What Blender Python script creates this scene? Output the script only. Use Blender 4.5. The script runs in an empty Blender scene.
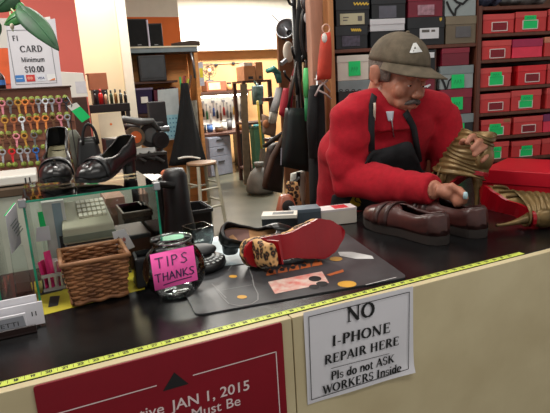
import bpy, math, random
from mathutils import Vector as V, Matrix as M
random.seed(7)
scn = bpy.context.scene
COL = scn.collection
PI = math.pi
# ---------------------------------------------------------------- camera basis (metres; counter top at z = 1, X along its front edge)
FPX = 514.19
YAW, PIT, ROL = .416082, .229166, -.0589849
CAM = V((.5526, -.8763, 1.4475))
FWD = V((math.sin(YAW)*math.cos(PIT), math.cos(YAW)*math.cos(PIT), -math.sin(PIT)))
_r = V((math.cos(YAW), -math.sin(YAW), 0)); _u = _r.cross(FWD)
RGT = _r*math.cos(ROL)+_u*math.sin(ROL); UPV = -_r*math.sin(ROL)+_u*math.cos(ROL)
def ray(x, y): return FWD+RGT*((x-275)/FPX)-UPV*((y-206.5)/FPX)
def at(x, y, d): return CAM+ray(x, y)*d
def onX(x, y, k):
    d = ray(x, y); return CAM+d*((k-CAM.x)/d.x)
def onY(x, y, k):
    d = ray(x, y); return CAM+d*((k-CAM.y)/d.y)
def onZ(x, y, k):
    d = ray(x, y); return CAM+d*((k-CAM.z)/d.z)
def onP(x, y, p, n):
    d = ray(x, y); return CAM+d*((V(p)-CAM).dot(n)/d.dot(n))
def lerp(a, b, t): return a+(b-a)*t
def interp(tab, t):
    for (a, b), (c, d) in zip(tab, tab[1:]):
        if t <= c:
            s = (t-a)/(c-a) if c > a else 0
            s = max(0, min(1, s)); s = s*s*(3-2*s)*.5+s*.5
            return b+(d-b)*s
    return tab[-1][1]
# ---------------------------------------------------------------- materials
def lin(c):
    c = [x/255 for x in c]
    return tuple((x/12.92 if x <= .04045 else ((x+.055)/1.055)**2.4) for x in c)+(1,)
MATS = {}
def mat(name, c, rough=.5, metal=0, var=.12, scale=12, bump=0, bscale=80, spec=.5, c2=None, emit=0, sheen=0, coat=0, stretch=None, lo=.35, hi=.65):
    if name in MATS: return MATS[name]
    m = bpy.data.materials.new(name); m.use_nodes = True
    nt = m.node_tree; N = nt.nodes; L = nt.links
    b = N['Principled BSDF']
    b.inputs['Roughness'].default_value = rough; b.inputs['Metallic'].default_value = metal
    b.inputs['Specular IOR Level'].default_value = spec
    if sheen: b.inputs['Sheen Weight'].default_value = sheen
    if coat: b.inputs['Coat Weight'].default_value = coat; b.inputs['Coat Roughness'].default_value = .1
    A = lin(c); B = lin(c2) if c2 else None
    tc = N.new('ShaderNodeTexCoord'); mp = N.new('ShaderNodeMapping')
    L.new(tc.outputs['Object'], mp.inputs['Vector'])
    if stretch: mp.inputs['Scale'].default_value = stretch
    nz = N.new('ShaderNodeTexNoise'); nz.inputs['Scale'].default_value = scale; nz.inputs['Detail'].default_value = 4
    L.new(mp.outputs['Vector'], nz.inputs['Vector'])
    cr = N.new('ShaderNodeValToRGB')
    cr.color_ramp.elements[0].position = lo; cr.color_ramp.elements[1].position = hi
    cr.color_ramp.elements[0].color = tuple(x*(1-var) for x in A[:3])+(1,)
    cr.color_ramp.elements[1].color = B if B else tuple(min(1, x*(1+var)) for x in A[:3])+(1,)
    L.new(nz.outputs['Fac'], cr.inputs['Fac']); L.new(cr.outputs['Color'], b.inputs['Base Color'])
    if bump:
        n2 = N.new('ShaderNodeTexNoise'); n2.inputs['Scale'].default_value = bscale; n2.inputs['Detail'].default_value = 3
        L.new(mp.outputs['Vector'], n2.inputs['Vector'])
        bp = N.new('ShaderNodeBump'); bp.inputs['Strength'].default_value = bump; bp.inputs['Distance'].default_value = .01
        L.new(n2.outputs['Fac'], bp.inputs['Height']); L.new(bp.outputs['Normal'], b.inputs['Normal'])
    if emit:
        b.inputs['Emission Color'].default_value = A; b.inputs['Emission Strength'].default_value = emit
    MATS[name] = m
    return m
def glassmat(name, tint, gloss=.12, rough=.02):
    if name in MATS: return MATS[name]
    m = bpy.data.materials.new(name); m.use_nodes = True
    nt = m.node_tree; N = nt.nodes; L = nt.links
    N.remove(N['Principled BSDF']); out = N['Material Output']
    t = N.new('ShaderNodeBsdfTransparent'); t.inputs['Color'].default_value = tint
    g = N.new('ShaderNodeBsdfGlossy'); g.inputs['Roughness'].default_value = rough
    fr = N.new('ShaderNodeFresnel'); fr.inputs['IOR'].default_value = 1.45
    mx = N.new('ShaderNodeMixShader'); ad = N.new('ShaderNodeMath'); ad.operation = 'ADD'; ad.inputs[1].default_value = gloss
    L.new(fr.outputs[0], ad.inputs[0]); L.new(ad.outputs[0], mx.inputs[0])
    L.new(t.outputs[0], mx.inputs[1]); L.new(g.outputs[0], mx.inputs[2]); L.new(mx.outputs[0], out.inputs['Surface'])
    MATS[name] = m
    return m
def leopard(name='leopard_print', sc=70):
    if name in MATS: return MATS[name]
    m = mat(name, (178, 125, 72), .75, var=.1)
    nt = m.node_tree; N = nt.nodes; L = nt.links; b = N['Principled BSDF']
    tc = N.new('ShaderNodeTexCoord'); v = N.new('ShaderNodeTexVoronoi'); v.inputs['Scale'].default_value = sc
    L.new(tc.outputs['Object'], v.inputs['Vector'])
    cr = N.new('ShaderNodeValToRGB'); e = cr.color_ramp.elements
    e[0].position = .16; e[0].color = lin((120, 72, 40)); e[1].position = .62; e[1].color = lin((205, 160, 105))
    k = e.new(.26); k.color = lin((28, 18, 14)); k = e.new(.44); k.color = lin((30, 20, 15))
    L.new(v.outputs['Distance'], cr.inputs['Fac']); L.new(cr.outputs['Color'], b.inputs['Base Color'])
    return m
# ---------------------------------------------------------------- mesh builder
def basis(n, up=V((0, 0, 1))):
    n = V(n).normalized()
    if abs(n.dot(up)) > .97: up = V((0, 1, 0))
    u = up.cross(n).normalized(); v = n.cross(u)
    return u, v, n
class MB:
    def __init__(s): s.v = []; s.f = []; s.m = []; s.mi = 0
    def mat(s, i): s.mi = i; return s
    def add(s, vs, fs):
        o = len(s.v); s.v += [V(p) for p in vs]
        for f in fs: s.f.append(tuple(i+o for i in f)); s.m.append(s.mi)
        return s
    def hexa(s, p):          # 0-3 bottom loop, 4-7 top loop
        return s.add(p, [(3, 2, 1, 0), (4, 5, 6, 7), (0, 1, 5, 4), (1, 2, 6, 5), (2, 3, 7, 6), (3, 0, 4, 7)])
    def box(s, c, d, rz=0, T=None):
        x, y, z = d[0]/2, d[1]/2, d[2]/2
        p = [V(q) for q in ((-x, -y, -z), (x, -y, -z), (x, y, -z), (-x, y, -z), (-x, -y, z), (x, -y, z), (x, y, z), (-x, y, z))]
        R = M.Rotation(rz, 3, 'Z') if T is None else T
        return s.hexa([R @ q+V(c) for q in p])
    def mm(s, a, b):         # box from two corners
        a, b = V(a), V(b); lo = V([min(a[i], b[i]) for i in range(3)]); hi = V([max(a[i], b[i]) for i in range(3)])
        return s.box((lo+hi)/2, hi-lo)
    def loft(s, rings, closed=True, cap=True, ends=False):
        o = []; n = len(rings[0])
        for r in rings: o += list(r)
        F = []
        for i in range(len(rings)-1):
            for k in range(n if closed else n-1):
                k2 = (k+1) % n
                F.append((i*n+k, i*n+k2, (i+1)*n+k2, (i+1)*n+k))
        if ends: F += [(i, (i+1) % n, (len(rings)-1)*0+i, i) for i in []]
        if cap and closed:
            F.append(tuple(reversed(range(n)))); F.append(tuple((len(rings)-1)*n+k for k in range(n)))
        return s.add(o, F)
    def tube(s, path, r, n=8, cap=True, flat=1.0, up=V((0, 0, 1))):
        P = [V(p) for p in path]; rr = r if isinstance(r, (list, tuple)) else [r]*len(P)
        rings = []; pu = None
        for i, p in enumerate(P):
            t = (P[min(i+1, len(P)-1)]-P[max(i-1, 0)])
            if t.length < 1e-9: t = V((0, 0, 1))
            t.normalize()
            if pu is None: u, v, _ = basis(t, up)
            else:
                u = (pu-t*pu.dot(t))
                u = u.normalized() if u.length > 1e-6 else basis(t, up)[0]
                v = t.cross(u)
            pu = u
            rings.append([p+(u*math.cos(2*PI*k/n)+v*(math.sin(2*PI*k/n)*flat))*rr[i] for k in range(n)])
        return s.loft(rings, True, cap)
    def lathe(s, prof, c=(0, 0, 0), n=24, T=None, cap=True):
        c = V(c); T = T or M.Identity(3)
        return s.loft([[c+T @ V((r*math.cos(2*PI*k/n), r*math.sin(2*PI*k/n), z)) for k in range(n)] for r, z in prof], True, cap)
    def ell(s, c, r, n=16, m=10, T=None):
        c = V(c); T = T or M.Identity(3); r = (r,)*3 if isinstance(r, (int, float)) else r
        rings = []
        for i in range(m+1):
            a = -PI/2+PI*i/m; ca = max(math.cos(a), .004)
            rings.append([c+T @ V((r[0]*ca*math.cos(2*PI*k/n), r[1]*ca*math.sin(2*PI*k/n), r[2]*math.sin(a))) for k in range(n)])
        return s.loft(rings)
    def prism(s, poly, h, fr):   # poly 2D in frame (o,u,v,n), extruded by n*h
        o, u, v, n = fr; k = len(poly)
        a = [o+u*x+v*y for x, y in poly]; b = [p+n*h for p in a]
        return s.add(a+b, [tuple(reversed(range(k))), tuple(range(k, 2*k))]+[(i, (i+1) % k, k+(i+1) % k, k+i) for i in range(k)])
    def face(s, poly, fr, lift=.0006):
        o, u, v, n = fr
        return s.add([o+u*x+v*y+n*lift for x, y in poly], [tuple(range(len(poly)))])
    def stroke(s, pts, w, fr, lift=.0006):
        o, u, v, n = fr
        for (x0, y0), (x1, y1) in zip(pts, pts[1:]):
            d = V((x1-x0, y1-y0, 0)); l = d.length
            if l < 1e-9: continue
            d /= l; e = d*(w*.3); q = V((-d.y, d.x, 0))*(w/2)
            a = V((x0, y0, 0))-e; b = V((x1, y1, 0))+e
            s.face([(p.x, p.y) for p in (a-q, b-q, b+q, a+q)], fr, lift); lift += .00002
        return s
    def text(s, body, fr, h, lift=.0006, center=True, bold=0, sx=1):
        vs, fs, w = textmesh(body, bold); o, u, v, n = fr
        ox = -w/2 if center else 0
        return s.add([o+u*((x+ox)*h*sx)+v*(y*h)+n*lift for x, y in vs], fs)
    def T(s, mtx):
        s.v = [mtx @ p for p in s.v]; return s
    def build(s, name, mats, parent=None, smooth=False, bevel=0, loc=None, seg=2, world=True, sub=0, ang=None, mods=None):
        mats = mats if isinstance(mats, (list, tuple)) else [mats]
        if parent is not None:
            inv = WM[parent.name].inverted() if world else M.Identity(4); mw = M.Identity(4)
        else:
            if loc is None:
                lo = [min(p[i] for p in s.v) for i in range(3)]; hi = [max(p[i] for p in s.v) for i in range(3)]
                loc = V(((lo[0]+hi[0])/2, (lo[1]+hi[1])/2, lo[2]))
            mw = M.Translation(loc); inv = mw.inverted()
        me = bpy.data.meshes.new(name)
        me.from_pydata([tuple(inv @ p) for p in s.v], [], s.f)
        for m in mats: me.materials.append(m)
        if len(mats) > 1: me.polygons.foreach_set('material_index', s.m)
        if smooth: me.polygons.foreach_set('use_smooth', [True]*len(me.polygons))
        me.update()
        o = bpy.data.objects.new(name, me); COL.objects.link(o)
        if parent is not None: o.parent = parent; WM[o.name] = WM[parent.name].copy()
        else: o.matrix_basis = mw; WM[o.name] = mw
        if bevel:
            b = o.modifiers.new('bevel', 'BEVEL'); b.width = bevel; b.segments = seg; b.limit_method = 'ANGLE'
        if sub:
            b = o.modifiers.new('sub', 'SUBSURF'); b.levels = sub; b.render_levels = sub
        return o
WM = {}
def tag(o, label=None, cat=None, group=None, kind=None):
    if label: o['label'] = label
    if cat: o['category'] = cat
    if group: o['group'] = group
    if kind: o['kind'] = kind
    return o
def thing(name, label, cat, loc=(0, 0, 0), rz=0, group=None, T=None):
    o = bpy.data.objects.new(name, None); COL.objects.link(o); o.empty_display_size = .05
    mw = T.copy() if T is not None else M.Translation(V(loc)) @ M.Rotation(rz, 4, 'Z')
    o.matrix_basis = mw; WM[o.name] = mw
    return tag(o, label, cat, group)
def struct(name, mb, m, **k): return tag(mb.build(name, m, **k), kind='structure')
# text via the built-in font, cached as flat polygons (cap height 1)
_TX = {}
def _raw(body, bold):
    cu = bpy.data.curves.new('txt', 'FONT'); cu.body = body; cu.offset = bold; cu.resolution_u = 3; cu.size = 1
    o = bpy.data.objects.new('txt', cu); COL.objects.link(o)
    bpy.context.view_layer.update()
    me = bpy.data.meshes.new_from_object(o.evaluated_get(bpy.context.evaluated_depsgraph_get()))
    vs = [(p.co.x, p.co.y) for p in me.vertices]; fs = [tuple(f.vertices) for f in me.polygons]
    bpy.data.objects.remove(o); bpy.data.curves.remove(cu); bpy.data.meshes.remove(me)
    return vs, fs
def textmesh(body, bold=0):
    k = (body, bold)
    if k not in _TX:
        if 'H' not in _TX:
            v, _ = _raw('H', 0); _TX['H'] = max(p[1] for p in v)
        vs, fs = _raw(body, bold); c = _TX['H']
        x0 = min(p[0] for p in vs)
        vs = [((x-x0)/c, y/c) for x, y in vs]
        _TX[k] = (vs, fs, max(p[0] for p in vs))
    return _TX[k]
# a hand-built serif face: cap height 1, thick stems and thin hairlines
def arc(cx, cy, rx, ry, a0, a1, n=14): return [(cx+rx*math.cos(math.radians(a0+(a1-a0)*i/n)), cy+ry*math.sin(math.radians(a0+(a1-a0)*i/n))) for i in range(n+1)]
TK, TN = .19, .085
def _serif(ch):
    O = []; st = lambda x, y0=0, y1=1, w=TK, b=1, t=1: (O.append(([(x, y0), (x, y1)], w, w)), b and O.append(([(x-.13, y0+.02), (x+.13, y0+.02)], .045, .045)), t and O.append(([(x-.13, y1-.02), (x+.13, y1-.02)], .045, .045)))
    ln = lambda a, b, w: O.append(([a, b], w, w)); ar = lambda *a: O.append((arc(*a), TK, TN))
    sr = lambda x, y: O.append(([(x-.12, y), (x+.12, y)], .045, .045))
    W = .8
    if ch == 'N': st(.15, w=TN); ln((.12, .98), (.72, .02), TK); st(.72, w=TN, b=0); W = .9
    elif ch == 'O' or ch == '0': ar(.42 if ch == 'O' else .27, .5, .34 if ch == 'O' else .2, .46, 0, 360); W = .88 if ch == 'O' else .58
    elif ch == 'I': st(.2); W = .42
    elif ch == 'J': st(.3, .2); ar(.16, .2, .14, .2, 0, -180); W = .5
    elif ch == '-': ln((.06, .32), (.3, .32), .1); W = .38
    elif ch in 'PR':
        st(.2); ar(.32, .74, .26, .24, -90, 90); ln((.2, .98), (.32, .98), TN); ln((.2, .5), (.32, .5), TN); W = .68
        if ch == 'R': ln((.4, .5), (.68, .03), TK); sr(.72, .02); W = .8
    elif ch == 'H': st(.2); st(.7); ln((.2, .52), (.7, .52), TN); W = .9
    elif ch in 'EF':
        st(.2); ln((.2, .97), (.62, .97), TN); ln((.2, .52), (.5, .52), TN); ln((.62, .97), (.62, .78), .05); ln((.5, .42), (.5, .62), .05)
        if ch == 'E': ln((.2, .03), (.64, .03), TN); ln((.64, .03), (.64, .24), .05)
        W = .72
    elif ch == 'A': ln((.1, .02), (.4, 1), TN); ln((.4, 1), (.7, .02), TK); ln((.2, .32), (.6, .32), TN); sr(.1, .02); sr(.7, .02); W = .8
    elif ch == 'K': st(.2); ln((.24, .42), (.66, .97), TN); ln((.36, .56), (.7, .03), TK); sr(.68, .97); sr(.72, .02); W = .82
    elif ch == 'S' or ch == 's':
        p = arc(.3, .74, .2, .23, 20, 270, 10)+arc(.3, .27, .21, .24, 90, -160, 10)
        if ch == 's': p = [(x*.75, y*.66) for x, y in p]
        O.append((p, .13 if ch == 'S' else .11, .08)); W = .6 if ch == 'S' else .46
    elif ch == 'W': ln((.06, .98), (.3, .02), TK); ln((.3, .02), (.5, .9), TN); ln((.48, .95), (.72, .02), TK); ln((.72, .02), (.94, .98), TN); sr(.06, .98); sr(.94, .98); sr(.48, .98); W = 1.02
    elif ch == 'C': ar(.42, .5, .34, .46, 45, 315); ln((.67, .72), (.67, .95), .05); W = .78
    elif ch == 'D': st(.2); ar(.3, .5, .4, .47, -90, 90); W = .82
    elif ch == 'M': st(.15, w=TN); ln((.17, .98), (.5, .05), TK); ln((.5, .05), (.82, .98), TN); st(.85); W = 1.05
    elif ch == 'l': st(.15, t=0); W = .32
    elif ch in 'iIm1':
        if ch == 'i': st(.15, 0, .64, t=0); ln((.15, .82), (.15, .95), TK); W = .32
        elif ch == '1': st(.25); ln((.25, .98), (.08, .8), TN); W = .5
        else:
            st(.14, 0, .66, w=.14); ar(.3, .42, .16, .24, 180, 0); st(.46, 0, .44, w=.14, t=0); ar(.62, .42, .16, .24, 180, 0); st(.78, 0, .44, w=.14, t=0); W = .92
    elif ch == 'd': ar(.26, .32, .18, .31, 0, 360); st(.46, b=0, w=.15); W = .6
    elif ch == 'o': ar(.27, .32, .2, .31, 0, 360); W = .54
    elif ch == 'e': ar(.27, .32, .2, .31, 0, 310); ln((.08, .34), (.46, .34), TN); W = .54
    elif ch == 'n': st(.14, 0, .66, w=.15); ar(.32, .42, .17, .24, 180, 0); st(.49, 0, .44, w=.15, t=0); W = .62
    elif ch == 'u': st(.14, .18, .66, w=.15, b=0); ar(.3, .2, .16, .19, 180, 360); st(.48, 0, .66, w=.15); W = .62
    elif ch == 't': st(.2, .06, .84, b=0, t=0, w=.14); ln((.04, .62), (.36, .62), TN); ar(.3, .12, .1, .12, 180, 300); W = .4
    elif ch == 'r': st(.14, 0, .66, w=.15); ar(.3, .48, .14, .16, 150, 20); W = .46
    elif ch == '$': O += _serif('S')[0]; ln((.3, -.1), (.3, 1.1), .05); W = .6
    elif ch == '.': ln((.12, .02), (.12, .14), .15); W = .26
    else: W = .34
    return O, W
def serif_text(mb, body, fr, h, sx=1.0, lift=.0006, center=True):
    w = sum(_serif(c)[1] for c in body); x = -w/2 if center else 0
    o, u, v, n = fr
    for c in body:
        O, cw = _serif(c)
        for pts, tv, th in O:
            for (x0, y0), (x1, y1) in zip(pts, pts[1:]):
                d = V((x1-x0, y1-y0)); l = d.length
                if l < 1e-9: continue
                wd = lerp(th, tv, min(1, abs(d.y)/l)) if len(pts) > 2 else tv
                d /= l; q = V((-d.y, d.x))*wd/2; e = d*(.02 if len(pts) > 2 else 0)
                P = [V((x0, y0))-q-e, V((x1, y1))-q+e, V((x1, y1))+q+e, V((x0, y0))+q-e]
                mb.add([o+u*((p.x+x)*h*sx)+v*(p.y*h)+n*lift for p in P], [(0, 1, 2, 3)]); lift += .000002
        x += cw
    return mb
# polyline hand / numeral face in a unit box
HAND = {'T': [[(0, 1), (.7, 1)], [(.35, 1), (.33, 0)]], 'I': [[(.1, 1), (.08, 0)]], 'P': [[(.1, 0), (.1, 1), (.45, .98), (.55, .75), (.4, .55), (.1, .5)]],
 'S': [[(.55, .9), (.35, 1), (.12, .85), (.2, .6), (.45, .42), (.5, .15), (.25, 0), (0, .1)]], 'H': [[(.05, 0), (.1, 1)], [(.55, 0), (.6, 1)], [(.08, .5), (.58, .55)]],
 'A': [[(0, 0), (.32, 1), (.62, 0)], [(.12, .38), (.52, .4)]], 'N': [[(.05, 0), (.08, 1), (.52, 0), (.58, 1)]], 'K': [[(.08, 0), (.1, 1)], [(.55, 1), (.1, .45), (.58, 0)]],
 '0': [[(.5, .5), (.42, .92), (.25, 1), (.08, .92), (0, .5), (.08, .08), (.25, 0), (.42, .08), (.5, .5)]], '1': [[(.1, .8), (.28, 1), (.28, 0)]],
 '2': [[(0, .8), (.12, 1), (.38, 1), (.5, .8), (.42, .55), (0, 0), (.52, 0)]], '3': [[(0, .95), (.35, 1), (.48, .78), (.22, .54), (.5, .3), (.36, 0), (0, .05)]],
 '4': [[(.4, 0), (.4, 1), (0, .3), (.55, .3)]], '5': [[(.48, 1), (.08, 1), (.04, .58), (.34, .62), (.5, .34), (.36, .02), (0, .06)]],
 '6': [[(.45, .95), (.15, .8), (0, .35), (.15, 0), (.42, .05), (.48, .35), (.3, .55), (.03, .4)]], '7': [[(0, 1), (.52, 1), (.2, 0)]],
 '8': [[(.25, .53), (.05, .75), (.25, 1), (.45, .75), (.25, .53), (0, .25), (.25, 0), (.5, .25), (.25, .53)]], '9': [[(.46, .65), (.2, .45), (.02, .7), (.2, 1), (.45, .9), (.46, .55), (.3, 0)]]}
def hand_text(mb, body, fr, h, w=.1, gap=.22, sx=1, center=False, lift=.0006):
    adv = [max(p[0] for st in HAND[c] for p in st)+gap if c in HAND else .4 for c in body]
    x = -sum(adv)/2*sx if center else 0
    for c, a in zip(body, adv):
        for st in HAND.get(c, []): mb.stroke([((px*sx+x)*h, py*h) for px, py in st], w*h, fr, lift)
        x += a*sx
    return mb
def remesh(mb, voxel, it=6, fac=.5):
    me = bpy.data.meshes.new('tmp'); me.from_pydata([tuple(p) for p in mb.v], [], mb.f); me.update()
    o = bpy.data.objects.new('tmp', me); COL.objects.link(o)
    r = o.modifiers.new('r', 'REMESH'); r.mode = 'VOXEL'; r.voxel_size = voxel
    if it:
        s_ = o.modifiers.new('s', 'SMOOTH'); s_.iterations = it; s_.factor = fac
    bpy.context.view_layer.update()
    m2 = bpy.data.meshes.new_from_object(o.evaluated_get(bpy.context.evaluated_depsgraph_get()))
    out = MB(); out.v = [v.co.copy() for v in m2.vertices]; out.f = [tuple(p.vertices) for p in m2.polygons]; out.m = [0]*len(out.f)
    nr = [v.normal.copy() for v in m2.vertices]
    bpy.data.objects.remove(o); bpy.data.meshes.remove(me); bpy.data.meshes.remove(m2)
    return out, nr
def frame(o, u, v):
    u = V(u).normalized(); v = V(v); v = (v-u*v.dot(u)).normalized()
    return (V(o), u, v, u.cross(v))
X_, Y_, Z_ = V((1, 0, 0)), V((0, 1, 0)), V((0, 0, 1))
FRONT = lambda o: (V(o), X_, Z_, -Y_)      # upright plane that faces the customer
TOP = lambda o: (V(o), X_, Y_, Z_)
def rrect(w, h, r, n=5):
    P = []
    for cx, cy, a in ((w/2-r, h/2-r, 0), (-w/2+r, h/2-r, 90), (-w/2+r, -h/2+r, 180), (w/2-r, -h/2+r, 270)): P += arc(cx, cy, r, r, a, a+90, n)
    return P
# ---------------------------------------------------------------- palette
m_top = mat('black_laminate', (17, 17, 19), .26, var=.35, scale=7, bump=.02, bscale=25, c2=(34, 33, 33), lo=.45, hi=.8)
m_cream = mat('cream_panel_paint', (200, 184, 146), .55, var=.05, scale=5, c2=(211, 197, 160))
m_tape = mat('yellow_tape', (208, 222, 96), .5, var=.04)
m_ink = mat('black_ink', (18, 18, 20), .6, var=.05)
m_plaque = mat('deep_red_plastic', (132, 8, 30), .4, var=.05)
m_white = mat('white_paint', (232, 230, 222), .5, var=.03)
m_paper = mat('white_paper', (222, 220, 226), .7, var=.03, scale=6)
m_paleprint = mat('pale_print', (225, 205, 205), .6, var=.03)
m_black = mat('black_plastic', (20, 20, 22), .4, var=.15)
m_dark = mat('charcoal_plastic', (42, 43, 46), .5, var=.12)
m_blackcloth = mat('black_cloth', (13, 14, 16), .95, var=.25, scale=25, bump=.1, bscale=200)
m_steel = mat('brushed_steel', (160, 162, 165), .35, metal=.9, var=.08)
m_greenedge = mat('green_glass_edge', (18, 120, 92), .25, var=.12, scale=20, c2=(38, 160, 125))
m_glass = glassmat('clear_glass', (.93, .97, .95, 1), .03)
m_jar = glassmat('jar_glass', (.93, .95, .94, 1), .07, .04)
m_note_g = mat('green_note_paper', (22, 208, 112), .65, var=.05)
m_note_p = mat('pink_note_paper', (250, 92, 178), .65, var=.04)
m_pen = mat('navy_pen_ink', (45, 25, 75), .6, var=.05)
m_wood = mat('brown_wood', (122, 82, 50), .6, var=.2, scale=6, stretch=(8, 8, 1), bump=.04, bscale=30)
m_orangewood = mat('orange_plywood', (206, 142, 82), .6, var=.14, scale=5, stretch=(1, 6, 6))
m_darkwood = mat('dark_brown_wood', (66, 38, 28), .55, var=.2, scale=5, stretch=(1, 6, 6))
m_card = mat('brown_cardboard', (165, 112, 80), .8, var=.08)
m_red = mat('red_card', (196, 24, 40), .5, var=.08)
m_gold = mat('gold_print', (206, 168, 62), .4, metal=.3, var=.05)

# ---------------------------------------------------------------- setting
FL = MB(); FL.mm((-3, -3.2, -.05), (7.5, 9.2, 0))
struct('floor', FL, mat('grey_concrete_floor', (62, 62, 50), .3, var=.18, scale=2.2, c2=(82, 80, 66), bump=.03, bscale=12))
CE = MB(); CE.mm((-3, -3.2, 3.1), (7.5, 9.2, 3.2)); struct('ceiling', CE, mat('white_ceiling_tile', (228, 226, 218), .8, var=.03))
ORW = mat('orange_wall_paint', (202, 152, 96), .7, var=.06, scale=2, c2=(208, 160, 106))
WB = MB()
zb = onY(240, 51, 8.9).z
WB.mm((-3, 8.9, 0), (7.5, 9.05, zb)); struct('wall_back', WB, ORW)
WU = MB(); WU.mm((-3, 8.62, zb), (7.5, 9.05, 3.1)); struct('wall_back_upper', WU, mat('white_wall_paint', (240, 238, 226), .7, var=.02))
# red wall on the left behind the key board, then the cream partition and its white corner post
xr = onY(80, 40, 2.5).x
WR = MB(); WR.mm((-3, 2.5, 0), (xr, 2.62, 3.1)); struct('wall_left', WR, mat('coral_red_wall_paint', (222, 108, 96), .7, var=.06, scale=2))
xc0, xc1 = onY(78, 40, 3.7).x-.3, onY(119, 40, 3.7).x
WC = MB(); WC.mm((xc0, 3.7, 0), (xc1, 3.82, 3.1)); struct('wall_partition', WC, mat('cream_wall_paint', (236, 220, 180), .7, var=.04, scale=2))
x2 = onY(127, 20, 3.66).x
JP = MB(); JP.mm((xc1, 3.66, 0), (x2, 3.86, 3.1)); struct('trim_1', JP, mat('ivory_trim_paint', (226, 222, 202), .5, var=.03), bevel=.006)
xo0, xo1 = x2-.5, onY(180, 30, 6.2).x
zw = onY(165, 17, 6.2).z
WO = MB(); WO.mm((xo0, 6.2, 0), (xo1, 6.3, zw)); struct('wall_orange', WO, mat('orange_inner_wall_paint', (232, 122, 56), .7, var=.08, scale=1.5))
WO2 = MB(); WO2.mm((xo0, 6.2, zw), (xo1, 6.3, 3.1)); struct('wall_orange_upper', WO2, MATS['white_wall_paint'])
# ---------------------------------------------------------------- shop counter
ct = thing('service_counter', 'long black topped shop counter with cream painted front panels', 'counter', (1.3, .3, 0))
poly = [(-.9, -.004), (3.4, -.004), (3.4, .88), (2.2, .96), (1.93, .96), (1.93, .62), (-.9, .62)]
t = MB(); t.prism(poly, .03, (V((0, 0, .97)), X_, Y_, Z_)); t.build('countertop', m_top, ct, bevel=.002)
xs = .5*(onY(288, 330, -.01).x+onY(292, 330, -.01).x)
for x0, x1 in ((-.9, xs-.0012), (xs+.0012, 3.4)):
    p = MB(); p.mm((x0, -.022, 0), (x1, -.004, .9985)); p.build('front_panel', m_cream, ct, bevel=.0012)
p = MB(); p.mm((-.9, .58, 0), (1.9, .6, .97)); p.build('back_panel', m_darkwood, ct)
p = MB(); p.mm((1.95, .6, 0), (1.97, .95, .97)); p.build('side_panel', m_darkwood, ct)

# yellow measuring tape stuck along the edge: band, printed ticks and inch numbers in one mesh
tp = MB(); xe = onZ(521.5, 253, 1).x
tp.mm((-.15, -.0035, 1.0001), (xe, .0125, 1.0008))
tp.mat(1); TF = (V((0, 0, 1.0008)), X_, Y_, Z_)
for i in range(-5*8, int(xe/.0254)*8):
    x = i*.0254/8; h = {0: .0125, 4: .007, 2: .0045, 6: .0045}.get(i % 8, .003)
    tp.stroke([(x+.0127, .0124), (x+.0127, .0124-h)], .0006 if i % 8 else .0009, TF, .0002)
    if i % 8 == 0:
        n = i//8
        if n > 0: hand_text(tp, str(n), (V((x, .0012, 1.0008)), X_, Y_, Z_), .0072, .24, sx=1.0, center=True, lift=.0003)
tag(tp.build('measuring_tape', [m_tape, m_ink]), 'yellow inch measuring tape stuck along the counter edge', 'tape measure')

# deep red plaque on the front
YF = -.022
A = onY(33, 388, YF-.004); B = onY(282, 321.3, YF-.004); zt = (A.z+B.z)/2
pl = thing('notice_plaque', 'dark red plastic notice board with white lettering screwed to the counter front', 'sign', ((A.x+B.x)/2, YF, zt-.3))
w = B.x-A.x; H = .34
q = MB(); q.prism([(x, y) for x, y in rrect(w, H, .006)], .004, (V(((A.x+B.x)/2, YF, zt-H/2)), X_, Z_, -Y_)); q.build('plaque_board', m_plaque, pl, bevel=.0008)
PF = frame((0, YF-.004, 0), X_, Z_)
def pz(x, y): k = onY(x, y, YF-.004); return (k.x, k.z)
l = MB(); tri = pz(175, 380.5)
yl = (pz(158, 385)[1]+pz(188, 376)[1]+pz(275, 352.5)[1])/3
xr_ = pz(276, 353)[0]; xl_ = A.x+(B.x-xr_)
l.stroke([(xl_, yl), (tri[0]-.034, yl)], .0022, PF); l.stroke([(tri[0]+.034, yl), (xr_, yl)], .0022, PF)
l.stroke([(xr_, yl), (xr_, zt-H+.03), (xl_, zt-H+.03), (xl_, yl)], .0022, PF)
l.build('frame_line', m_paleprint, pl)
l = MB(); s_ = .024; l.face([(tri[0]-s_, tri[1]-.014), (tri[0]+s_, tri[1]-.014), (tri[0], tri[1]+.017)], PF, .0008); l.build('triangle_mark', m_ink, pl)
UT = V((math.cos(.032), 0, -math.sin(.032))); VT = V((math.sin(.032), 0, math.cos(.032)))
l = MB(); e1 = pz(249.5, 389.2); s1 = pz(171, 412); h1 = .0205
vs, fs, tw = textmesh('JAN 1, 2015', .012); sx = (e1[0]-s1[0])/(tw*h1)
l.text('JAN 1, 2015', (V((s1[0], YF-.004, e1[1]+(e1[0]-s1[0])*.032)), UT, VT, -Y_), h1, center=False, bold=.012, sx=sx)
v2, f2, tw2 = textmesh('Effective', .006)
l.text('Effective', (V((s1[0]-tw2*h1*sx-.012, YF-.004, e1[1]+(e1[0]-s1[0]+tw2*h1*sx+.012)*.032)), UT, VT, -Y_), h1, center=False, bold=.006, sx=sx)
e2 = pz(242, 404.3); v3, f3, tw3 = textmesh('Must Be', .006)
l.text('Must Be', (V((e2[0]-tw3*h1*sx, YF-.004, e2[1]+tw3*h1*sx*.032)), UT, VT, -Y_), h1*.97, center=False, bold=.006, sx=sx)
l.build('lettering', m_paleprint, pl)

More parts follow.
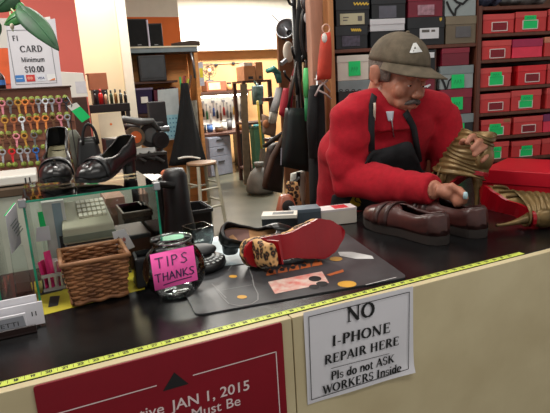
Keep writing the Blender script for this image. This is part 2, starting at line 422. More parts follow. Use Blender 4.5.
# taped white notice
tl, tr_, bl, br = [onY(*k, YF-.001) for k in ((302.8, 312.3), (412.4, 285.8), (307.5, 404.7), (413.2, 371))]
pn = thing('paper_sign', 'white paper sheet taped to counter front forbidding phone repair requests', 'sign', ((tl.x+tr_.x)/2, YF, bl.z))
q = MB(); N_ = 12; rows = []
for i in range(N_+1):
    v = i/N_; row = []
    for k in range(N_+1):
        u = k/N_; p = tl.lerp(tr_, u).lerp(bl.lerp(br, u), v)
        curl = .006*max(0, (v-.85)/.15)**2*max(0, (u-.5)/.5)+.0015*math.sin(u*9+v*4)*v
        row.append(p+V((0, -.0016-curl-.0004, 0)))
    rows.append(row)
q.loft(rows, closed=False, cap=False); q.build('sheet', m_paper, pn, smooth=True)
def npx(x, y): return onY(x, y, YF-.0045)
uN = (tr_-tl).normalized()
def nframe(o): return frame(o+V((0, -.003, 0)), uN, Z_)
q = MB(); w = (tr_-tl).length
o0 = tl.copy(); NF = frame(o0+V((0, -.0035, 0)), uN, Z_)
hh = (tl-bl).length; mg = .011
q.stroke([(mg, -mg), (w-mg, -mg), (w-mg, -hh+mg), (mg, -hh+mg), (mg, -mg)], .0016, NF)
def sline(s, xa, ya, xb, yb, h):     # text between two baseline pixels
    a, b = npx(xa, ya), npx(xb, yb); c = (a+b)/2; L_ = (b-a).length
    tw = sum(_serif(k)[1] for k in s)*h
    serif_text(q, s, frame(c+V((0, 0, 0)), (b-a), Z_), h, sx=L_/tw)
sline('NO', 346.5, 322.5, 375, 315.5, .0335)
sline('I-PHONE', 331.5, 346.5, 390.5, 332, .0235)
sline('REPAIR HERE', 324, 365, 399, 344.5, .0205)
sline('Pls do not ASK', 330.5, 380.5, 394, 362, .0195)
sline('WORKERS Inside', 323, 394.5, 401, 370.8, .0195)
a, b = npx(331, 368.5), npx(389, 353.5); q.stroke([(0, 0), ((b-a).length, 0)], .0012, frame(a, b-a, Z_))
q.build('lettering', m_ink, pn)

# ---------------------------------------------------------------- glass display case with green edges
def glass_case(x0, x1, y0, y1, z0, z1, label):
    c = thing('glass_display_case', label, 'display case', ((x0+x1)/2, (y0+y1)/2, z0))
    th = .005; e = .0006
    for nm, a, b, ed in (('top_pane', (x0, y0, z1-th), (x1, y1, z1), 'y'), ('side_pane', (x0, y0, z0), (x0+th, y1, z1-th), 'z'), ('side_pane', (x1-th, y0, z0), (x1, y1, z1-th), 'z'), ('back_pane', (x0+th, y1-th, z0), (x1-th, y1, z1-th), None)):
        p = MB(); p.mm(a, b); g = p.build(nm, m_glass, c)
        if ed:
            k = MB(); k.mm((a[0], a[1]-e*2, a[2]), (b[0], a[1]-e*.5, b[2])); k.build('cut_edge', m_greenedge, g)
    for x in (x0, x1):
        k = MB(); k.box((x, y0+.006, z1-.006), (.016, .02, .018)); k.build('corner_clip', m_steel, c, bevel=.002)
    return c
GY = .344
glass_case(.4945, .7865, GY, .6, 1.0012, 1.2375, 'glass display case with green edges under the black pumps')
glass_case(.05, .4225, GY, .6, 1.0004, 1.2375, 'glass display case cut off at the photo edge beside the sheet holder')
sh = thing('acrylic_sheet_holder', 'clear upright holder with a pale printed sheet beside the glass case', 'sign holder', (.46, .36, 1.0))
a_ = [onY(6, 216, .40), onY(16, 203, .43), onY(21.5, 243, .43), onY(12, 254, .40)]
p = MB(); n_ = (a_[1]-a_[0]).cross(a_[3]-a_[0]).normalized()*.002
p.hexa([a_[3], a_[2], a_[1], a_[0], a_[3]+n_, a_[2]+n_, a_[1]+n_, a_[0]+n_]); p.build('sheet', m_paper, sh)
p = MB(); p.tube([a_[1]+n_*2, a_[2]+n_*2], .0016, 6); p.tube([a_[1]+n_*2, a_[0]+n_*2], .0012, 6); p.build('edge_strip', m_note_g, sh)
p = MB(); c_ = (a_[3]+a_[2])/2; p.hexa([V((c_.x-.018, c_.y-.02, 1)), V((c_.x+.018, c_.y-.02, 1)), V((c_.x+.018, c_.y+.03, 1)), V((c_.x-.018, c_.y+.03, 1))]+[c_+V((sx_*.014, sy_*.006, .004)) for sx_, sy_ in ((-1, -1), (1, -1), (1, 1), (-1, 1))]); p.build('stand', m_glass, sh)
q = MB(); FR_ = frame(a_[0].lerp(a_[3], .3)+V((0, -.003, 0)), a_[1]-a_[0], a_[0]-a_[3])
for k in range(5): q.stroke([(.006, -.008*k), (.03, -.008*k)], .003, FR_, .004)
q.build('print', mat('grey_print', (150, 160, 160), .7), sh)

# yellow printed sheet on the counter
def flat_sheet(name, pts, m, label, cat, z=1.0003, th=.0006, group=None):
    p = MB(); P = [onZ(x, y, z) for x, y in pts]
    p.prism([(k.x, k.y) for k in P], th, (V((0, 0, z)), X_, Y_, Z_))
    if (P[1]-P[0]).cross(P[2]-P[1]).z < 0: p.f = [tuple(reversed(f)) for f in p.f]
    return tag(p.build(name, m), label, cat, group)
ys = MB(); P = [onZ(x, y, 1) for x, y in ((37, 317), (145, 289), (148, 262), (34, 282))]
ys.prism([(k.x, k.y) for k in P], .0007, (V((0, 0, 1.0002)), X_, Y_, Z_))
ys.mat(1); YFm = (V((0, 0, 1.0009)), X_, Y_, Z_)
for poly in ([(48, 308), (58, 306), (60, 296), (50, 297)], [(40, 296), (62, 291), (66, 286), (45, 288)], [(134, 284), (142, 281), (140, 276), (133, 278)]):
    ys.face([(k.x, k.y) for k in [onZ(x, y, 1) for x, y in poly]], YFm, .0002)
tag(ys.build('printed_sheet', [mat('yellow_printed_paper', (196, 180, 50), .6, var=.1), m_dark]), 'yellow and black printed sheet lying under the wicker basket', 'paper')

# ---------------------------------------------------------------- wicker basket
bc = onZ(75, 306, 1); bd = onZ(127, 297.5, 1)
bk = thing('wicker_basket', 'empty brown woven wicker basket tapering downwards on the counter', 'basket', ((bc.x+bd.x)/2, bc.y+.042, 1.0035))
BW = bd.x-bc.x; BD = .10; BH = .094; flx, fly = 1.24, 1.24
m_wick = mat('brown_wicker', (128, 80, 48), .6, var=.3, scale=30, bump=.08, bscale=120, c2=(158, 106, 66))
wv = MB(); rows = 15
def bp(s, k, r, off):
    h = (r+.5)/rows; hw = BW/2*lerp(1, flx, h); hd = BD/2*lerp(1, fly, h)
    x, y, nx, ny = ((lerp(-hw, hw, s), -hd, 0, -1), (hw, lerp(-hd, hd, s), 1, 0), (lerp(hw, -hw, s), hd, 0, 1), (-hw, lerp(hd, -hd, s), -1, 0))[k]
    return V((x+nx*off, y+ny*off, h*BH+.004+.0008*math.sin(9*s+r*2.1+k)))
for r_ in range(rows):
    pts = []
    for k in range(4):
        ns = 7 if k % 2 == 0 else 5
        for i in range(ns*4):
            s = i/(ns*4); pts.append(bp(s, k, r_, .0028*math.sin(2*PI*(s*ns/2+.5*(r_ % 2)))))
    pts.append(pts[0]); wv.tube(pts, .0037, 6, cap=False)
wv.build('woven_body', m_wick, bk, smooth=True, world=False)
stk = MB()
for k in range(4):
    for i in range(6 if k % 2 == 0 else 4):
        s = (i+.5)/(6 if k % 2 == 0 else 4)
        stk.tube([bp(s, k, -.5, 0), bp(s, k, rows-.5, 0)], .002, 5)
stk.mm((-BW/2, -BD/2, 0), (BW/2, BD/2, .003))
stk.build('stakes', m_wick, bk, world=False)
rim = MB(); cs = [V((sx_*BW/2*(flx+.03), sy_*BD/2*(fly+.04), BH+.005)) for sx_, sy_ in ((-1, -1), (1, -1), (1, 1), (-1, 1))]
for i in range(4): rim.tube([cs[i]+(cs[i]-cs[(i+1) % 4]).normalized()*.004, cs[(i+1) % 4]+(cs[(i+1) % 4]-cs[i]).normalized()*.004], .0052, 8)
rim.build('rim', mat('pale_brown_cane', (150, 104, 70), .55, var=.12, scale=40), bk, smooth=True, world=False)
base = MB()
pts = []
for k in range(4):
    for i in range(12): p = bp(i/12, k, -.3, .003+.002*math.sin(i*PI)); p.z = .005+.002*math.sin(i*PI/1.0*.5*PI); pts.append(p)
pts.append(pts[0]); base.tube(pts, .005, 6, cap=False); base.build('foot_braid', m_wick, bk, smooth=True, world=False)

# ---------------------------------------------------------------- tip jar with its pink note
jc = V((.795, .226, 1.0006)); jl = onY(143.5, 275, jc.y); jr = onY(205, 272, jc.y); JR = (jr-jl).length/2; jc.x = (jl.x+jr.x)/2
jar = thing('tip_jar', 'round clear glass fishbowl tip jar with a bright pink note', 'jar', jc)
JH = (onY(171, 239, jc.y).z-1.0)
prof = []; zc_ = JR*.86
for i in range(15):
    a = -58+i*(58+52)/14; prof.append((JR*math.cos(math.radians(a)), zc_+JR*.98*math.sin(math.radians(a))))
prof = [(.001, 0.003), (prof[0][0]*.9, .002)]+prof+[(JR*.6, JH-.006), (JR*.64, JH-.001)]
g = MB(); g.lathe(prof, n=48, cap=False); g.build('glass_bowl', m_jar, jar, smooth=True, world=False)
g = MB(); g.lathe([(JR*.62, JH-.003), (JR*.66, JH-.001), (JR*.66, JH+.002), (JR*.62, JH+.002), (JR*.62, JH-.003)], n=48, cap=False); g.build('rim', glassmat('thick_glass', (.7, .78, .76, 1), .22, .08), jar, smooth=True, world=False)
g = MB(); g.lathe([(.001, .004), (JR*.45, .004), (JR*.52, .01), (JR*.4, .014), (.001, .012)], n=32); g.build('base_disc', glassmat('base_glass', (.42, .46, .46, 1), .12, .1), jar, smooth=True, world=False)
JC = jc+V((0, 0, zc_))
def on_bowl(px, py, k=1.012):       # nearest hit of the pixel ray with the bowl sphere
    d = ray(px, py).normalized(); o = CAM-JC; b = o.dot(d); c = o.dot(o)-(JR*k)**2; D_ = b*b-c
    return CAM+d*(-b-math.sqrt(max(D_, 0)))
nq = [(149.7, 254.8), (193.3, 245.3), (198, 279.8), (155, 290.9)]
def nqp(u, v, k=1.012):
    a = V(nq[0]).lerp(V(nq[1]), u); b = V(nq[3]).lerp(V(nq[2]), u); p = a.lerp(b, v); return on_bowl(p.x, p.y, k)
def note(u, v, lift=0):
    p = nqp(u, v, 1.03); return p+(p-JC).normalized()*lift
g = MB(); g.loft([[note(i/10, j/10) for i in range(11)] for j in range(11)], closed=False, cap=False)
nt_ = g.build('pink_note', m_note_p, jar, smooth=True); tag(nt_, 'square bright pink note')
g = MB()
def nstroke(pts, w):
    for (x0, y0), (x1, y1) in zip(pts, pts[1:]):
        d = V((x1-x0, y1-y0)); L_ = d.length
        if L_ < 1e-6: continue
        q = V((-d.y, d.x))/L_*w/2; e = d/L_*w*.3; n = max(1, int(L_/.08))
        for i in range(n):
            a = V((x0, y0)).lerp(V((x1, y1)), i/n)-(e if i == 0 else e*0); b = V((x0, y0)).lerp(V((x1, y1)), (i+1)/n)+(e if i == n-1 else e*0)
            g.add([note(k.x, k.y, .0012) for k in (a+q, b+q, b-q, a-q)], [(0, 1, 2, 3)])
def nword(s, x, y, h, gap):
    for c in s:
        for st in HAND[c]: nstroke([(x+px*h*.95, y-py*h) for px, py in st], .026)
        x += (max(p[0] for st in HAND[c] for p in st)*.95+gap)*h
nword('TIPS', .1, .42, .27, .28); nword('THANKS', .05, .79, .21, .15)
nstroke([(.22, .9), (.5, .87), (.86, .86)], .026)
g.build('handwriting', m_pen, nt_)

# small square glass dish behind the jar, mint card, black box, telephone
gd = onZ(198, 254, 1.0)
ds = thing('glass_dish', 'small square clear glass dish standing right behind the tip jar', 'dish', (gd.x+.015, gd.y+.03, 1.0062), .2)
g = MB(); g.loft([[V((x*s_, y*s_, z)) for x, y in rrect(.07, .07, .008)] for s_, z in ((.7, .002), (.95, .03), (1.0, .068), (.93, .068), (.88, .03), (.62, .006))], cap=True); g.build('dish_body', glassmat('dish_glass', (.82, .86, .85, 1), .12, .05), ds, world=False)
pb = onZ(133.5, 288, 1.0)
bx = thing('card_terminal', 'black plastic box shaped device hidden behind the tip jar', 'device', (pb.x+.05, .318, 1.0012), 0)
g = MB(); g.hexa([V(p) for p in ((-.045, -.02, 0), (.045, -.02, 0), (.045, .02, 0), (-.045, .02, 0), (-.042, -.016, .072), (.042, -.016, .072), (.042, .019, .085), (-.042, .019, .085))]); g.build('housing', m_black, bx, bevel=.006, world=False)
g = MB(); g.box((0, .002, .08), (.07, .022, .006), T=M.Rotation(.16, 3, 'X')); g.build('screen', mat('dark_screen', (12, 14, 16), .15), bx, world=False)
ph = onZ(214, 276, 1.0)
te = thing('desk_telephone', 'rounded black desk telephone with pale keys between jar and red shoe', 'telephone', (ph.x-.014, ph.y+.07, 1.0062))
g = MB(); g.lathe([(.001, 0), (.062, 0), (.068, .008), (.066, .02), (.05, .026), (.001, .028)], n=36); g.build('base', m_black, te, smooth=True, world=False)
g = MB()
for r_ in range(3):
    for i in range(7):
        a = math.radians(-100+i*15); rr = .036+.011*r_
        p = V((rr*math.cos(a), rr*math.sin(a), .0285-.003*r_)); g.box(p, (.006, .007, .003), rz=a)
g.build('keypad', mat('pale_grey_keys', (168, 172, 172), .5), te, world=False)
g = MB(); g.ell((.004, .03, .034), (.052, .038, .016), 24, 12); g.build('handset', m_dark, te, smooth=True, world=False)
flat_sheet('paper_or_reflection', [(158, 238), (186, 232), (190, 243), (160, 248)], mat('mint_card', (130, 205, 165), .6), 'mint green card lying behind the tip jar', 'card', z=1.001)
flat_sheet('paper_or_reflection', [(200, 244), (262, 231), (300, 234), (262, 262), (205, 268)], mat('pale_blue_reflection', (172, 192, 200), .5, var=.06), 'pale blue painted reflection of the bright aisle on counter under the tan insole of the shoe', 'paper', z=1.0042)  # sheet imitating the bright aisle mirrored in the glossy counter top

# ---------------------------------------------------------------- counter mat
mtP = [onZ(*k, 1.0) for k in ((196, 316.5), (408, 278.3), (345, 233.5))]
mt = thing('counter_mat', 'dark grey printed rubber mat lying along the counter edge', 'mat', ((mtP[0].x+mtP[1].x)/2, .22, 1.0))
back = V((mtP[0].x+.03, .43, 1)); corners = [mtP[0], mtP[1], mtP[2], back]
poly = []
for i in range(4):
    p, a, b = corners[i], corners[i-1], corners[(i+1) % 4]; r_ = .02
    p0 = p+(a-p).normalized()*r_; p1 = p+(b-p).normalized()*r_
    for j in range(6): s = j/5; k = p0.lerp(p, s).lerp(p.lerp(p1, s), s); poly.append((k.x, k.y))
g = MB(); g.prism(poly, .003, (V((0, 0, 1.0003)), X_, Y_, Z_)); g.build('mat_sheet', mat('dark_grey_rubber', (50, 51, 54), .42, var=.2, scale=9, c2=(66, 67, 70)), mt)
MF = (V((0, 0, 1.0033)), X_, Y_, Z_)
def mp_(*pts): return [(k.x, k.y) for k in [onZ(x, y, 1.0034) for x, y in pts]]
g = MB(); sole = mp_((228, 271), (233, 264), (241, 261), (248, 266), (252, 276), (254, 286), (258, 294), (258, 300), (252, 304), (240, 306), (229, 304), (222, 297), (216, 289), (212, 284)); g.stroke(sole[:-1], .0022, MF)
g.stroke(mp_((223, 290), (252, 285)), .002, MF); g.stroke(mp_((212, 284), (226, 298)), .003, MF)
g.build('sole_outline', mat('pale_grey_print', (128, 128, 128), .5), mt)
m_amb = mat('amber_print', (205, 152, 48), .5); m_orp = mat('orange_print', (170, 88, 44), .5); m_wp = mat('white_print', (190, 190, 190), .5)
def mk(name, m, poly, lift=.0006): g = MB(); g.face(poly[::-1], MF, lift); g.build(name, m, mt)
def oval(cx, cy, rx, ry): return mp_(*[(cx+rx*math.cos(a_), cy+ry*math.sin(a_)) for a_ in [2*PI*i/16 for i in range(16)]])
for c, rx, ry in (((233, 276.5), 4.2, 1.4), ((242, 297), 5, 1.8), ((347, 284.2), 9.5, 3.3), ((336, 259), 6.5, 2.2)): mk('yellow_mark', m_amb, oval(*c, rx, ry))
g = MB(); g.face(mp_((268, 282), (322, 271.5), (329, 283), (275, 294))[::-1], MF, .0006); g.build('photo_panel', mat('pale_photo_print', (222, 200, 188), .5, var=.1, scale=40, c2=(205, 120, 110)), mt)
for c, r_ in (((315, 279), 5), ((322, 284), 4.6), ((314, 287), 4)): mk('dark_dot', m_ink, oval(*c, r_*1.3, r_*.55), .0009)
for i in range(5):
    x0 = 266+i*11.5; y0 = 276-i*2.3
    mk('flame_print', m_orp, mp_((x0, y0), (x0+10.5, y0-2), (x0+9, y0-6.5), (x0+6.5, y0-4.5), (x0+4, y0-7.5), (x0+1, y0-4)))
    if i < 4: mk('dark_ring', m_ink, oval(271+i*11, 272-i*2.2, 2.6, 1.6), .0009)
mk('copper_stripe', m_orp, mp_((326, 275), (343, 269.5), (344, 272), (330, 276)))
mk('white_print', m_wp, mp_((338, 252), (352, 252), (372, 256), (374, 259), (356, 259), (340, 256)))
g = MB(); g.stroke(mp_((366, 285), (396, 277.5)), .0028, MF); g.build('print_line', m_wp, mt)
g = MB(); a_ = onZ(270, 264.5, 1.0034); b_ = onZ(301, 258, 1.0034)
g.text('HIGH', frame(a_, b_-a_, Y_), .018, center=False, bold=.01, sx=(b_-a_).length/(textmesh('HIGH', .01)[2]*.018)); g.build('lettering', m_wp, mt)

# ---------------------------------------------------------------- cards at the left edge
ch = onZ(41, 331, 1.0)
cd = thing('card_holder', 'dark brown card holder at the left end of the counter', 'card holder', (ch.x-.045, ch.y+.02, 1.0004))
g = MB(); g.mm((-.07, -.022, 0), (.038, .03, .004)); g.mm((-.07, -.022, .004), (.038, -.018, .016)); g.mm((-.07, .026, .004), (.038, .03, .024)); g.build('tray', mat('dark_brown_acrylic', (38, 22, 20), .3), cd, world=False, bevel=.001)
for k, (y0, z1, xa, xb, lab) in enumerate(((.020, .058, -.07, .045, 'tall white business card at the back of the dark brown holder'), (.008, .046, -.075, .054, 'white business card sticking out sideways from the brown holder'), (-.012, .036, -.07, .022, 'grey banded business card at the front of the brown holder'))):
    W_ = M.Translation(V((ch.x-.045, ch.y+.02, 1.0)))
    g = MB(); T_ = W_ @ M.Translation((0, y0, .0045)) @ M.Rotation(-.1, 4, 'X')
    n0 = 0
    g.mm((xa, -.003, 0), (xb, .003, z1))
    g.mat(1); FC = (V((0, -.003, 0)), X_, Z_, -Y_)
    if k == 2: g.face([(xa, z1-.004), (xb-.004, z1-.004), (xb-.001, .006), (xa, .006)][::-1], FC); g.mat(2); g.text('ALETTI', (V((-.045, -.0032, .014)), X_, Z_, -Y_), .0085, center=False, sx=1.4)
    if k == 1: g.mat(2); g.stroke([(.033, .02), (.033, .028)], .002, FC); g.stroke([(.04, .02), (.04, .028)], .002, FC)
    g.T(T_); tag(g.build('business_card', [m_paper, mat('grey_card_band', (140, 142, 150), .6), m_ink]), lab, 'card', 'business cards in the holder')
# ================================================================ shoe shelves behind the man
S0 = at(478, 100, 2.7); TH = math.radians(15)
SE = V((math.cos(TH), -math.sin(TH), 0)); SN = V((-math.sin(TH), -math.cos(TH), 0))      # along the shelf, towards the customer
def shp(x, y, off=0): return onP(x, y, S0+SN*off, SN)
def sl(x, y, off=0):                     # shelf coordinates (s, z) of a pixel
    p = shp(x, y, off); return ((p-S0).dot(SE), p.z)
def spos(s, off, z): p = S0+SE*s+SN*off; return V((p.x, p.y, z))
SRZ = -TH
def swood(mb, s0, s1, o0, o1, z0, z1):
    mb.hexa([spos(s0, o1, z0), spos(s1, o1, z0), spos(s1, o0, z0), spos(s0, o0, z0), spos(s0, o1, z1), spos(s1, o1, z1), spos(s1, o0, z1), spos(s0, o0, z1)])
m_shelf = mat('shelf_wood', (98, 54, 38), .5, var=.18, scale=6, stretch=(6, 6, 1.2), lo=.4, hi=.7)
DEP = .34
def unit(label, s0, s1, planks, ztop, post_l, post_r, cat='shelving unit'):
    c = spos((s0+s1)/2, -DEP/2, 0)
    t = thing('shoe_shelf', label, cat, c, SRZ)
    for a, b in ((s0, s0+post_l), (s1-post_r, s1)):
        p = MB(); swood(p, a, b, -DEP, 0, 0, ztop); p.build('side_post', m_shelf, t, bevel=.002)
    for z, th, *ab in planks:
        a, b = ab if ab else (s0+post_l, s1-post_r)
        p = MB(); swood(p, a, b, -DEP, -.006, z-th, z); p.build('shelf_plank', m_shelf, t, bevel=.002)
    p = MB(); swood(p, s0, s1, -DEP-.012, -DEP, 0, ztop); p.build('back_board', m_darkwood, t)
    return t
# wall behind the shelving
WS = MB(); swood(WS, -.66, 2.6, -DEP-.16, -DEP-.05, 0, 3.1); struct('wall_right', WS, mat('brown_shop_wall', (120, 84, 66), .7))
zR = [sl(484, y)[1] for y in (33.8, 60, 88, 113.5, 137.5, 160.5)]
sR0 = -.0105; zTop = sl(484, 6.5)[1]
unit('dark wooden shelf full of red shoe boxes', sR0, sR0+1.15, [(z, .017) for z in zR]+[(zTop, .018)]+[(z, .017) for z in (.86, .72, .58, .44, .3, .12)], zTop+.004, .0205, .034)
sL0, sL1 = sl(333, 40)[0], sl(471, 40)[0]
zL = [sl(350, 49)[1], sl(350, 112)[1]]
z4 = sl(440.5, 139.5)[1]; sD = sl(437.6, 80)[0]
uL = unit('dark wooden shelf with mixed shoe boxes behind the man', sL0, sR0-.0015, [(zL[0], .017), (zL[1], .02, sL0+.006, sD-.006), (z4, .02, sD+.006, sR0-.006), (.92, .02), (.55, .02), (.12, .02), (sl(340, -26)[1], .02)], 2.25, .006, .004)
p = MB(); swood(p, sD-.006, sD+.006, -DEP, -.03, .92, zL[0]-.017); p.build('divider', m_shelf, uL)
# tall pale timber post at the shelf's free end
pp = MB(); a0, a1 = sl(328.5, 40)[0], sl(336, 40)[0]; swood(pp, a0-.004, min(a1, sL0-.002), -.08, .03, 0, 3.1)
struct('trim_3', pp, mat('pale_timber_post', (176, 122, 76), .6, var=.15, scale=5, stretch=(6, 6, 1)), bevel=.002)

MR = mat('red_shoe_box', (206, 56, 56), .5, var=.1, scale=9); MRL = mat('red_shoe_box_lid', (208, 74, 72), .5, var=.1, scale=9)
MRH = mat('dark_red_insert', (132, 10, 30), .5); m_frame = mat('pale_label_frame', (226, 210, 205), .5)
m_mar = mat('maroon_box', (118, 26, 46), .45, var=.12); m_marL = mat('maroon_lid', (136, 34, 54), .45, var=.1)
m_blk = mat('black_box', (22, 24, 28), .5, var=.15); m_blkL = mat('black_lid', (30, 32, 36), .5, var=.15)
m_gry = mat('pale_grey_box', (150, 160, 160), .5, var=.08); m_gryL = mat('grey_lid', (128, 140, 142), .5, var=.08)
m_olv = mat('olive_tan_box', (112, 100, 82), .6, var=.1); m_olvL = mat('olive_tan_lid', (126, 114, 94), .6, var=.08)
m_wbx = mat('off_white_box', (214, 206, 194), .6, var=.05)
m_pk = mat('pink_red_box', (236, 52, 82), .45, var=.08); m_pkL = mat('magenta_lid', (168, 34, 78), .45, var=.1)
m_silv = mat('silver_sticker', (128, 126, 140), .3, var=.25, scale=40, metal=.3)
m_gnum = mat('dark_pen_mark', (12, 120, 66), .6)
def shoe_box(px0, py0, px1, py1, body, lid, label, group, lidf=.3, frame_=None, tags=(), extra=None, dep=.3, cat='shoe box', sit=None, deeper=0.0):
    px0 += .5
    """px rect of the box end on the shelf face (left, top, right, bottom), bottom measured at the left edge"""
    s0, zt = sl(px0, py0, -.006-deeper); s1, _ = sl(px1, py0, -.006-deeper); _, zb_ = sl(px0, py1, -.006-deeper)
    if sit is not None: zb_ = sit+.0014
    w = s1-s0; h = zt-zb_; c = spos((s0+s1)/2, -.008-deeper, zb_)
    t = thing('shoe_box', label, cat, c, SRZ, group)
    hl = h*lidf
    g = MB(); g.mm((-w/2+.002, .002, 0), (w/2-.002, dep, h-.001)); g.build('box_body', body, t, world=False, bevel=.0012)
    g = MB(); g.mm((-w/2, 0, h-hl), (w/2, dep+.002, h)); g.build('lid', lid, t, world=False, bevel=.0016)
    def rel(x, y): a, b = sl(x, y, -.006-deeper); return ((a-(s0+s1)/2), b-zb_)
    FB = (V((0, .002, 0)), X_, Z_, -Y_); FLd = (V((0, 0, 0)), X_, Z_, -Y_)
    if frame_:
        x0, y0, x1, y1, ins = frame_; a = rel(x0, y0); b = rel(x1, y0); c_ = rel(x0, y1)
        x0, x1, z1, z0 = a[0], b[0], a[1], c_[1]
        if z1 > h-hl-.004: d_ = z1-(h-hl-.004); z1 -= d_
        g = MB(); k = .0042
        for u in ((x0, z0, x1, z0+k), (x0, z1-k, x1, z1), (x0, z0, x0+k, z1), (x1-k, z0, x1, z1)): g.mm((u[0], -.0015, u[1]), (u[2], .002, u[3]))
        g.build('label_frame', m_frame, t, world=False)
        if ins is not None: g = MB(); g.mm((x0+k, -.0002, z0+k), (x1-k, .002, z1-k)); g.build('label_insert', ins, t, world=False)
    for (x0, y0, x1, y1) in tags:
        a = rel(x0, y0); b = rel(x1, y0); c_ = rel(x0, y1)
        g = MB(); g.prism([(a[0], c_[1]), (b[0], c_[1]+.001), (b[0]-.001, a[1]), (a[0]+.001, a[1])], .0008, (V((0, -.0016, 0)), X_, Z_, -Y_))
        g.mat(1); ww = b[0]-a[0]; hh = a[1]-c_[1]
        for i in range(3): g.stroke([(a[0]+ww*(.2+.22*i), c_[1]+hh*.3), (a[0]+ww*(.3+.2*i), c_[1]+hh*.62), (a[0]+ww*(.36+.2*i), c_[1]+hh*.4)], .0016, (V((0, -.0024, 0)), X_, Z_, -Y_))
        tag(g.build('price_note', [m_note_g, m_gnum], t, world=False), 'green paper note')
    if extra: extra(t, rel, w, h, hl)
    return t
GR = 'red shoe boxes on the right shelf'
P6 = zR
ord_ = ['top', 'second', 'third', 'fourth', 'fifth', 'sixth']
pk = {}
def red(row, colu, x0, y0, x1, y1, fr, tg, label, body=MR, lid=MRL, **k):
    return shoe_box(x0, y0, x1, y1, body, lid, label, GR, sit=zR[row], frame_=fr, tags=tg, **k)
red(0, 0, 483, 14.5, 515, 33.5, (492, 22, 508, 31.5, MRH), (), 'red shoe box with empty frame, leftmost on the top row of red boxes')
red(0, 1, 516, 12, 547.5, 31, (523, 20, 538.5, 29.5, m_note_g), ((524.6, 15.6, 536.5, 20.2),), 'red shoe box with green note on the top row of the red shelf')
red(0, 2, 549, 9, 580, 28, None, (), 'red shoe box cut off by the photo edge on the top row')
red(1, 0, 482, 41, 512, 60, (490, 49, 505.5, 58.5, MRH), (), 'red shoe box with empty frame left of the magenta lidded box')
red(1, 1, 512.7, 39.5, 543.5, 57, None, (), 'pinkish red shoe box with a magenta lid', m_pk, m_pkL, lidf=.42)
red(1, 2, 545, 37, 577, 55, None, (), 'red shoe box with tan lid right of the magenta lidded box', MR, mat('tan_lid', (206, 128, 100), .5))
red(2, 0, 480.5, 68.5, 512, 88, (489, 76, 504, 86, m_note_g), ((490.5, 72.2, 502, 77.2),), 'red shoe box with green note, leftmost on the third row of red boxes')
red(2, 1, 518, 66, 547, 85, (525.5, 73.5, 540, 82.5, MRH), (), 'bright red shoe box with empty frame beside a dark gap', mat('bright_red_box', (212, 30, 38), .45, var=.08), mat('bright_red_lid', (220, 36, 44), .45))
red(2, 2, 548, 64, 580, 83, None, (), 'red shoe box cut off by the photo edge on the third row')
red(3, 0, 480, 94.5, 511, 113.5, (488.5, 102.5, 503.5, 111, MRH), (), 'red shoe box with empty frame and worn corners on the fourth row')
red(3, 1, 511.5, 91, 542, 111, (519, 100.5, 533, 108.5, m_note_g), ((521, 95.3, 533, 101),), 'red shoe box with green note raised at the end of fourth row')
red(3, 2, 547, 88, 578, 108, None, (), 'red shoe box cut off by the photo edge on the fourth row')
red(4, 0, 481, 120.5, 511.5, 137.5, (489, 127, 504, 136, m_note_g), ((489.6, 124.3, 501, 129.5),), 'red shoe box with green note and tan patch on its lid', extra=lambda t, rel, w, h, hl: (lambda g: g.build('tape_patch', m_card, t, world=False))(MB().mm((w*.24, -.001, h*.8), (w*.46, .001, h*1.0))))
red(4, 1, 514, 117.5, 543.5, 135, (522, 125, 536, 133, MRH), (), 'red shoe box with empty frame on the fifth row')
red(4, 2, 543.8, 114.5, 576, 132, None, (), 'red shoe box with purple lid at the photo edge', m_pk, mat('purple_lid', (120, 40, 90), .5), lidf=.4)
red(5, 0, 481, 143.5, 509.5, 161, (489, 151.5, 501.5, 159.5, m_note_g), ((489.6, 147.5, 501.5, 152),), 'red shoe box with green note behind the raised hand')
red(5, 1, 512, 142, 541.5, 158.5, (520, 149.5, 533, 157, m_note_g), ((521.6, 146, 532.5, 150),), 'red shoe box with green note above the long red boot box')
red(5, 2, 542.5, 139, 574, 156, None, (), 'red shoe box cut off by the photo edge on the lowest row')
# ---- left bay: stacked boxes of mixed colours
GL = 'shoe boxes on the shelf behind the man'
zA = zL[0]+.0006
def goldmark(x0, x1, y, wv_=1.6):
    def f(t, rel, w, h, hl):
        g = MB(); FLd = (V((0, 0, 0)), X_, Z_, -Y_); P = []
        for i in range(15): x = lerp(x0, x1, i/14); P.append(rel(x, y+wv_*(-.6 if i % 3 == 0 else .7 if i % 3 == 1 else .1)))
        g.stroke(P, .006, FLd, .0008); g.build('gold_lettering', m_gold, t, world=False)
    return f
def sticker(x0, y0, x1, y1, m, on_lid=False, marks=None, name='sticker'):
    def f(t, rel, w, h, hl):
        a = rel(x0, y0); b = rel(x1, y0); c_ = rel(x0, y1); yo = -.0012
        g = MB(); g.mm((a[0], yo, c_[1]), (b[0], .002, a[1]))
        if marks:
            g.mat(1)
            for (mx0, my0, mx1, my1) in marks:
                g.mm((lerp(a[0], b[0], mx0), yo-.0004, lerp(c_[1], a[1], my0)), (lerp(a[0], b[0], mx1), yo, lerp(c_[1], a[1], my1)))
        g.build(name, [m, mat('grey_label_print', (92, 88, 84), .6)], t, world=False)
    return f
def many(*fs): return lambda *a: [f(*a) for f in fs]
m_lab = mat('cream_label', (176, 170, 140), .5, var=.05); m_wl = mat('white_label', (214, 216, 220), .5, var=.03)
MK = ((.12, .6, .35, .7), (.12, .35, .3, .45), (.72, .3, .9, .75))
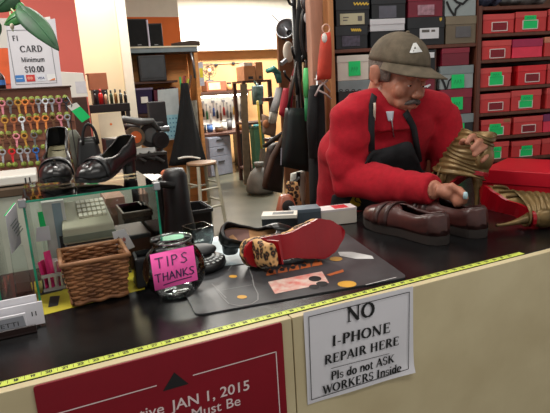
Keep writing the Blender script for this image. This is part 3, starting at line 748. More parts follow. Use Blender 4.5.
b2 = shoe_box(335, 26.5, 367.8, 48, m_blk, m_blkL, 'black shoe box with purple grey sticker at the bottom left corner', GL, sit=zL[0], lidf=.42, extra=many(goldmark(351.5, 361, 29.8), sticker(342, 36.2, 360, 46.5, mat('purple_grey_sticker', (66, 60, 74), .3, var=.4, scale=60))), cat='shoe box')
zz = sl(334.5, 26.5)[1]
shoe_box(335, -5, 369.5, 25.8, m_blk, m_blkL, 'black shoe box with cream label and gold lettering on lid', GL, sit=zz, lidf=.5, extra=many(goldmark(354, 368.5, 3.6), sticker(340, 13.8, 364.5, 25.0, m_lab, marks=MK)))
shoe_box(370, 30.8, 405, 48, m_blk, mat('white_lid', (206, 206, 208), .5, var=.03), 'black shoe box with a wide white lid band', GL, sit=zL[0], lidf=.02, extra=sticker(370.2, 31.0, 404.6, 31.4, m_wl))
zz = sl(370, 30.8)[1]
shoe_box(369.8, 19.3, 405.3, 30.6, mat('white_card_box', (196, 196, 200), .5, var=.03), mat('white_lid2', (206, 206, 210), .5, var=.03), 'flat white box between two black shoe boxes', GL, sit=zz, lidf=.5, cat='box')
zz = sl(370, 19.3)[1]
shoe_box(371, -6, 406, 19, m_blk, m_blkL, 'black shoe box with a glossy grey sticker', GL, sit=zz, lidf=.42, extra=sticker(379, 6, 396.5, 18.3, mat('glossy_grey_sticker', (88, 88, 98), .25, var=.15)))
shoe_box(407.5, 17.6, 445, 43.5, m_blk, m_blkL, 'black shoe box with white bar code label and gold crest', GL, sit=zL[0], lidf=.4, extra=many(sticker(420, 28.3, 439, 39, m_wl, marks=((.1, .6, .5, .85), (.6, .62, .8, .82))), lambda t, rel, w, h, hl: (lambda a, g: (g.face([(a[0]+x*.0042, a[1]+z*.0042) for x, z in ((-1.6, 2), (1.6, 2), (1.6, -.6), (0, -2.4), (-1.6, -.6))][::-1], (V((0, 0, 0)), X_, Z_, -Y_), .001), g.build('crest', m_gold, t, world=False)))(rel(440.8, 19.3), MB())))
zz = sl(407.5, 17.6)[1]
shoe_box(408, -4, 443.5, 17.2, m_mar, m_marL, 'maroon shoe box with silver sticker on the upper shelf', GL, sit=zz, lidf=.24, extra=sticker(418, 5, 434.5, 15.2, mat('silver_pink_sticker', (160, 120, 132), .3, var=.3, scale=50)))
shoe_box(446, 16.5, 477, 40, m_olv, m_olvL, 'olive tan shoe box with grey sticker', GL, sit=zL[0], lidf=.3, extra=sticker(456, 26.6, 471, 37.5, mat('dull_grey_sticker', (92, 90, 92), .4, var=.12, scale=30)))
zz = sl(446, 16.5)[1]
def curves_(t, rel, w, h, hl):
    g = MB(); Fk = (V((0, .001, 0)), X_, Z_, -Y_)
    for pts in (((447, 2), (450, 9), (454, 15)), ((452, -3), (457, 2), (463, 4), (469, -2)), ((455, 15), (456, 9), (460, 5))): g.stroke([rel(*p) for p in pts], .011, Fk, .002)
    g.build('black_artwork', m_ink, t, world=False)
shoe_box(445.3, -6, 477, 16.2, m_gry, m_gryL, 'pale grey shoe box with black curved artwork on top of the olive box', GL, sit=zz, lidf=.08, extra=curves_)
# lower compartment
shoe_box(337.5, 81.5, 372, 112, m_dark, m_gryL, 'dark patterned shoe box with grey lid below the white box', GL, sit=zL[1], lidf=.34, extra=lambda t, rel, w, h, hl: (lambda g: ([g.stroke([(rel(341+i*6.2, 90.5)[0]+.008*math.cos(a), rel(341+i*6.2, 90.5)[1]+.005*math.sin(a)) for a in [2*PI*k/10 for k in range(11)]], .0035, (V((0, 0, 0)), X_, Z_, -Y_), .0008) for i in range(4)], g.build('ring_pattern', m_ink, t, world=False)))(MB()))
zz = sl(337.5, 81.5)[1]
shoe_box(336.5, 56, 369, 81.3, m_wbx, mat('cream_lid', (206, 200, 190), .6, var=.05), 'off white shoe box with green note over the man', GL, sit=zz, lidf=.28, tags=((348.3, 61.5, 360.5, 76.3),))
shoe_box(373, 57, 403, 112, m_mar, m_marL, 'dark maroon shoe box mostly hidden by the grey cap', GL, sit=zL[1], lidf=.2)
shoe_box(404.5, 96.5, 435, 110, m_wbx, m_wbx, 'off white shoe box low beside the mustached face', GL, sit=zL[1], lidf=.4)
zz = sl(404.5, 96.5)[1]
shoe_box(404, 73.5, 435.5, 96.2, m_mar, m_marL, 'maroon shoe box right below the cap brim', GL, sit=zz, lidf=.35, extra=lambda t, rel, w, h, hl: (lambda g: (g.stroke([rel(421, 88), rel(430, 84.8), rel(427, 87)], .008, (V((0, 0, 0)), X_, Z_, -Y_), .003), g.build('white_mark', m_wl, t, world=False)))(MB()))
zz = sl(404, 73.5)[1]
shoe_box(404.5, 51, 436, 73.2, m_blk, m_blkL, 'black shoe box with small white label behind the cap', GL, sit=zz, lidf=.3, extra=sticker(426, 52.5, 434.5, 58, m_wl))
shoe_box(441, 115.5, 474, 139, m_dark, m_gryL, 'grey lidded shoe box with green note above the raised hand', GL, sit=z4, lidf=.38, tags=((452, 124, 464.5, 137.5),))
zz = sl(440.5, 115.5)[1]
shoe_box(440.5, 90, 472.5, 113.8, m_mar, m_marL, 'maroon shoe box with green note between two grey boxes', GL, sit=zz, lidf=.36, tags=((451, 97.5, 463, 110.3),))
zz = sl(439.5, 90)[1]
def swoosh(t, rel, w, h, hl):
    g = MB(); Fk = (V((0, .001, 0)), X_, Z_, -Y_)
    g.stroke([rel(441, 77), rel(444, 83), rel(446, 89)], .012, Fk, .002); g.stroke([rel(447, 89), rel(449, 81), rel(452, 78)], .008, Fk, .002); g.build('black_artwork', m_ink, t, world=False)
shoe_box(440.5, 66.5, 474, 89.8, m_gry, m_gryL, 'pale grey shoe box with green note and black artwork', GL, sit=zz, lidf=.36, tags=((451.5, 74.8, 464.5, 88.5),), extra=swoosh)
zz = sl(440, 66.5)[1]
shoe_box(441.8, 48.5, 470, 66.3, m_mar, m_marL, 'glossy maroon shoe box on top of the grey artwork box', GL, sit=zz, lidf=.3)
# clear bags on top of the red shelf
def bag(x0, x1, ztp, m, label, seed):
    x0 += 4
    s0 = sl(x0, 8)[0]; s1 = sl(x1, 8)[0]; rng = random.Random(seed); g = MB(); rings = []
    for i in range(7):
        v = i/6; f = math.sin(PI*(.12+.8*v))**.6
        rings.append([spos((s0+s1)/2+math.cos(a)*(s1-s0)/2*f*(1+rng.uniform(-.12, .12)), -.15+math.sin(a)*.13*f*(1+rng.uniform(-.1, .1)), zTop+.002+v*ztp) for a in [2*PI*k/16 for k in range(16)]])
    g.loft(rings); return tag(g.build('plastic_bag', m, smooth=True), label, 'bag', 'bags on top of the red shelf')
bag(478, 513, .1, mat('blue_black_bag', (30, 34, 66), .25, var=.8, scale=14, c2=(120, 130, 160)), 'shiny dark blue plastic bag on top of the red shelf', 3)
bag(514, 562, .09, mat('grey_clear_bag', (96, 98, 98), .25, var=.5, scale=14, c2=(190, 190, 188)), 'crumpled clear grey plastic bag on top of the red shelf', 5)
# ================================================================ long red boot box on the counter
c0, c1 = onZ(480.5, 197.5, 1.0), onZ(550, 204, 1.0)
dv = (c1-c0).normalized(); az = math.atan2(dv.y, dv.x)
rb = thing('boot_box', 'large plain red boot box with lid on the counter behind the lying gold boot', 'box', c0, az)
hB = .098; LB, DB = .5, .3
nrm = V((-dv.y, dv.x, 0))
ztop_ = onP(480, 169, c0, -nrm).z-1.0
g = MB(); g.mm((.003, .003, .0008), (LB-.003, DB-.003, ztop_-.002)); g.build('box_body', mat('boot_box_red', (190, 14, 34), .45, var=.08, scale=4), rb, world=False, bevel=.002)
g = MB(); g.mm((0, 0, ztop_*.52), (LB, DB, ztop_)); g.build('lid', mat('boot_box_lid_red', (200, 22, 42), .4, var=.06, scale=4), rb, world=False, bevel=.003)
# ================================================================ footwear
WT = [(0, .0), (.03, .42), (.1, .68), (.22, .72), (.42, .7), (.6, .9), (.72, 1.0), (.84, .93), (.93, .68), (.98, .36), (1, 0)]
WP = [(0, .0), (.03, .44), (.1, .66), (.22, .66), (.42, .6), (.58, .84), (.7, 1.0), (.82, .8), (.92, .42), (.98, .14), (1, 0)]
def shoe_geo(L, W, zb, hc, hv, t_open, wt=WT, rim=.74, N=64, lv=8, sole=.012, zs=None, toe_in=.78, wall_h=None):
    """returns upper, sole, insole builders; local y runs heel to toe, z up"""
    loop = []
    for k in range(N):
        a = 2*PI*k/N; t = (1-math.cos(a))/2; sgn = 1 if math.sin(a) >= 0 else -1
        tt = t; loop.append((sgn*interp(wt, tt)*W/2, tt*L, tt))
    up = MB(); rings = []
    for j in range(lv+1):
        v = j/lv*PI/2; cv = max(math.cos(v), 0)**.75; sv = math.sin(v)**.95; row = []
        for x, y, t in loop:
            z0 = interp(zb, t)+sole
            f = 0 if t < t_open-.05 else 1 if t > t_open+.05 else (t-t_open+.05)/.1
            f = f*f*(3-2*f)
            sc = lerp(rim, 0, f); h = lerp(interp(hc, t), interp(hv, t), f)
            yt = y
            if t > toe_in: yt = L*(toe_in+(t-toe_in)*.12)
            elif t < .1: yt = y+.012*(1-t/.1)
            row.append(V((x*lerp(sc, 1, cv)*(1+.05*math.sin(2*v)), lerp(yt, y, cv), z0+h*sv)))
        rings.append(row)
    up.loft(rings, True, False)
    so = MB(); r2 = []
    for dz, s_ in ((0, .96), (.0, 1.03), (sole, 1.04), (sole+.002, 1.0)):
        r2.append([V((x*s_, (y-L/2)*(1+(s_-1)*.5)+L/2, interp(zb, t)+dz)) for x, y, t in loop])
    so.loft(r2, True, False)
    # underside and insole as strips across the outline
    half = N//2
    for dz, s_, tgt in ((0, .96, so),):
        P = [V((x*s_, (y-L/2)*(1+(s_-1)*.5)+L/2, interp(zb, t)+dz)) for x, y, t in loop]
        tgt.add(P, [(k, k+1, N-k-1, N-k) for k in range(1, half-1)]+[(0, 1, N-1), (half-1, half, half+1)])
    ins = MB(); P = [V((x*.93, lerp(L/2, y, .97), interp(zb, t)+sole+.004)) for x, y, t in loop]
    ins.add(P, [(N-k, N-k-1, k+1, k) for k in range(1, half-1)]+[(N-1, 1, 0), (half+1, half, half-1)])
    rimt = MB(); pts = [rings[-1][k] for k in range(N) if loop[k][2] < t_open+.02]
    return up, so, ins, pts, loop, rings
def solid(o, th, off=1):
    m = o.modifiers.new('thick', 'SOLIDIFY'); m.thickness = th; m.offset = off
    return o
def rimtube(pts, r):        # order the rim points from one side round the heel to the other
    A = [p for p in pts if p.x > 1e-6]; B = [p for p in pts if p.x < -1e-6]
    A.sort(key=lambda p: -p.y); B.sort(key=lambda p: p.y); C_ = [p for p in pts if abs(p.x) <= 1e-6 and p.y < .05]
    g = MB(); g.tube(A+C_+B, r, 8); return g
def place(mbs, T, zmin=None):
    vs = [T @ p for m in mbs for p in m.v]
    if zmin is not None: T = M.Translation((0, 0, zmin-min(p.z for p in vs))) @ T
    return T
def axes_matrix(o, y, z):
    y = V(y).normalized(); z = V(z); z = (z-y*z.dot(y)).normalized(); x = y.cross(z)
    m = M((x, y, z)).transposed().to_4x4(); m.translation = V(o); return m

# ---- pair of brown leather lace-less shoes
m_brl = mat('brown_leather', (58, 29, 27), .36, var=.22, scale=14, bump=.06, bscale=60, c2=(76, 39, 35)); m_brs = mat('brown_rubber_sole', (42, 34, 31), .7, var=.1, bump=.1, bscale=200)
m_lin = mat('dark_shoe_lining', (34, 26, 24), .9, var=.1); m_brd = mat('dark_brown_leather', (52, 26, 24), .4, var=.15)
def brown_shoe(loc, rz, label):
    t = thing('leather_shoe', label, 'shoe', loc, rz, 'brown leather shoes on the counter')
    L, W = .315, .11
    zb = [(0, .0), (.3, .0), (.7, .0), (.9, .004), (1, .014)]
    hc = [(0, .058), (.1, .055), (.25, .042), (.4, .044), (.52, .052), (.6, .056)]; hv = [(.4, .06), (.55, .058), (.7, .05), (.82, .043), (.92, .036), (1, .025)]
    up, so, ins, pts, loop, rings = shoe_geo(L, W, zb, hc, hv, .5, sole=.026, rim=.66)
    solid(up.build('upper', m_brl, t, smooth=True, world=False), .003, 1)
    so.build('sole', m_brs, t, world=False, smooth=False)
    ins.build('insole', m_lin, t, world=False)
    rimtube(pts, .0052).build('padded_collar', m_brd, t, smooth=True, world=False)
    # two straps over the instep and a toe seam
    for f0, f1 in ((.56, .64), (.67, .735)):
        s_ = MB(); rr = []
        for f in (f0, f1):
            row = []
            for j in range(-7, 8):
                v = (1-abs(j)/7)*PI/2; y = f*L; hw = interp(WT, f)*W/2; cv = max(math.cos(v), 0)**.75
                row.append(V(((1 if j > 0 else -1)*hw*cv*1.06, y-.0, .026+.002+interp(hv, f)*math.sin(v)**.95+.0035*math.sin(v))))
            rr.append(row)
        s_.loft(rr, False, False); solid(s_.build('strap', m_brd, t, smooth=True, world=False), .004, 1)
    s_ = MB(); P = []
    for j in range(-7, 8):
        v = (1-abs(j)/7)*PI/2*.8; f = .8-.06*math.sin(v); hw = interp(WT, f)*W/2; cv = max(math.cos(v), 0)**.75
        P.append(V(((1 if j >= 0 else -1)*hw*cv*1.07, f*L, .027+interp(hv, f)*math.sin(v)**.95+.002)))
    s_.tube(P, .0016, 5); s_.build('toe_seam', m_brd, t, smooth=True, world=False)
    s_ = MB(); rr = []
    for z in (.03, .075):
        rr.append([V((x*1.09*(1-.12*(z-.03)/.045), -.004+(y)*1.0+(.006 if z > .05 else 0), z)) for x, y in [(hw_*interp(WT, t_)*W/2, t_*L) for hw_, t_ in [(1, .16), (1, .1), (1, .05), (1, .02), (0, 0), (-1, .02), (-1, .05), (-1, .1), (-1, .16)]]])
    s_.loft(rr, False, False); solid(s_.build('heel_counter', m_brd, t, smooth=True, world=False), .002, 1)
    return t
brown_shoe((1.513, .160, 1.0008), .12, 'brown leather shoe lying nearer to the paper notice')
brown_shoe((1.642, .148, 1.0008), .12, 'brown leather shoe in front of the standing gold boot')

# ---- pair of black high heeled pumps on the glass case
m_pat = mat('black_polished_leather', (22, 22, 23), .3, var=.25, scale=10); m_ols = mat('olive_insole', (112, 106, 78), .6, var=.25, scale=12)
def pump(loc, rz, label, H=.07):
    t = thing('high_heeled_pump', label, 'shoe', loc, rz, 'black pumps on the glass case')
    L, W = .212, .079
    zb = [(0, H), (.12, H), (.3, H*.86), (.5, H*.4), (.66, .008), (.8, .004), (.95, .006), (1, .012)]
    hc = [(0, .055), (.1, .052), (.25, .036), (.4, .03), (.55, .035), (.64, .04)]; hv = [(.5, .042), (.65, .042), (.78, .04), (.9, .036), (1, .024)]
    up, so, ins, pts, loop, rings = shoe_geo(L, W, zb, hc, hv, .67, wt=WT, sole=.008, rim=.86)
    solid(up.build('upper', m_pat, t, smooth=True, world=False), .002, 1)
    so.build('sole', m_black, t, world=False); ins.build('insole', m_ols, t, world=False)
    rimtube(pts, .0022).build('topline_piping', m_pat, t, smooth=True, world=False)
    h = MB(); h.loft([[V((x*W*.62*s_, .035+y*.066*s_+dy, z)) for x, y in [(math.cos(a)*.5, math.sin(a)*.5) for a in [2*PI*k/20 for k in range(20)]]] for z, s_, dy in ((0, .62, -.012), (.02, .64, -.012), (.05, .8, -.006), (H+.004, 1.0, 0))])
    h.build('heel', m_pat, t, smooth=False, world=False)
    s_ = MB(); rr = []
    for f in (.68, .76):
        row = []
        for j in range(-7, 8):
            v = (1-abs(j)/7)*PI/2; hw = interp(WT, f)*W/2; cv = max(math.cos(v), 0)**.75
            row.append(V(((1 if j > 0 else -1)*hw*cv*1.05, f*L, interp(zb, f)+.01+interp(hv, f)*math.sin(v)**.95+.003*math.sin(v))))
        rr.append(row)
    s_.loft(rr, False, False); solid(s_.build('vamp_band', m_black, t, smooth=True, world=False), .003, 1)
    return t
def toeplace(tip, rz, L):      # origin so that the toe tip lands at a point
    return V((tip.x+math.sin(rz)*L, tip.y-math.cos(rz)*L, tip.z))
zt_ = 1.2382
tA = onZ(54.5, 185.5, zt_); rA = PI-.16
pump(toeplace(tA, rA, .212), rA, 'black high heeled pump on the glass case facing straight forward')
tB = onZ(80.5, 186.5, zt_); rB = PI-.82
pump(toeplace(tB, rB, .212), rB, 'black high heeled pump on the glass case seen from its side', .04)

# ---- gold ruched ankle boots with stiletto heels
m_goldl = mat('gold_leather', (106, 85, 50), .4, metal=.4, var=.3, scale=18, bump=.1, bscale=50, c2=(134, 108, 66)); m_redsole = mat('red_lacquer_sole', (150, 8, 24), .3, var=.08)
m_goldd = mat('dark_gold_leather', (96, 74, 42), .4, metal=.5, var=.25, scale=20)
def gold_boot(T, label, ztop=.285, zmin=None, k=1.0):
    T = T @ M.Scale(k, 4)
    L, W, H = .205, .084, .115
    zb = [(0, H), (.14, H), (.32, H*.82), (.52, H*.36), (.68, .014), (.8, .01), (.95, .012), (1, .018)]
    hc = [(0, .08), (.1, .08), (.3, .085), (.5, .09), (.6, .09)]; hv = [(.5, .095), (.6, .08), (.72, .056), (.84, .045), (.94, .036), (1, .022)]
    up, so, ins, pts, loop, rings = shoe_geo(L, W, zb, hc, hv, .6, wt=WP, sole=.01, rim=.8)
    shaft = MB(); R_ = []
    for i in range(41):
        v = i/40; z = lerp(H-.012, ztop, v); rip = 1+.05*math.sin(v*2*PI*9)+.02*math.sin(v*40)
        rx = lerp(.0435, .043, v)*rip; ry = lerp(.078, .05, v**.8)*rip; cy = lerp(.083, .058, v)
        R_.append([V((rx*math.cos(a), cy+ry*math.sin(a), z+.006*math.sin(a*2+v*9)+.004*math.cos(a))) for a in [2*PI*k/28 for k in range(28)]])
    for i in range(4):
        R_.append([V((p.x*(1-.06*(i+1)), .058+(p.y-.058)*(1-.06*(i+1)), p.z-.002-.012*i)) for p in R_[40]])
    shaft.loft(R_, True, False)
    band = []
    for f, zz in ((.5, .0), (.6, .0), (.7, .0)):
        s_ = MB(); P = []
        for j in range(-8, 9):
            v = (1-abs(j)/8)*PI/2; hw = interp(WP, f)*W/2; cv = max(math.cos(v), 0)**.75
            P.append(V(((1 if j >= 0 else -1)*hw*cv*1.1, f*L+.006*math.sin(v), interp(zb, f)+.014+interp(hv, f)*math.sin(v)**.95+.003)))
        s_.tube(P, .0075, 8, flat=.6); band.append(s_)
    heel = MB(); heel.tube([(0, .03, H+.012), (0, .022, H-.02), (0, .012, H-.055), (0, .006, .03), (0, .004, .006), (0, .004, 0)], [.024, .014, .008, .0055, .005, .005], 16, up=V((0, 1, 0)))
    ctr = MB(); ctr.ell((0, .024, H+.045), (.036, .027, .044), 20, 12)
    zip_ = MB(); zip_.tube([(.043, .05, H+.05), (.045, .052, ztop-.03)], .003, 5)
    if zmin is not None: T = place([up, so, heel, shaft, ctr]+band, T, zmin)
    KS = M.Scale(k, 4); T = M.Translation(T.translation) @ T.to_3x3().normalized().to_4x4()
    for mb in [up, so, heel, shaft, ctr, zip_]+band: mb.T(KS)
    t = thing('gold_ankle_boot', label, 'boot', T=T, group='gold ruched ankle boots')
    for nm, mb, m, sm in (('foot_upper', up, m_goldl, 1), ('ruched_shaft', shaft, m_goldl, 1), ('sole', so, m_redsole, 0), ('stiletto_heel', heel, m_goldl, 1), ('heel_counter', ctr, m_goldl, 1), ('zip', zip_, m_goldd, 1)):
        mb.build(nm, m, t, smooth=bool(sm), world=False)
    for b in band: b.build('ruched_band', m_goldd, t, smooth=True, world=False)
    return t
tip = onZ(474.5, 215, 1.012)
yb = V((-.38, .92, .12)); BT = axes_matrix((0, 0, 0), yb-V((.24, -.1, 1))*(yb.dot(V((.24, -.1, 1)))/1.0676), V((.24, -.1, 1)))
BT.translation = tip-(BT.to_3x3() @ V((0, .004, 0)))
gold_boot(BT, 'gold ruched boot held upright by its shaft in the man hands', ztop=.232, k=1.1)
BOOT_D = ((BT @ V((0, .066, .22)))-CAM).dot(FWD)
tip2 = onZ(496, 230, 1.008)
zb_ = V((.90, -.42, .015)); yb_ = V((.78, .52, .40))
LT = M((yb_.cross(zb_).normalized(), (yb_-zb_*yb_.dot(zb_)/zb_.length_squared).normalized(), zb_.normalized())).transposed().to_4x4()
LT.translation = tip2-(LT.to_3x3() @ V((0, .004, 0)))+V((0, 0, .012))
gold_boot(LT, 'gold ruched boot lying on its back with red sole showing', zmin=1.0008, k=.9)

# ---- leopard print pair
m_leo = leopard(); m_tan = mat('tan_insole', (196, 146, 100), .6, var=.08); m_mauve = mat('mauve_heel_pad', (128, 92, 84), .6, var=.08)
def leopard_parts(H=.085):
    L, W = .235, .088
    zb = [(0, H), (.14, H), (.32, H*.84), (.52, H*.4), (.68, .012), (.8, .008), (.95, .01), (1, .016)]
    hc = [(0, .03), (.1, .03), (.25, .016), (.4, .012), (.55, .02), (.66, .03)]; hv = [(.5, .048), (.62, .05), (.76, .044), (.9, .034), (1, .016)]
    return L, W, H, zb, shoe_geo(L, W, zb, hc, hv, .6, wt=WP, sole=.008, rim=.93)
def block_heel(H, wd=.05, ln=.058):
    h = MB(); h.loft([[V((x*wd*s_, .034+y*ln*s_+dy, z)) for x, y in rrect(1, 1, .35, 4)] for z, s_, dy in ((0, .72, -.006), (.02, .74, -.006), (.05, .86, -.003), (H+.004, 1.0, 0))]); return h
# lying on its side, sole to the customer
L, W, H, zb, (up, so, ins, pts, loop, rings) = leopard_parts(.066)
hl = block_heel(H, .068, .03); dz_ = 0
for _ in range(4):
    Hp, Tp = onZ(262, 259, 1.04+dz_), onZ(351, 231, 1.05+dz_)
    Sc = (Tp-Hp).length/L*.98
    Tl = axes_matrix(Hp, Tp-Hp, V((.42, .88, -.12))) @ M.Scale(Sc, 4)
    e_ = 1.0056-min((Tl @ p).z for m_ in (up, so, hl) for p in m_.v); dz_ += e_
Tl = M.Translation((0, 0, e_)) @ Tl
lt = thing('leopard_pump', 'leopard print pump lying on its side with glossy red sole up front', 'shoe', T=M.Translation(Tl.translation) @ Tl.to_3x3().normalized().to_4x4(), group='leopard print pumps')
k_ = M.Scale(Sc, 4)
for m_ in (up, so, ins, hl): m_.T(k_)
solid(up.build('upper', m_leo, lt, smooth=True, world=False), .002, 1); so.build('sole', m_redsole, lt, world=False); ins.build('insole', m_tan, lt, world=False)
hl.build('block_heel', m_leo, lt, world=False, bevel=.003)
br_ = MB(); br_.box((0, .034*Sc+.0155*Sc, H*.5*Sc), (.05*Sc, .004, H*.86*Sc)); br_.build('heel_breast', m_redsole, lt, world=False)
# second of the pair upright, insole showing
L, W, H, zb, (up, so, ins, pts, loop, rings) = leopard_parts(.052)
o2 = onZ(219, 240, 1.055); d2 = V((.955, -.29, 0))
T2 = place([up, so, block_heel(H)], axes_matrix((o2.x, o2.y, 1.0046), d2, V((-.2, -.62, .8))), 1.0048) 
l2 = thing('leopard_pump', 'open black edged pump showing its tan and mauve insole', 'shoe', T=T2, group='leopard print pumps')
solid(up.build('upper', m_pat, l2, smooth=True, world=False), .002, 1); so.build('sole', m_black, l2, world=False)
ins.build('insole', m_tan, l2, world=False); rimtube(pts, .003).build('black_piping', m_black, l2, smooth=True, world=False)
hp = MB(); hp.prism([(x*.9, y) for x, y in [(interp(WP, t_)*W/2*.9*s_, t_*L*.98+.004) for s_, t_ in [(1, .02), (1, .08), (1, .15), (1, .25), (1, .33), (-1, .33), (-1, .25), (-1, .15), (-1, .08), (-1, .02)]]], .0015, (V((0, 0, 0)), X_, Y_, Z_))
for p in hp.v: p.z += interp(zb, p.y/L)+.0125
hp.build('heel_pad', m_mauve, l2, world=False)
block_heel(H).build('block_heel', m_pat, l2, world=False, bevel=.003)

# ---- little cartons behind the leopard shoes
def carton(name, bl, w, d, h, rz, mats, label, marks=()):
    t = thing(name, label, 'box', bl, rz, 'small cartons behind the leopard shoe')
    g = MB(); g.mm((0, 0, .0008), (w, d, h)); g.build('carton_body', mats[0], t, world=False, bevel=.0012)
    g = MB(); g.mm((-.0004, -.0004, h*.86), (w+.0004, d+.0004, h+.0006)); g.build('carton_top', mats[1], t, world=False, bevel=.0008)
    for (a, b, c, dd, m, nm) in marks:
        g = MB(); g.face([(a*w, b*d), (c*w, b*d), (c*w, dd*d), (a*w, dd*d)], (V((0, 0, h+.0006)), X_, Y_, Z_), .0005); g.build(nm, m, t, world=False)
    return t
b1 = onZ(263, 241, 1.0)
carton('small_carton', (b1.x, b1.y, 1.0046), .105, .055, .072, -.5, (m_black, m_wbx), 'small black carton with white top behind the leopard shoe heel', ((.3, .2, .9, .75, m_dark, 'dark_print'),))
b2_ = onZ(291, 236, 1.0)
carton('small_carton', (b2_.x+.012, b2_.y+.01, 1.0008), .09, .06, .075, -.3, (mat('slate_blue_carton', (60, 70, 80), .5), mat('slate_lid', (84, 96, 108), .5)), 'slate blue carton between the white topped carton and red striped carton')
b3_ = onZ(306, 232, 1.0)
carton('small_carton', (b3_.x+.068, b3_.y+.02, 1.0008), .12, .06, .052, -.2, (m_wbx, mat('white_red_top', (216, 206, 206), .5)), 'white carton with a red stripe behind the leopard print vamp', ((.4, .1, .8, .9, m_red, 'red_stripe'),))
# ================================================================ the man behind the counter
from mathutils.bvhtree import BVHTree
m_skin = mat('skin', (170, 112, 88), .5, var=.1, scale=30, c2=(186, 124, 100), bump=.03, bscale=250)
m_fleece = mat('red_fleece', (164, 7, 30), .95, var=.06, scale=60, bump=.12, bscale=260, c2=(172, 9, 33))
m_apron = mat('black_apron_cloth', (26, 27, 31), .9, var=.2, scale=18, bump=.06, bscale=200, c2=(38, 39, 43))
m_cap = mat('olive_canvas', (90, 80, 64), .85, var=.14, scale=30, bump=.12, bscale=260, c2=(104, 92, 75))
m_hair = mat('grey_hair', (112, 102, 94), .8, var=.35, scale=120, bump=.4, bscale=300)
m_shirt = mat('grey_tee_shirt', (178, 182, 192), .85, var=.06)
m_denim = mat('dark_trousers', (34, 36, 46), .9, var=.15)
Rsh, Rel, Rwr = at(352, 116, 1.80), at(352, 181, 1.84), at(436, 190, 1.54)
Lsh, Lel, Lwr = at(441, 114, 1.95), at(449, 173, 1.95), at(475, 151, BOOT_D+.1)
lat = (Lsh-Rsh); lat.z = 0; lat.normalize(); frt = lat.cross(Z_).normalized()
neck = at(389, 121, 1.84)
HS = 1.06
hc_ = at(397.5, 74.5, 1.80)
TB = [(-.02, (1.725, .93, .62), .18, .14), (.12, (1.73, .92, .82), .185, .15), (.3, (1.735, .895, .97), .185, .15), (.5, (1.738, .84, 1.09), .207, .15), (.7, (1.718, .77, 1.2), .226, .135), (.86, None, .165, .105), (1.0, None, .085, .08)]
mid_sh = (Rsh+Lsh)/2
TB[5] = (.86, tuple(mid_sh.lerp(neck, .25)-frt*.02+V((0, 0, -.012))), .172, .11)
TB[6] = (1.0, tuple(neck-frt*.012), .082, .078)
def torso_c(v):
    for (a, ca, xa, ya), (b, cb, xb, yb2) in zip(TB, TB[1:]):
        if v <= b:
            s = max(0, min(1, (v-a)/(b-a))); return V(ca).lerp(V(cb), s), lerp(xa, xb, s), lerp(ya, yb2, s)
    return V(TB[-1][1]), TB[-1][2], TB[-1][3]
def torso(v, a, off=0):
    c, rx, ry = torso_c(v); s, k = math.sin(a), math.cos(a)
    up_ = (torso_c(min(v+.05, 1))[0]-torso_c(max(v-.05, -.02))[0]).normalized()
    f2 = (frt-up_*frt.dot(up_)).normalized()
    return c+lat*((rx+off)*math.copysign(abs(s)**.85, s))+f2*((ry+off)*math.copysign(abs(k)**.85, k))
ROLL_H = 5
# ---- head frame: x = his right, y = where the face points, z = crown
psi, tau = math.radians(33), math.radians(19)
tc_ = V((-RGT.x*0-math.sin(YAW), -math.cos(YAW), 0)); rg_ = V((math.cos(YAW), -math.sin(YAW), 0))
fh = tc_*math.cos(psi)+rg_*math.sin(psi)
fy = (fh*math.cos(tau)-Z_*math.sin(tau)).normalized(); fx = fy.cross(Z_).normalized(); fz = fx.cross(fy)
roll = math.radians(ROLL_H); fx, fz = fx*math.cos(roll)+fz*math.sin(roll), fz*math.cos(roll)-fx*math.sin(roll)
HM = M((fx, fy, fz)).transposed().to_4x4() @ M.Scale(HS, 4); HM.translation = hc_
H3 = HM.to_3x3()
def hp(x, y, z): return HM @ V((x, y, z))
man_body = MB()
def hell(c, r, rz=0, rx=0): man_body.ell(hp(*c), r, 18, 12, H3 @ (M.Rotation(rz, 3, 'Z') @ M.Rotation(rx, 3, 'X')))
hell((0, -.012, .035), (.077, .098, .088)); hell((0, .022, -.035), (.064, .074, .086)); hell((0, .066, -.1), (.028, .024, .022))
for s in (-1, 1):
    hell((s*.043, .012, -.072), (.025, .046, .036)); hell((s*.041, .066, -.034), (.027, .024, .028)); hell((s*.032, .082, .018), (.026, .014, .011))
    hell((s*.013, .105, -.04), (.0095, .011, .009)); hell((s*.031, .079, -.006), (.0155, .013, .0115)); hell((s*.03, .074, -.072), (.02, .02, .02))
    hell((s*.084, -.018, -.008), (.0075, .021, .030), rz=s*.5); hell((s*.086, -.021, .006), (.007, .021, .016), rz=s*.5); hell((s*.079, -.008, -.034), (.008, .010, .010))
hell((0, .09, -.064), (.026, .011, .0075)); hell((0, .088, -.08), (.022, .011, .008)); hell((0, .035, -.108), (.046, .05, .028)); hell((0, .08, .03), (.045, .016, .014))
man_body.tube([hp(0, .086, .004), hp(0, .1, -.014), hp(0, .116, -.034), hp(0, .108, -.046)], [.009*HS, .011*HS, .0145*HS, .009*HS], 12)
man_body.tube([hp(0, -.03, -.03), hp(0, -.035, -.09), neck-frt*.015+V((0, 0, .02)), neck-frt*.04-V((0, 0, .07))], [.062, .062, .064, .06], 18)
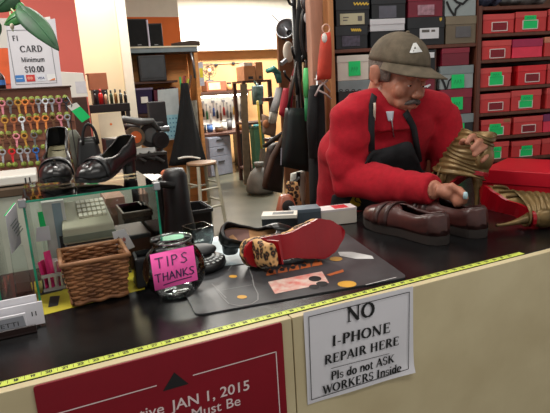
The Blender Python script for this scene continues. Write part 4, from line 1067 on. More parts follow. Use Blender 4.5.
# trunk and legs
man_body.loft([[torso(v, 2*PI*k/24, -.04) for k in range(24)] for v in [-.02+1.02*i/14 for i in range(15)]])
for s in (-1, 1):
    h_ = V(TB[0][1])+lat*(s*.09)
    man_body.tube([h_+V((0, 0, .16)), h_, h_+V((0, .015, -.22)), h_+V((0, .03, -.45)), V((h_.x, h_.y+.03, .07)), V((h_.x, h_.y+.02, .03))], [.09, .085, .062, .05, .04, .04], 14)
    man_body.ell(V((h_.x, h_.y, 0))+frt*.06+V((0, 0, .042)), (.04, .105, .036))
# arms
man_body.tube([Rsh, Rsh.lerp(Rel, .5), Rel, Rel.lerp(Rwr, .5), Rwr], [.055, .05, .043, .042, .03], 14)
man_body.tube([Lsh, Lsh.lerp(Lel, .5), Lel, Lel.lerp(Lwr, .5), Lwr], [.055, .05, .043, .042, .03], 14)
man_body.tube([mid_sh-V((0, 0, .01)), Rsh], [.045, .045], 12); man_body.tube([mid_sh-V((0, 0, .01)), Lsh], [.045, .045], 12)
def pts(*a): return [at(*k) for k in a]
def finger(P, r0, r1): man_body.tube(P, [lerp(r0, r1, i/(len(P)-1)) for i in range(len(P))], 10); man_body.ell(P[-1], r1*1.02, 10, 8); man_body.ell(P[1], r0*1.03, 10, 8)
# his right hand (lower left in the photograph), pinching over the brown shoe
pR = at(447, 192.0, 1.530)
man_body.tube([Rwr, at(442, 190.5, 1.535), at(449, 193.0, 1.525), at(454, 195.0, 1.515)], [.027, .028, .03, .025], 14, flat=.74)
finger(pts((452, 190.0, 1.520), (459.5, 189.5, 1.498), (464, 193.5, 1.485), (466, 198.0, 1.480)), .0105, .0085)
finger(pts((453, 193.5, 1.515), (461.5, 195.0, 1.492), (465, 199.0, 1.485), (464.5, 202.0, 1.490)), .011, .0085)
finger(pts((452.5, 196.5, 1.515), (459.5, 199.5, 1.495), (461.5, 202.5, 1.492), (459.5, 204.5, 1.500)), .0105, .008)
finger(pts((451, 198.5, 1.518), (456, 202.0, 1.502), (457.5, 204.0, 1.500), (455.5, 205.5, 1.508)), .0092, .0072)
finger(pts((444, 187.0, 1.525), (452, 186.5, 1.502), (459, 190.5, 1.487), (464, 195.5, 1.477)), .0125, .0085)
# his left hand over the top of the boot
Db = BOOT_D
man_body.tube([Lwr, at(478, 149, Db+.06), at(481, 145.5, Db+.03), at(481, 143, Db+.005)], [.03, .033, .036, .03], 14, flat=.85)
finger(pts((477, 141, Db+.01), (475, 135.5, Db-.035), (470.5, 137, Db-.06), (467, 142.5, Db-.068)), .0108, .0085)
finger(pts((482, 143, Db+.01), (483, 139, Db-.035), (477.5, 142.5, Db-.062), (472.5, 148.5, Db-.07)), .0112, .0088)
finger(pts((484.5, 147, Db+.01), (487, 145, Db-.035), (481, 149.5, Db-.06), (474.5, 155, Db-.068)), .0108, .0085)
finger(pts((485, 150.5, Db+.015), (488.5, 152, Db-.03), (486, 157, Db-.05), (482, 161, Db-.058)), .0095, .0075)
finger(pts((474, 149, Db+.045), (467, 147, Db+.02), (461.5, 143.5, Db-.01), (463, 140.5, Db-.04)), .0125, .0092)
body, nr = remesh(man_body, .0046, 4, .5)
person = body.build('person', m_skin, smooth=True, loc=V((1.70, .9, 0)))
tag(person, 'person in grey green cap, red fleece and black apron bending over shoes', 'person')
# ---- fleece jacket
jk = MB()
jk.loft([[torso(v, 2*PI*k/28, .006) for k in range(28)] for v in [.12+.88*i/14 for i in range(15)]])
def limb(mb, P, R, n=18): mb.tube(P, R, n)
def bez(A, B, C, n): return [A.lerp(B, i/n).lerp(B.lerp(C, i/n), i/n) for i in range(n+1)]
Rc = Rwr.lerp(Rel, .02)
Pth = [Rsh+lat*.03+V((0, 0, .012)), Rsh, Rsh.lerp(Rel, .35)-lat*.012, Rsh.lerp(Rel, .7)-lat*.02, Rel-lat*.014+V((0, 0, -.004)), Rel.lerp(Rwr, .25)+V((0, 0, .004)), Rel.lerp(Rwr, .5), Rel.lerp(Rwr, .78), Rc]
limb(jk, Pth, [.07, .078, .076, .072, .064, .066, .06, .053, .048])
Lc = Lwr.lerp(Lel, .06)
limb(jk, [Lsh-lat*.03+V((0, 0, .01)), Lsh, Lsh.lerp(Lel, .4)+lat*.006, Lsh.lerp(Lel, .75)+lat*.008, Lel, Lel.lerp(Lwr, .35), Lel.lerp(Lwr, .7), Lc], [.062, .07, .07, .068, .064, .058, .052, .046])
for sh in (Rsh, Lsh): jk.tube([neck-frt*.02+V((0, 0, .0)), mid_sh.lerp(sh, .5)+V((0, 0, .03)), sh+V((0, 0, .016))], [.07, .072, .066], 14)
# stand collar
cb = neck-frt*.014
jk.tube([cb-V((0, 0, .03)), cb+V((0, -.0, .045))], [.092, .088], 20)
jb, jn = remesh(jk, .0085, 5, .5)
from mathutils import noise
for i, p in enumerate(jb.v):
    d = noise.noise(V((p.x*9, p.y*9, p.z*15)))*.006
    # creases across the near sleeve and elbow
    dR = max(0, 1-(p-Rel).length/.22); dS = max(0, 1-(p-Rsh.lerp(Rel, .35)).length/.2)
    d += dR*.008*math.sin((p-Rel).dot(V((.5, -.3, .8)))*62+2.2*noise.noise(p*14))
    d += dS*.006*math.sin(p.z*58-p.x*30+2.5*noise.noise(p*12))
    dW = max(0, 1-(p-Rc.lerp(Rel, .3)).length/.14); d += dW*.004*math.sin((p-Rc).dot((Rel-Rc).normalized())*95+2*noise.noise(p*20))
    if (p-Rc).length > .055 and (p-Lc).length > .05: jb.v[i] = p+jn[i]*d
jb.build('fleece_jacket', m_fleece, person, smooth=True)
# ---- collar opening: grey T-shirt, zip and zip cord
def surf(x, y, tree, off, fall=1.8):
    d = ray(x, y).normalized(); h = tree.ray_cast(CAM, d)
    return (h[0]-d*off) if h[0] else at(x, y, fall)
tree = BVHTree.FromPolygons([tuple(p) for p in jb.v], jb.f)
def patch(poly_rows, off, name, m, th=.002, **k):
    g = MB(); g.loft([[surf(x, y, tree, off) for x, y in r] for r in poly_rows], False, False)
    o = g.build(name, m, person, smooth=True); solid(o, th, 1); return o
def rowline(a, b, n): return [(lerp(a[0], b[0], i/n), lerp(a[1], b[1], i/n)) for i in range(n+1)]
patch([rowline((386+i*.35, 111.5+i*1.6), (394-i*.2, 111+i*1.7), 4) for i in range(7)], .004, 'shirt_collar', m_shirt)
zp = MB(); zp.tube([surf(391.5+i*.35, 119+i*2.6, tree, .005) for i in range(8)], .0022, 6); zp.build('zip', m_steel, person, smooth=True)
cr_ = MB(); cr_.tube([surf(374.5+.2*math.sin(i), 103+i*2.9, tree, .011) for i in range(7)], .0042, 8); cr_.build('drawstring', mat('cream_cord', (214, 196, 178), .7), person, smooth=True)
# ---- apron: bib, skirt, neck straps and printed badge
ap = MB(); rows = []
for i in range(25):
    f_ = i/24; w_ = lerp(1.25, 1.05, min(1, i/12)) if i < 12 else lerp(1.05, .52, ((i-12)/12)**.7)
    rows.append([torso(lerp(.1, .80+.075*(1-(2*k/18-1)**2)-.04*(2*k/18-1), f_), w_*(2*k/18-1)-.16*f_, .026+.008*f_**3) for k in range(19)])
for i, r in enumerate(rows):
    if i < 10: continue
    for k, p in enumerate(r):
        h = tree.ray_cast(p+frt*.075, -frt)
        if h[0] and h[3] < .085: r[k] = h[0]+frt*.009
ap.loft(rows, False, False); ao = ap.build('apron', m_apron, person, smooth=True); solid(ao, .003, 1)
topL, topR = rows[-1][0], rows[-1][-1]
for nm, end, pix in (('apron_strap', topL, ((371, 128), (371.5, 116), (372, 105), (374, 95))), ('apron_strap', topR, ((413.5, 128), (409, 119), (405, 112)))):
    P = [end]+[surf(x, y, tree, .006) for x, y in pix]; s_ = MB(); ring = []
    for i, p in enumerate(P):
        t_ = (P[min(i+1, len(P)-1)]-P[max(i-1, 0)]).normalized(); sd = t_.cross(frt).normalized()
        ring.append([p-sd*.0125, p+sd*.0125])
    s_.loft(ring, False, False); solid(s_.build(nm, m_apron, person, smooth=True), .003, 1)
at_ = BVHTree.FromPolygons([tuple(p) for r in rows for p in r], [(i*19+k, i*19+k+1, (i+1)*19+k+1, (i+1)*19+k) for i in range(24) for k in range(18)])
def on_ap(x, y, o):
    d = ray(x, y).normalized(); h = at_.ray_cast(CAM, d); return (h[0]-d*o) if h[0] else at(x, y, 1.86)
g = MB(); bl = [on_ap(355.5+5.5*math.cos(a)*(1+.18*math.sin(3*a)), 202+6*math.sin(a), .006) for a in [2*PI*k/16 for k in range(16)]]; g.add(bl, [tuple(range(16))[::-1]]); g.build('yellow_badge', mat('badge_yellow', (214, 178, 40), .7), person)
g = MB(); sp = [on_ap(358+3*math.cos(math.radians(a)), 199.5+2.6*math.sin(math.radians(a)), .008) for a in range(-30, -280, -30)]+[on_ap(358+3*math.cos(math.radians(a)), 204.5+2.6*math.sin(math.radians(a)), .008) for a in range(-90, 160, 30)]; g.tube(sp, .0022, 5); g.build('badge_letter', m_ink, person)
g = MB(); g.tube([on_ap(351+i*2.2, 211.3, .006) for i in range(6)], .003, 5); g.build('red_badge_line', mat('badge_red', (150, 30, 36), .7), person)
# ---- trousers and shoes (behind the counter)
tr = MB()
for s in (-1, 1):
    h_ = V(TB[0][1])+lat*(s*.09); tr.tube([h_+V((0, 0, .2)), h_, h_+V((0, .015, -.22)), h_+V((0, .03, -.45)), V((h_.x, h_.y+.03, .075))], [.105, .102, .082, .072, .07], 16)
tj, _ = remesh(tr, .012, 3); tj.build('trousers', m_denim, person, smooth=True)
for s in (-1, 1):
    h_ = V(TB[0][1])+lat*(s*.09); g = MB(); g.ell(V((h_.x, h_.y, 0))+frt*.06+V((0, 0, .045)), (.052, .12, .044), 18, 10); g.v = [V((p.x, p.y, max(p.z, .002))) for p in g.v]; g.build('work_shoe', m_black, person, smooth=True)
# ---- cap, hair, moustache, eyebrows
cp = MB(); R_ = []
def dome(a, e, k=1.0):   # a around (0 = right, 90 = face), e elevation
    return V((.0865*k*math.cos(e)*math.cos(a), -.010+.107*k*math.cos(e)*math.sin(a), .036+.094*k*math.sin(e)))
def edge_e(a): return math.radians(0+9*max(0, math.sin(a))-10*max(0, -math.sin(a)))
for j in range(13):
    row = []
    for k in range(40):
        a = 2*PI*k/40; e = lerp(edge_e(a), PI/2*.995, j/12); p = dome(a, e, 1+.012*math.cos(6*a+.5)*math.sin(2*e)*.5)
        row.append(HM @ p)
    R_.append(row)
cp.loft(R_, True, False); cp.add(R_[-1], [tuple(range(40))])
co_ = cp.build('cap_crown', m_cap, person, smooth=True); tag(co_, 'grey green cap crown'); solid(co_, .003, 1)
g = MB()
for k in range(6):
    a = 2*PI*(k+.5)/6; g.tube([HM @ dome(a, lerp(edge_e(a), PI/2*.99, i/12), 1.016) for i in range(13)], .0011, 5)
g.build('cap_seams', mat('cap_stitching', (88, 78, 62), .9), co_, smooth=True)
g = MB(); g.ell(HM @ dome(0, PI/2, 1.02), .008, 12, 8); g.build('cap_button', m_cap, co_, smooth=True)
bm_ = MB(); rr = []
for i in range(9):
    f = i/8; row = []
    for k in range(21):
        a = math.radians(lerp(8, 172, k/20)); p = dome(a, edge_e(a), 1.0); q = math.sin(a)
        ext = .088*f*(max(0, math.sin((a-math.radians(8))/math.radians(164)*PI))**.55)
        x = p.x*(1+.10*f*(1-q)); y = p.y+ext; z = p.z-.006*f-ext*.06-.018*f*(abs(math.cos(a))**2)
        row.append(HM @ V((x, y, z)))
    rr.append(row)
bm_.loft(rr, False, False); bo = bm_.build('cap_brim', m_cap, person, smooth=True); solid(bo, .004, 0)
g = MB(); g.tube([p+fz*.002 for p in rr[0]], .0022, 6); g.build('brim_seam', m_cap, bo, smooth=True)
# white mountain-and-A mark stitched on the crown front
cap_tree = BVHTree.FromPolygons([tuple(p) for p in cp.v], cp.f)
def lg(x, y, o=.0085):
    d = ray(x, y).normalized(); h = cap_tree.ray_cast(CAM, d); return (h[0]-d*o) if h[0] else at(x, y, 1.72)
m_mark = mat('white_stitching', (226, 226, 224), .8)
for poly in ([(409.5, 52.6), (413.2, 43.2), (416.2, 42.6), (412.6, 53)], [(413.2, 43.2), (416.2, 42.6), (422.5, 51.8), (418.4, 52.3), (416, 48.2)], [(413.2, 49.2), (416.6, 48.6), (418.4, 52.3), (411.8, 52.9), (414.4, 50.8)]):
    g = MB(); c_ = (sum(p[0] for p in poly)/len(poly), sum(p[1] for p in poly)/len(poly)); P = []
    for i in range(len(poly)):
        a, b = poly[i], poly[(i+1) % len(poly)]; P += [(lerp(a[0], b[0], k/3), lerp(a[1], b[1], k/3)) for k in range(3)]
    g.add([lg(*c_)]+[lg(*p) for p in P], [(0, 1+(i+1) % len(P), 1+i) for i in range(len(P))]); g.build('cap_mark', m_mark, co_)
hr = MB(); rr = []
for j in range(9):
    row = []
    for k in range(25):
        a = math.radians(lerp(-208, 28, k/24)); e = math.radians(lerp(-46+14*max(0, math.sin(a+.3)), 5, j/8))
        fr_ = 1.035 if j else .99
        row.append(HM @ V((.079*fr_*math.cos(e)*math.cos(a), -.012+.1*fr_*math.cos(e)*math.sin(a), .035+.094*fr_*math.sin(e))))
    rr.append(row)
hr.loft(rr, False, False); solid(hr.build('hair', m_hair, person, smooth=True), .004, 1)
g = MB()
for s in (-1, 1):
    P = [hp(s*x, y, z) for x, y, z in ((.001, .108, -.056), (.012, .107, -.058), (.022, .1, -.063), (.031, .089, -.072))]; g.tube(P, [.0085, .0088, .0078, .004], 10)
g2, _ = remesh(g, .002, 1); g2.build('moustache', mat('grey_moustache', (92, 82, 78), .85, var=.3, scale=160, bump=.3, bscale=300), person, smooth=True)
for s in (-1, 1):
    g = MB(); g.tube([hp(s*x, y, z) for x, y, z in ((.014, .095, .02), (.03, .094, .026), (.046, .082, .022))], [.004, .0052, .003], 8); g.build('eyebrow', m_hair, person, smooth=True)
    g = MB(); g.ell(hp(s*.031, .0835, -.0075), .0098*HS, 14, 10); g.build('eye', mat('eye_white', (214, 206, 198), .3), person, smooth=True)
    g = MB(); g.ell(hp(s*.031, .0905, -.010), .0045*HS, 10, 8); g.build('iris', mat('dark_iris', (40, 26, 20), .2), person, smooth=True)
    g = MB(); g.ell(hp(s*.031, .0838, -.0035), .0112*HS, 14, 10); g.build('eyelid', m_skin, person, smooth=True)
# pale heel tip pinched in his fingers
g = MB(); g.lathe([(.001, 0), (.006, .001), (.007, .012), (.005, .02), (.001, .021)], n=14, c=at(465.3, 199, 1.474)); tag(g.build('heel_tip', mat('pale_blue_plastic', (176, 206, 214), .4), smooth=True), 'tiny pale blue heel tip pinched between the fingers over the brown shoe', 'heel tip')
# ================================================================ left background: key board, bench, cartons
m_bench = mat('worn_bench_wood', (96, 78, 60), .6, var=.2, scale=6)
bz = 1.13
bt = thing('work_bench', 'long wooden work bench behind the counter under the key board', 'bench', (.55, 1.62, 0))
g = MB(); g.mm((-.5, 1.27, bz-.03), (.86, 2.0, bz)); g.build('bench_top', m_bench, bt, bevel=.003)
for x, y in ((-.46, 1.31), (.8, 1.31), (-.46, 1.94), (.8, 1.94)):
    g = MB(); g.box((x, y, (bz-.03)/2), (.06, .06, bz-.03)); g.build('leg', m_bench, bt)
g = MB(); g.mm((-.46, 1.36, .3), (.8, 1.9, .33)); g.build('lower_shelf', m_bench, bt)
g = MB(); g.mm((-.5, 1.275, .34), (.86, 1.285, bz-.031)); g.build('front_panel', mat('pale_green_grey_panel', (196, 202, 186), .5, var=.12, scale=6), bt)
KY = 1.6
kb = thing('key_display_board', 'brown board with rows of hanging keys on lime green hooks', 'display board', (.45, KY, bz))
a, b = onY(-25, 90, KY), onY(70, 85.6, KY)
g = MB(); g.mm((a.x, KY, bz), (b.x, KY+.025, b.z-.006)); g.build('board', mat('brown_key_board', (142, 90, 70), .5, var=.08, scale=5), kb, bevel=.002)
g = MB(); g.mm((a.x-.004, KY-.02, b.z-.006), (b.x+.004, KY+.16, b.z)); g.build('top_shelf', m_darkwood, kb, bevel=.001)
for y in (107, 124, 141, 158):
    c = onY(35, y, KY); g = MB(); g.mm((a.x+.01, KY-.004, c.z-.002), (b.x-.004, KY, c.z+.0015)); g.build('ledge', mat('ledge_brown', (98, 56, 44), .5), kb)
m_lime = mat('lime_green_hook', (152, 166, 76), .5, var=.1)
KC = {'pink': (222, 138, 150), 'grey': (120, 116, 116), 'gold': (206, 150, 70), 'orange': (232, 140, 72), 'copper': (188, 112, 74), 'silver': (168, 168, 176), 'mauve': (178, 110, 128), 'dark': (50, 50, 60), 'brown': (132, 92, 66), 'white': (220, 222, 228), 'blue': (50, 100, 170), 'red': (214, 34, 44)}
for k in KC: mat('key_'+k, KC[k], .35, metal=.3 if k in ('grey', 'gold', 'copper', 'silver', 'brown') else 0)
rowsK = [(101.2, -.045, [(1.5, 'pink'), (9.5, 'grey'), (17.5, 'gold'), (24.7, 'orange'), (31.7, 'copper'), (37.8, 'silver'), (45, 'white'), (51, 'silver'), (58.6, 'mauve'), (65.5, 'dark')]),
         (118.5, -.05, [(4.4, 'gold'), (13.4, 'copper'), (21.4, 'white'), (29, 'copper'), (36.4, 'orange'), (45, 'orange'), (52.4, 'brown'), (59.6, 'pink'), (67, 'silver')]),
         (135, -.05, [(1.5, 'brown'), (8.7, 'brown'), (16, 'pink'), (24, 'gold'), (33.7, 'grey'), (39.5, None), (47.5, None), (62, 'copper'), (69, None)]),
         (150, -.05, [(2, 'silver'), (11.5, 'red'), (19.5, 'silver'), (27, 'silver'), (35.6, 'blue'), (43.5, None), (66, 'copper'), (72.5, 'grey')]),
         (166.5, -.06, [(2, None), (9, None), (15, None), (24, None), (31, None), (38.5, None), (70, None), (75, None)])]
ordn = ['first', 'second', 'third', 'fourth', 'fifth', 'sixth', 'seventh', 'eighth', 'ninth', 'tenth']
rown = ['top', 'second', 'third', 'fourth', 'lowest']
for r_, (y0, sl_, ks) in enumerate(rowsK):
    n = 0
    for x, kc in ks:
        p = onY(x, y0+sl_*x, KY-.012)
        h = MB(); h.lathe([(.001, 0), (.0105, .0), (.0115, .002), (.0105, .004), (.001, .005)], c=(p.x, KY-.001, p.z+.004), n=16, T=M.Rotation(PI/2, 3, 'X')); h.tube([(p.x, KY-.004, p.z), (p.x, KY-.022, p.z), (p.x, KY-.024, p.z+.005)], .0016, 6)
        h.build('key_hook', m_lime, kb, smooth=True)
        if kc is None: continue
        n += 1; g = MB(); c = V((p.x, KY-.016, p.z)); ang = random.uniform(-.12, .12)
        ring = [(c.x+.011*math.cos(t)*1.05, c.z-.009+.0105*math.sin(t)) for t in [2*PI*i/16 for i in range(17)]]
        g.tube([V((u, c.y, w)) for u, w in ring], .0036, 6, cap=False)
        dn = V((math.sin(ang), 0, -math.cos(ang))); q = c+V((0, 0, -.018)); sd = V((dn.z, 0, -dn.x))
        w = .0042; blade = [q-sd*w*1.6, q+sd*w*1.6, q+dn*.008+sd*w, q+dn*.016+sd*w*1.25, q+dn*.02+sd*w*.8, q+dn*.026+sd*w*1.25, q+dn*.036+sd*w*.5, q+dn*.039, q+dn*.034-sd*w*.9, q+dn*.008-sd*w]
        g.add([v+V((0, -.0012, 0)) for v in blade]+[v+V((0, .0012, 0)) for v in blade], [tuple(range(10)), tuple(reversed(range(10, 20)))]+[(i, 10+i, 10+(i+1) % 10, (i+1) % 10) for i in range(10)])
        nm = {'dark': 'dark grey'}.get(kc, kc)
        tag(g.build('key', MATS['key_'+kc]), f'{nm} key, {ordn[n-1]} from the left on the {rown[r_]} row of the brown key board', 'key', 'keys on the brown board')
# card notice standing on the key board
cb_ = onY(11, 87, KY+.03)
cs = [onY(*k, KY+.03) for k in ((11, 86.5), (61.5, 80.5), (55, 18.5), (6, 26))]
cn_ = thing('card_notice', 'white card payment notice standing on top of the key board', 'sign', (cb_.x+.06, KY+.03, b.z))
dzc = b.z+.0008-min(cs[0].z, cs[1].z); cs = [c+V((0, 0, 0)) for c in cs]; cs[0].z = cs[1].z = b.z+.0006
g = MB(); nY = V((0, .003, 0)); g.hexa([cs[0], cs[1], cs[1]+nY, cs[0]+nY, cs[3], cs[2], cs[2]+nY, cs[3]+nY]); g.build('sheet', m_paper, cn_)
U = (cs[1]-cs[0]).normalized(); CF = frame(cs[0], U, cs[3]-cs[0]); W_ = (cs[1]-cs[0]).length; H_ = (cs[3]-cs[0]).length
g = MB(); g.stroke([(W_*.1, H_*.06), (W_*.9, H_*.06), (W_*.9, H_*.93), (W_*.1, H_*.93), (W_*.1, H_*.06)], .0016, CF, .001); g.build('border_line', mat('grey_ink', (90, 92, 98), .6), cn_)
g = MB()
def crow(s, fx, fy, h, sx=1, cen=True): o, u, v, n = CF; serif_text(g, s, (o+u*(W_*fx)+v*(H_*fy), u, v, n), h, sx=sx, center=cen, lift=.0012)
for a_ in (('FI', .17, .76, .021, 1, False), ('CARD', .5, .58, .026, 1.05), ('Minimum', .5, .42, .019, 1.02), ('$10.00', .5, .25, .025, 1.0)):
    g = MB(); crow(*a_); g.build('lettering', mat('soft_black_ink', (62, 60, 66), .6), cn_)
for i, (c1, c2) in enumerate((((70, 130, 200), None), ((206, 60, 60), (230, 150, 130)), ((226, 228, 236), (50, 60, 120)), ((236, 236, 236), (220, 120, 60)))):
    g = MB(); x0 = W_*(.11+.205*i); y0 = H_*.1; g.face([(x0, y0), (x0+W_*.17, y0), (x0+W_*.17, y0+H_*.11), (x0, y0+H_*.11)], CF, .0012)
    g.mat(1)
    if i == 0: g.stroke([(x0+W_*.02, y0+H_*.055), (x0+W_*.13, y0+H_*.055)], .003, CF, .0016)
    elif i == 1:
        for q_ in (.05, .1): g.face([(x0+W_*q_+W_*.032*math.cos(t), y0+H_*.055+W_*.032*math.sin(t)) for t in [2*PI*k/12 for k in range(12)]], CF, .0016)
    elif i == 2: g.text('VISA', (CF[0]+CF[1]*(x0+W_*.085)+CF[2]*(y0+H_*.03), CF[1], CF[2], CF[3]), .0095, .0016, bold=.02)
    else: g.face([(x0+W_*.03, y0+.001), (x0+W_*.15, y0+.001), (x0+W_*.15, y0+H_*.045)], CF, .0016)
    g.build('card_emblem', [mat('emblem_a%d' % i, c1, .5), mat('emblem_b%d' % i, c2 or (210, 225, 240), .5)], cn_)
# second sheet behind, orange/white poster and small bottle at the far left
q = [onY(*k, KY+.075) for k in ((36, 84), (60, 81), (50, 16.5), (28, 20))]; q[0].z = q[1].z = b.z+.0006
g = MB(); g.hexa([q[0], q[1], q[1]+nY, q[0]+nY, q[3], q[2], q[2]+nY, q[3]+nY]); tag(g.build('paper_or_reflection', m_white), 'blank white sheet peeking out behind the card payment notice', 'paper')
p0_, p1_ = onY(-12, 50, 2.49), onY(9, 18, 2.49)
ps = thing('wall_poster', 'white and orange poster on red wall behind the card notice', 'poster', (p0_.x, 2.498, onY(0, 88, 2.49).z))
g = MB(); g.mm((p0_.x, 2.494, onY(0, 48, 2.49).z), (p1_.x, 2.499, p1_.z)); g.build('white_half', m_white, ps)
g = MB(); g.mm((p0_.x, 2.494, onY(0, 84, 2.49).z), (onY(13, 60, 2.49).x, 2.499, onY(0, 48, 2.49).z-.001)); g.build('orange_half', mat('orange_print_poster', (240, 106, 56), .6), ps)
c = onY(1.5, 88, KY+.02); bo_ = thing('spray_bottle', 'dark brown bottle with blue label at the far left of the key board', 'bottle', (c.x, KY+.02, b.z+.0006))
g = MB(); g.lathe([(.001, 0), (.018, 0), (.019, .045), (.012, .06), (.006, .066), (.006, .08), (.001, .08)], n=18); g.build('bottle_body', mat('dark_brown_bottle', (52, 34, 32), .3), bo_, smooth=True, world=False)
g = MB(); g.lathe([(.0194, .016), (.0194, .036)], n=18, cap=False); g.build('blue_label', mat('blue_label', (60, 110, 180), .5), bo_, smooth=True, world=False)
# white flat case with dark feet on the bench front
c0 = onZ(-14, 188, bz); c1 = onZ(44, 184, bz)
wt = thing('flat_case', 'white flat case lying on the bench below the hanging keys', 'case', ((c0.x+c1.x)/2-.02, 1.37, bz))
w_ = c1.x-c0.x; g = MB(); g.mm((-w_/2, -.06, .006), (w_/2, .16, .042)); g.build('case_body', m_white, wt, bevel=.006, world=False)
g = MB(); g.mm((w_/2-.045, -.0615, .008), (w_/2-.04, -.06, .03)); g.mm((w_/2-.03, -.0615, .008), (w_/2-.025, -.06, .03)); g.build('dark_slots', m_dark, wt, world=False)
g = MB(); g.mm((-w_/2+.01, -.05, 0), (w_/2-.01, .15, .007)); g.build('dark_base', m_black, wt, world=False)
# ---- black leather bag with strap and green price tag, grey folder
def onbench(px, y): return V((onY(px, 160, y).x, y, bz+.0006))
lb = onbench(90, 1.42)
hb = thing('leather_bag', 'black leather bag with looped strap standing beside the key board', 'bag', lb)
g = MB(); W0, W1, HB = .055, .04, .155
g.loft([[V((x*w, y*d, z)) for x, y in rrect(1, 1, .35, 4)] for z, w, d in ((0, .1, .07), (.01, .112, .08), (.07, .1, .07), (.13, .08, .045), (HB, .07, .03))]); g.build('bag_body', m_pat, hb, smooth=True, world=False)
g = MB(); g.tube([V((.03*math.cos(t)+.01, -.02, HB-.03+.085*math.sin(t))) for t in [PI*i/14 for i in range(15)]], .006, 8, flat=.6); g.build('strap', m_black, hb, smooth=True, world=False)
g = MB(); g.tube([V((.04+.035*math.cos(t), -.045, .04+.04*math.sin(t))) for t in [2*PI*i/18 for i in range(19)]], .006, 8, cap=False); g.build('strap_loop', m_black, hb, smooth=True, world=False)
fo = onbench(79, 1.5)
gf = thing('shoe_upper_panel', 'olive grey leather panel leaning beside the black bag and green tag', 'leather', fo)
g = MB(); g.loft([[V((x*w+dx, y*.03, z)) for x, y in rrect(1, 1, .3, 3)] for z, w, dx in ((0, .075, .015), (.08, .07, .008), (.15, .055, -.006), (.185, .03, -.01))]); g.build('panel', mat('olive_grey_leather', (92, 92, 82), .55, var=.2), gf, smooth=True, world=False)
gt = [onY(*k, 1.36) for k in ((67, 106), (76.5, 102.5), (90.5, 117), (82, 122.5))]
tg = thing('price_tag', 'green paper price tag with white end beside the key board', 'tag', (gt[0]+gt[2])/2)
def quad(P, n, off=V((0, .0012, 0))): g_ = MB(); g_.hexa([P[0], P[1], P[2], P[3]]+[p+off for p in P]); return g_
e_ = (gt[0].lerp(gt[3], .3), gt[1].lerp(gt[2], .26))
quad([e_[0], e_[1], gt[2], gt[3]], 0).build('green_part', m_note_g, tg); quad([gt[0], gt[1], e_[1], e_[0]], 0).build('white_end', m_white, tg)
g = MB(); g.tube([(gt[0]+gt[1])/2+V((0, .001, -.004)), (gt[0]+gt[1])/2+V((-.008, .08, .03)), V((gt[0].x-.004, KY-.002, gt[0].z+.02))], .0014, 5); g.tube([(gt[0]+gt[1])/2, V((gt[0].x+.006, 1.37, gt[0].z-.06)), V((gt[0].x+.01, 1.375, bz+.001))], .0022, 5); g.build('string', m_black, tg)
# cream folded card and white sheet behind the right pump
cc = onbench(112, 1.75); k0, k1 = onY(99, 137, 1.75), onY(123, 113, 1.75)
fc = thing('folded_card', 'cream folded card standing open behind the black pumps', 'card', (cc.x, 1.75, bz+.0006))
P = [onY(*k, 1.75) for k in ((101, 138), (126, 134), (120, 111.5), (98, 114.5))]
P[1].z = P[0].z
g = quad(P, 0, V((0, .003, .0))); g.build('back_leaf', mat('cream_card', (220, 204, 178), .6, var=.05), fc)
P2 = [P[0]+V((.02, 0, 0)), P[1], P[1]+V((.03, -.1, .0)), P[0]+V((.05, -.1, 0))]; g = MB(); g.hexa([p-V((0, 0, .003)) for p in P2]+P2); g.build('front_leaf', m_white, fc)
g = MB(); dd = [P[0].lerp(P[2], .52)+V((.006*math.cos(t), -.0012, .006*math.sin(t))) for t in [2*PI*i/10 for i in range(10)]]; g.add(dd, [tuple(range(10))]); g.build('orange_mark', mat('orange_mark', (222, 120, 60), .6), fc)
g = MB(); s_ = (P[0]+P[1])/2; g.mm((s_.x-.05, 1.66, bz+.0006), (s_.x+.05, 1.84, P[0].z-.0035)); tag(g.build('storage_tin', m_dark, bevel=.004), 'dark grey tin supporting the cream folded card', 'tin')
# ---- white carton and brown carton, bottle row on a black tray
rk_z = onY(110, 104, 3.30).z
rk = thing('storage_rack', 'dark metal rack carrying a row of small bottles behind the bench', 'rack', (onY(112, 104, 3.30).x, 3.35, 0))
ra, rb_ = onY(84, 104, 3.30).x, onY(129, 104, 3.30).x
g = MB(); g.mm((ra, 3.26, rk_z-.06), (rb_, 3.55, rk_z)); g.build('tray', m_black, rk, bevel=.003)
for x in (ra+.02, rb_-.02):
    for y in (3.28, 3.53): g = MB(); g.box((x, y, (rk_z-.06)/2), (.03, .03, rk_z-.06)); g.build('leg', m_dark, rk)
g = MB(); g.mm((ra+.01, 3.28, .7), (rb_-.01, 3.53, .72)); g.build('lower_shelf', m_dark, rk)
bots = [(96, 90, 'dark', (40, 36, 38), 'dark small bottle at the left end of the black bottle tray'), (101.5, 89, 'red', (196, 36, 36), 'red small bottle on the black bottle tray'), (106.5, 91, 'cream', (200, 180, 150), 'cream small bottle beside the red bottle on black tray'), (112, 90, 'green', (46, 74, 54), 'dark green bottle in the middle of the black tray'), (116.5, 89, 'amber', (150, 120, 66), 'amber bottle with pale label on the black tray'), (121.5, 89.5, 'grey', (72, 88, 84), 'grey green bottle near the right end of the black tray'), (126, 91, 'black', (30, 34, 34), 'black bottle at the right end of the black tray')]
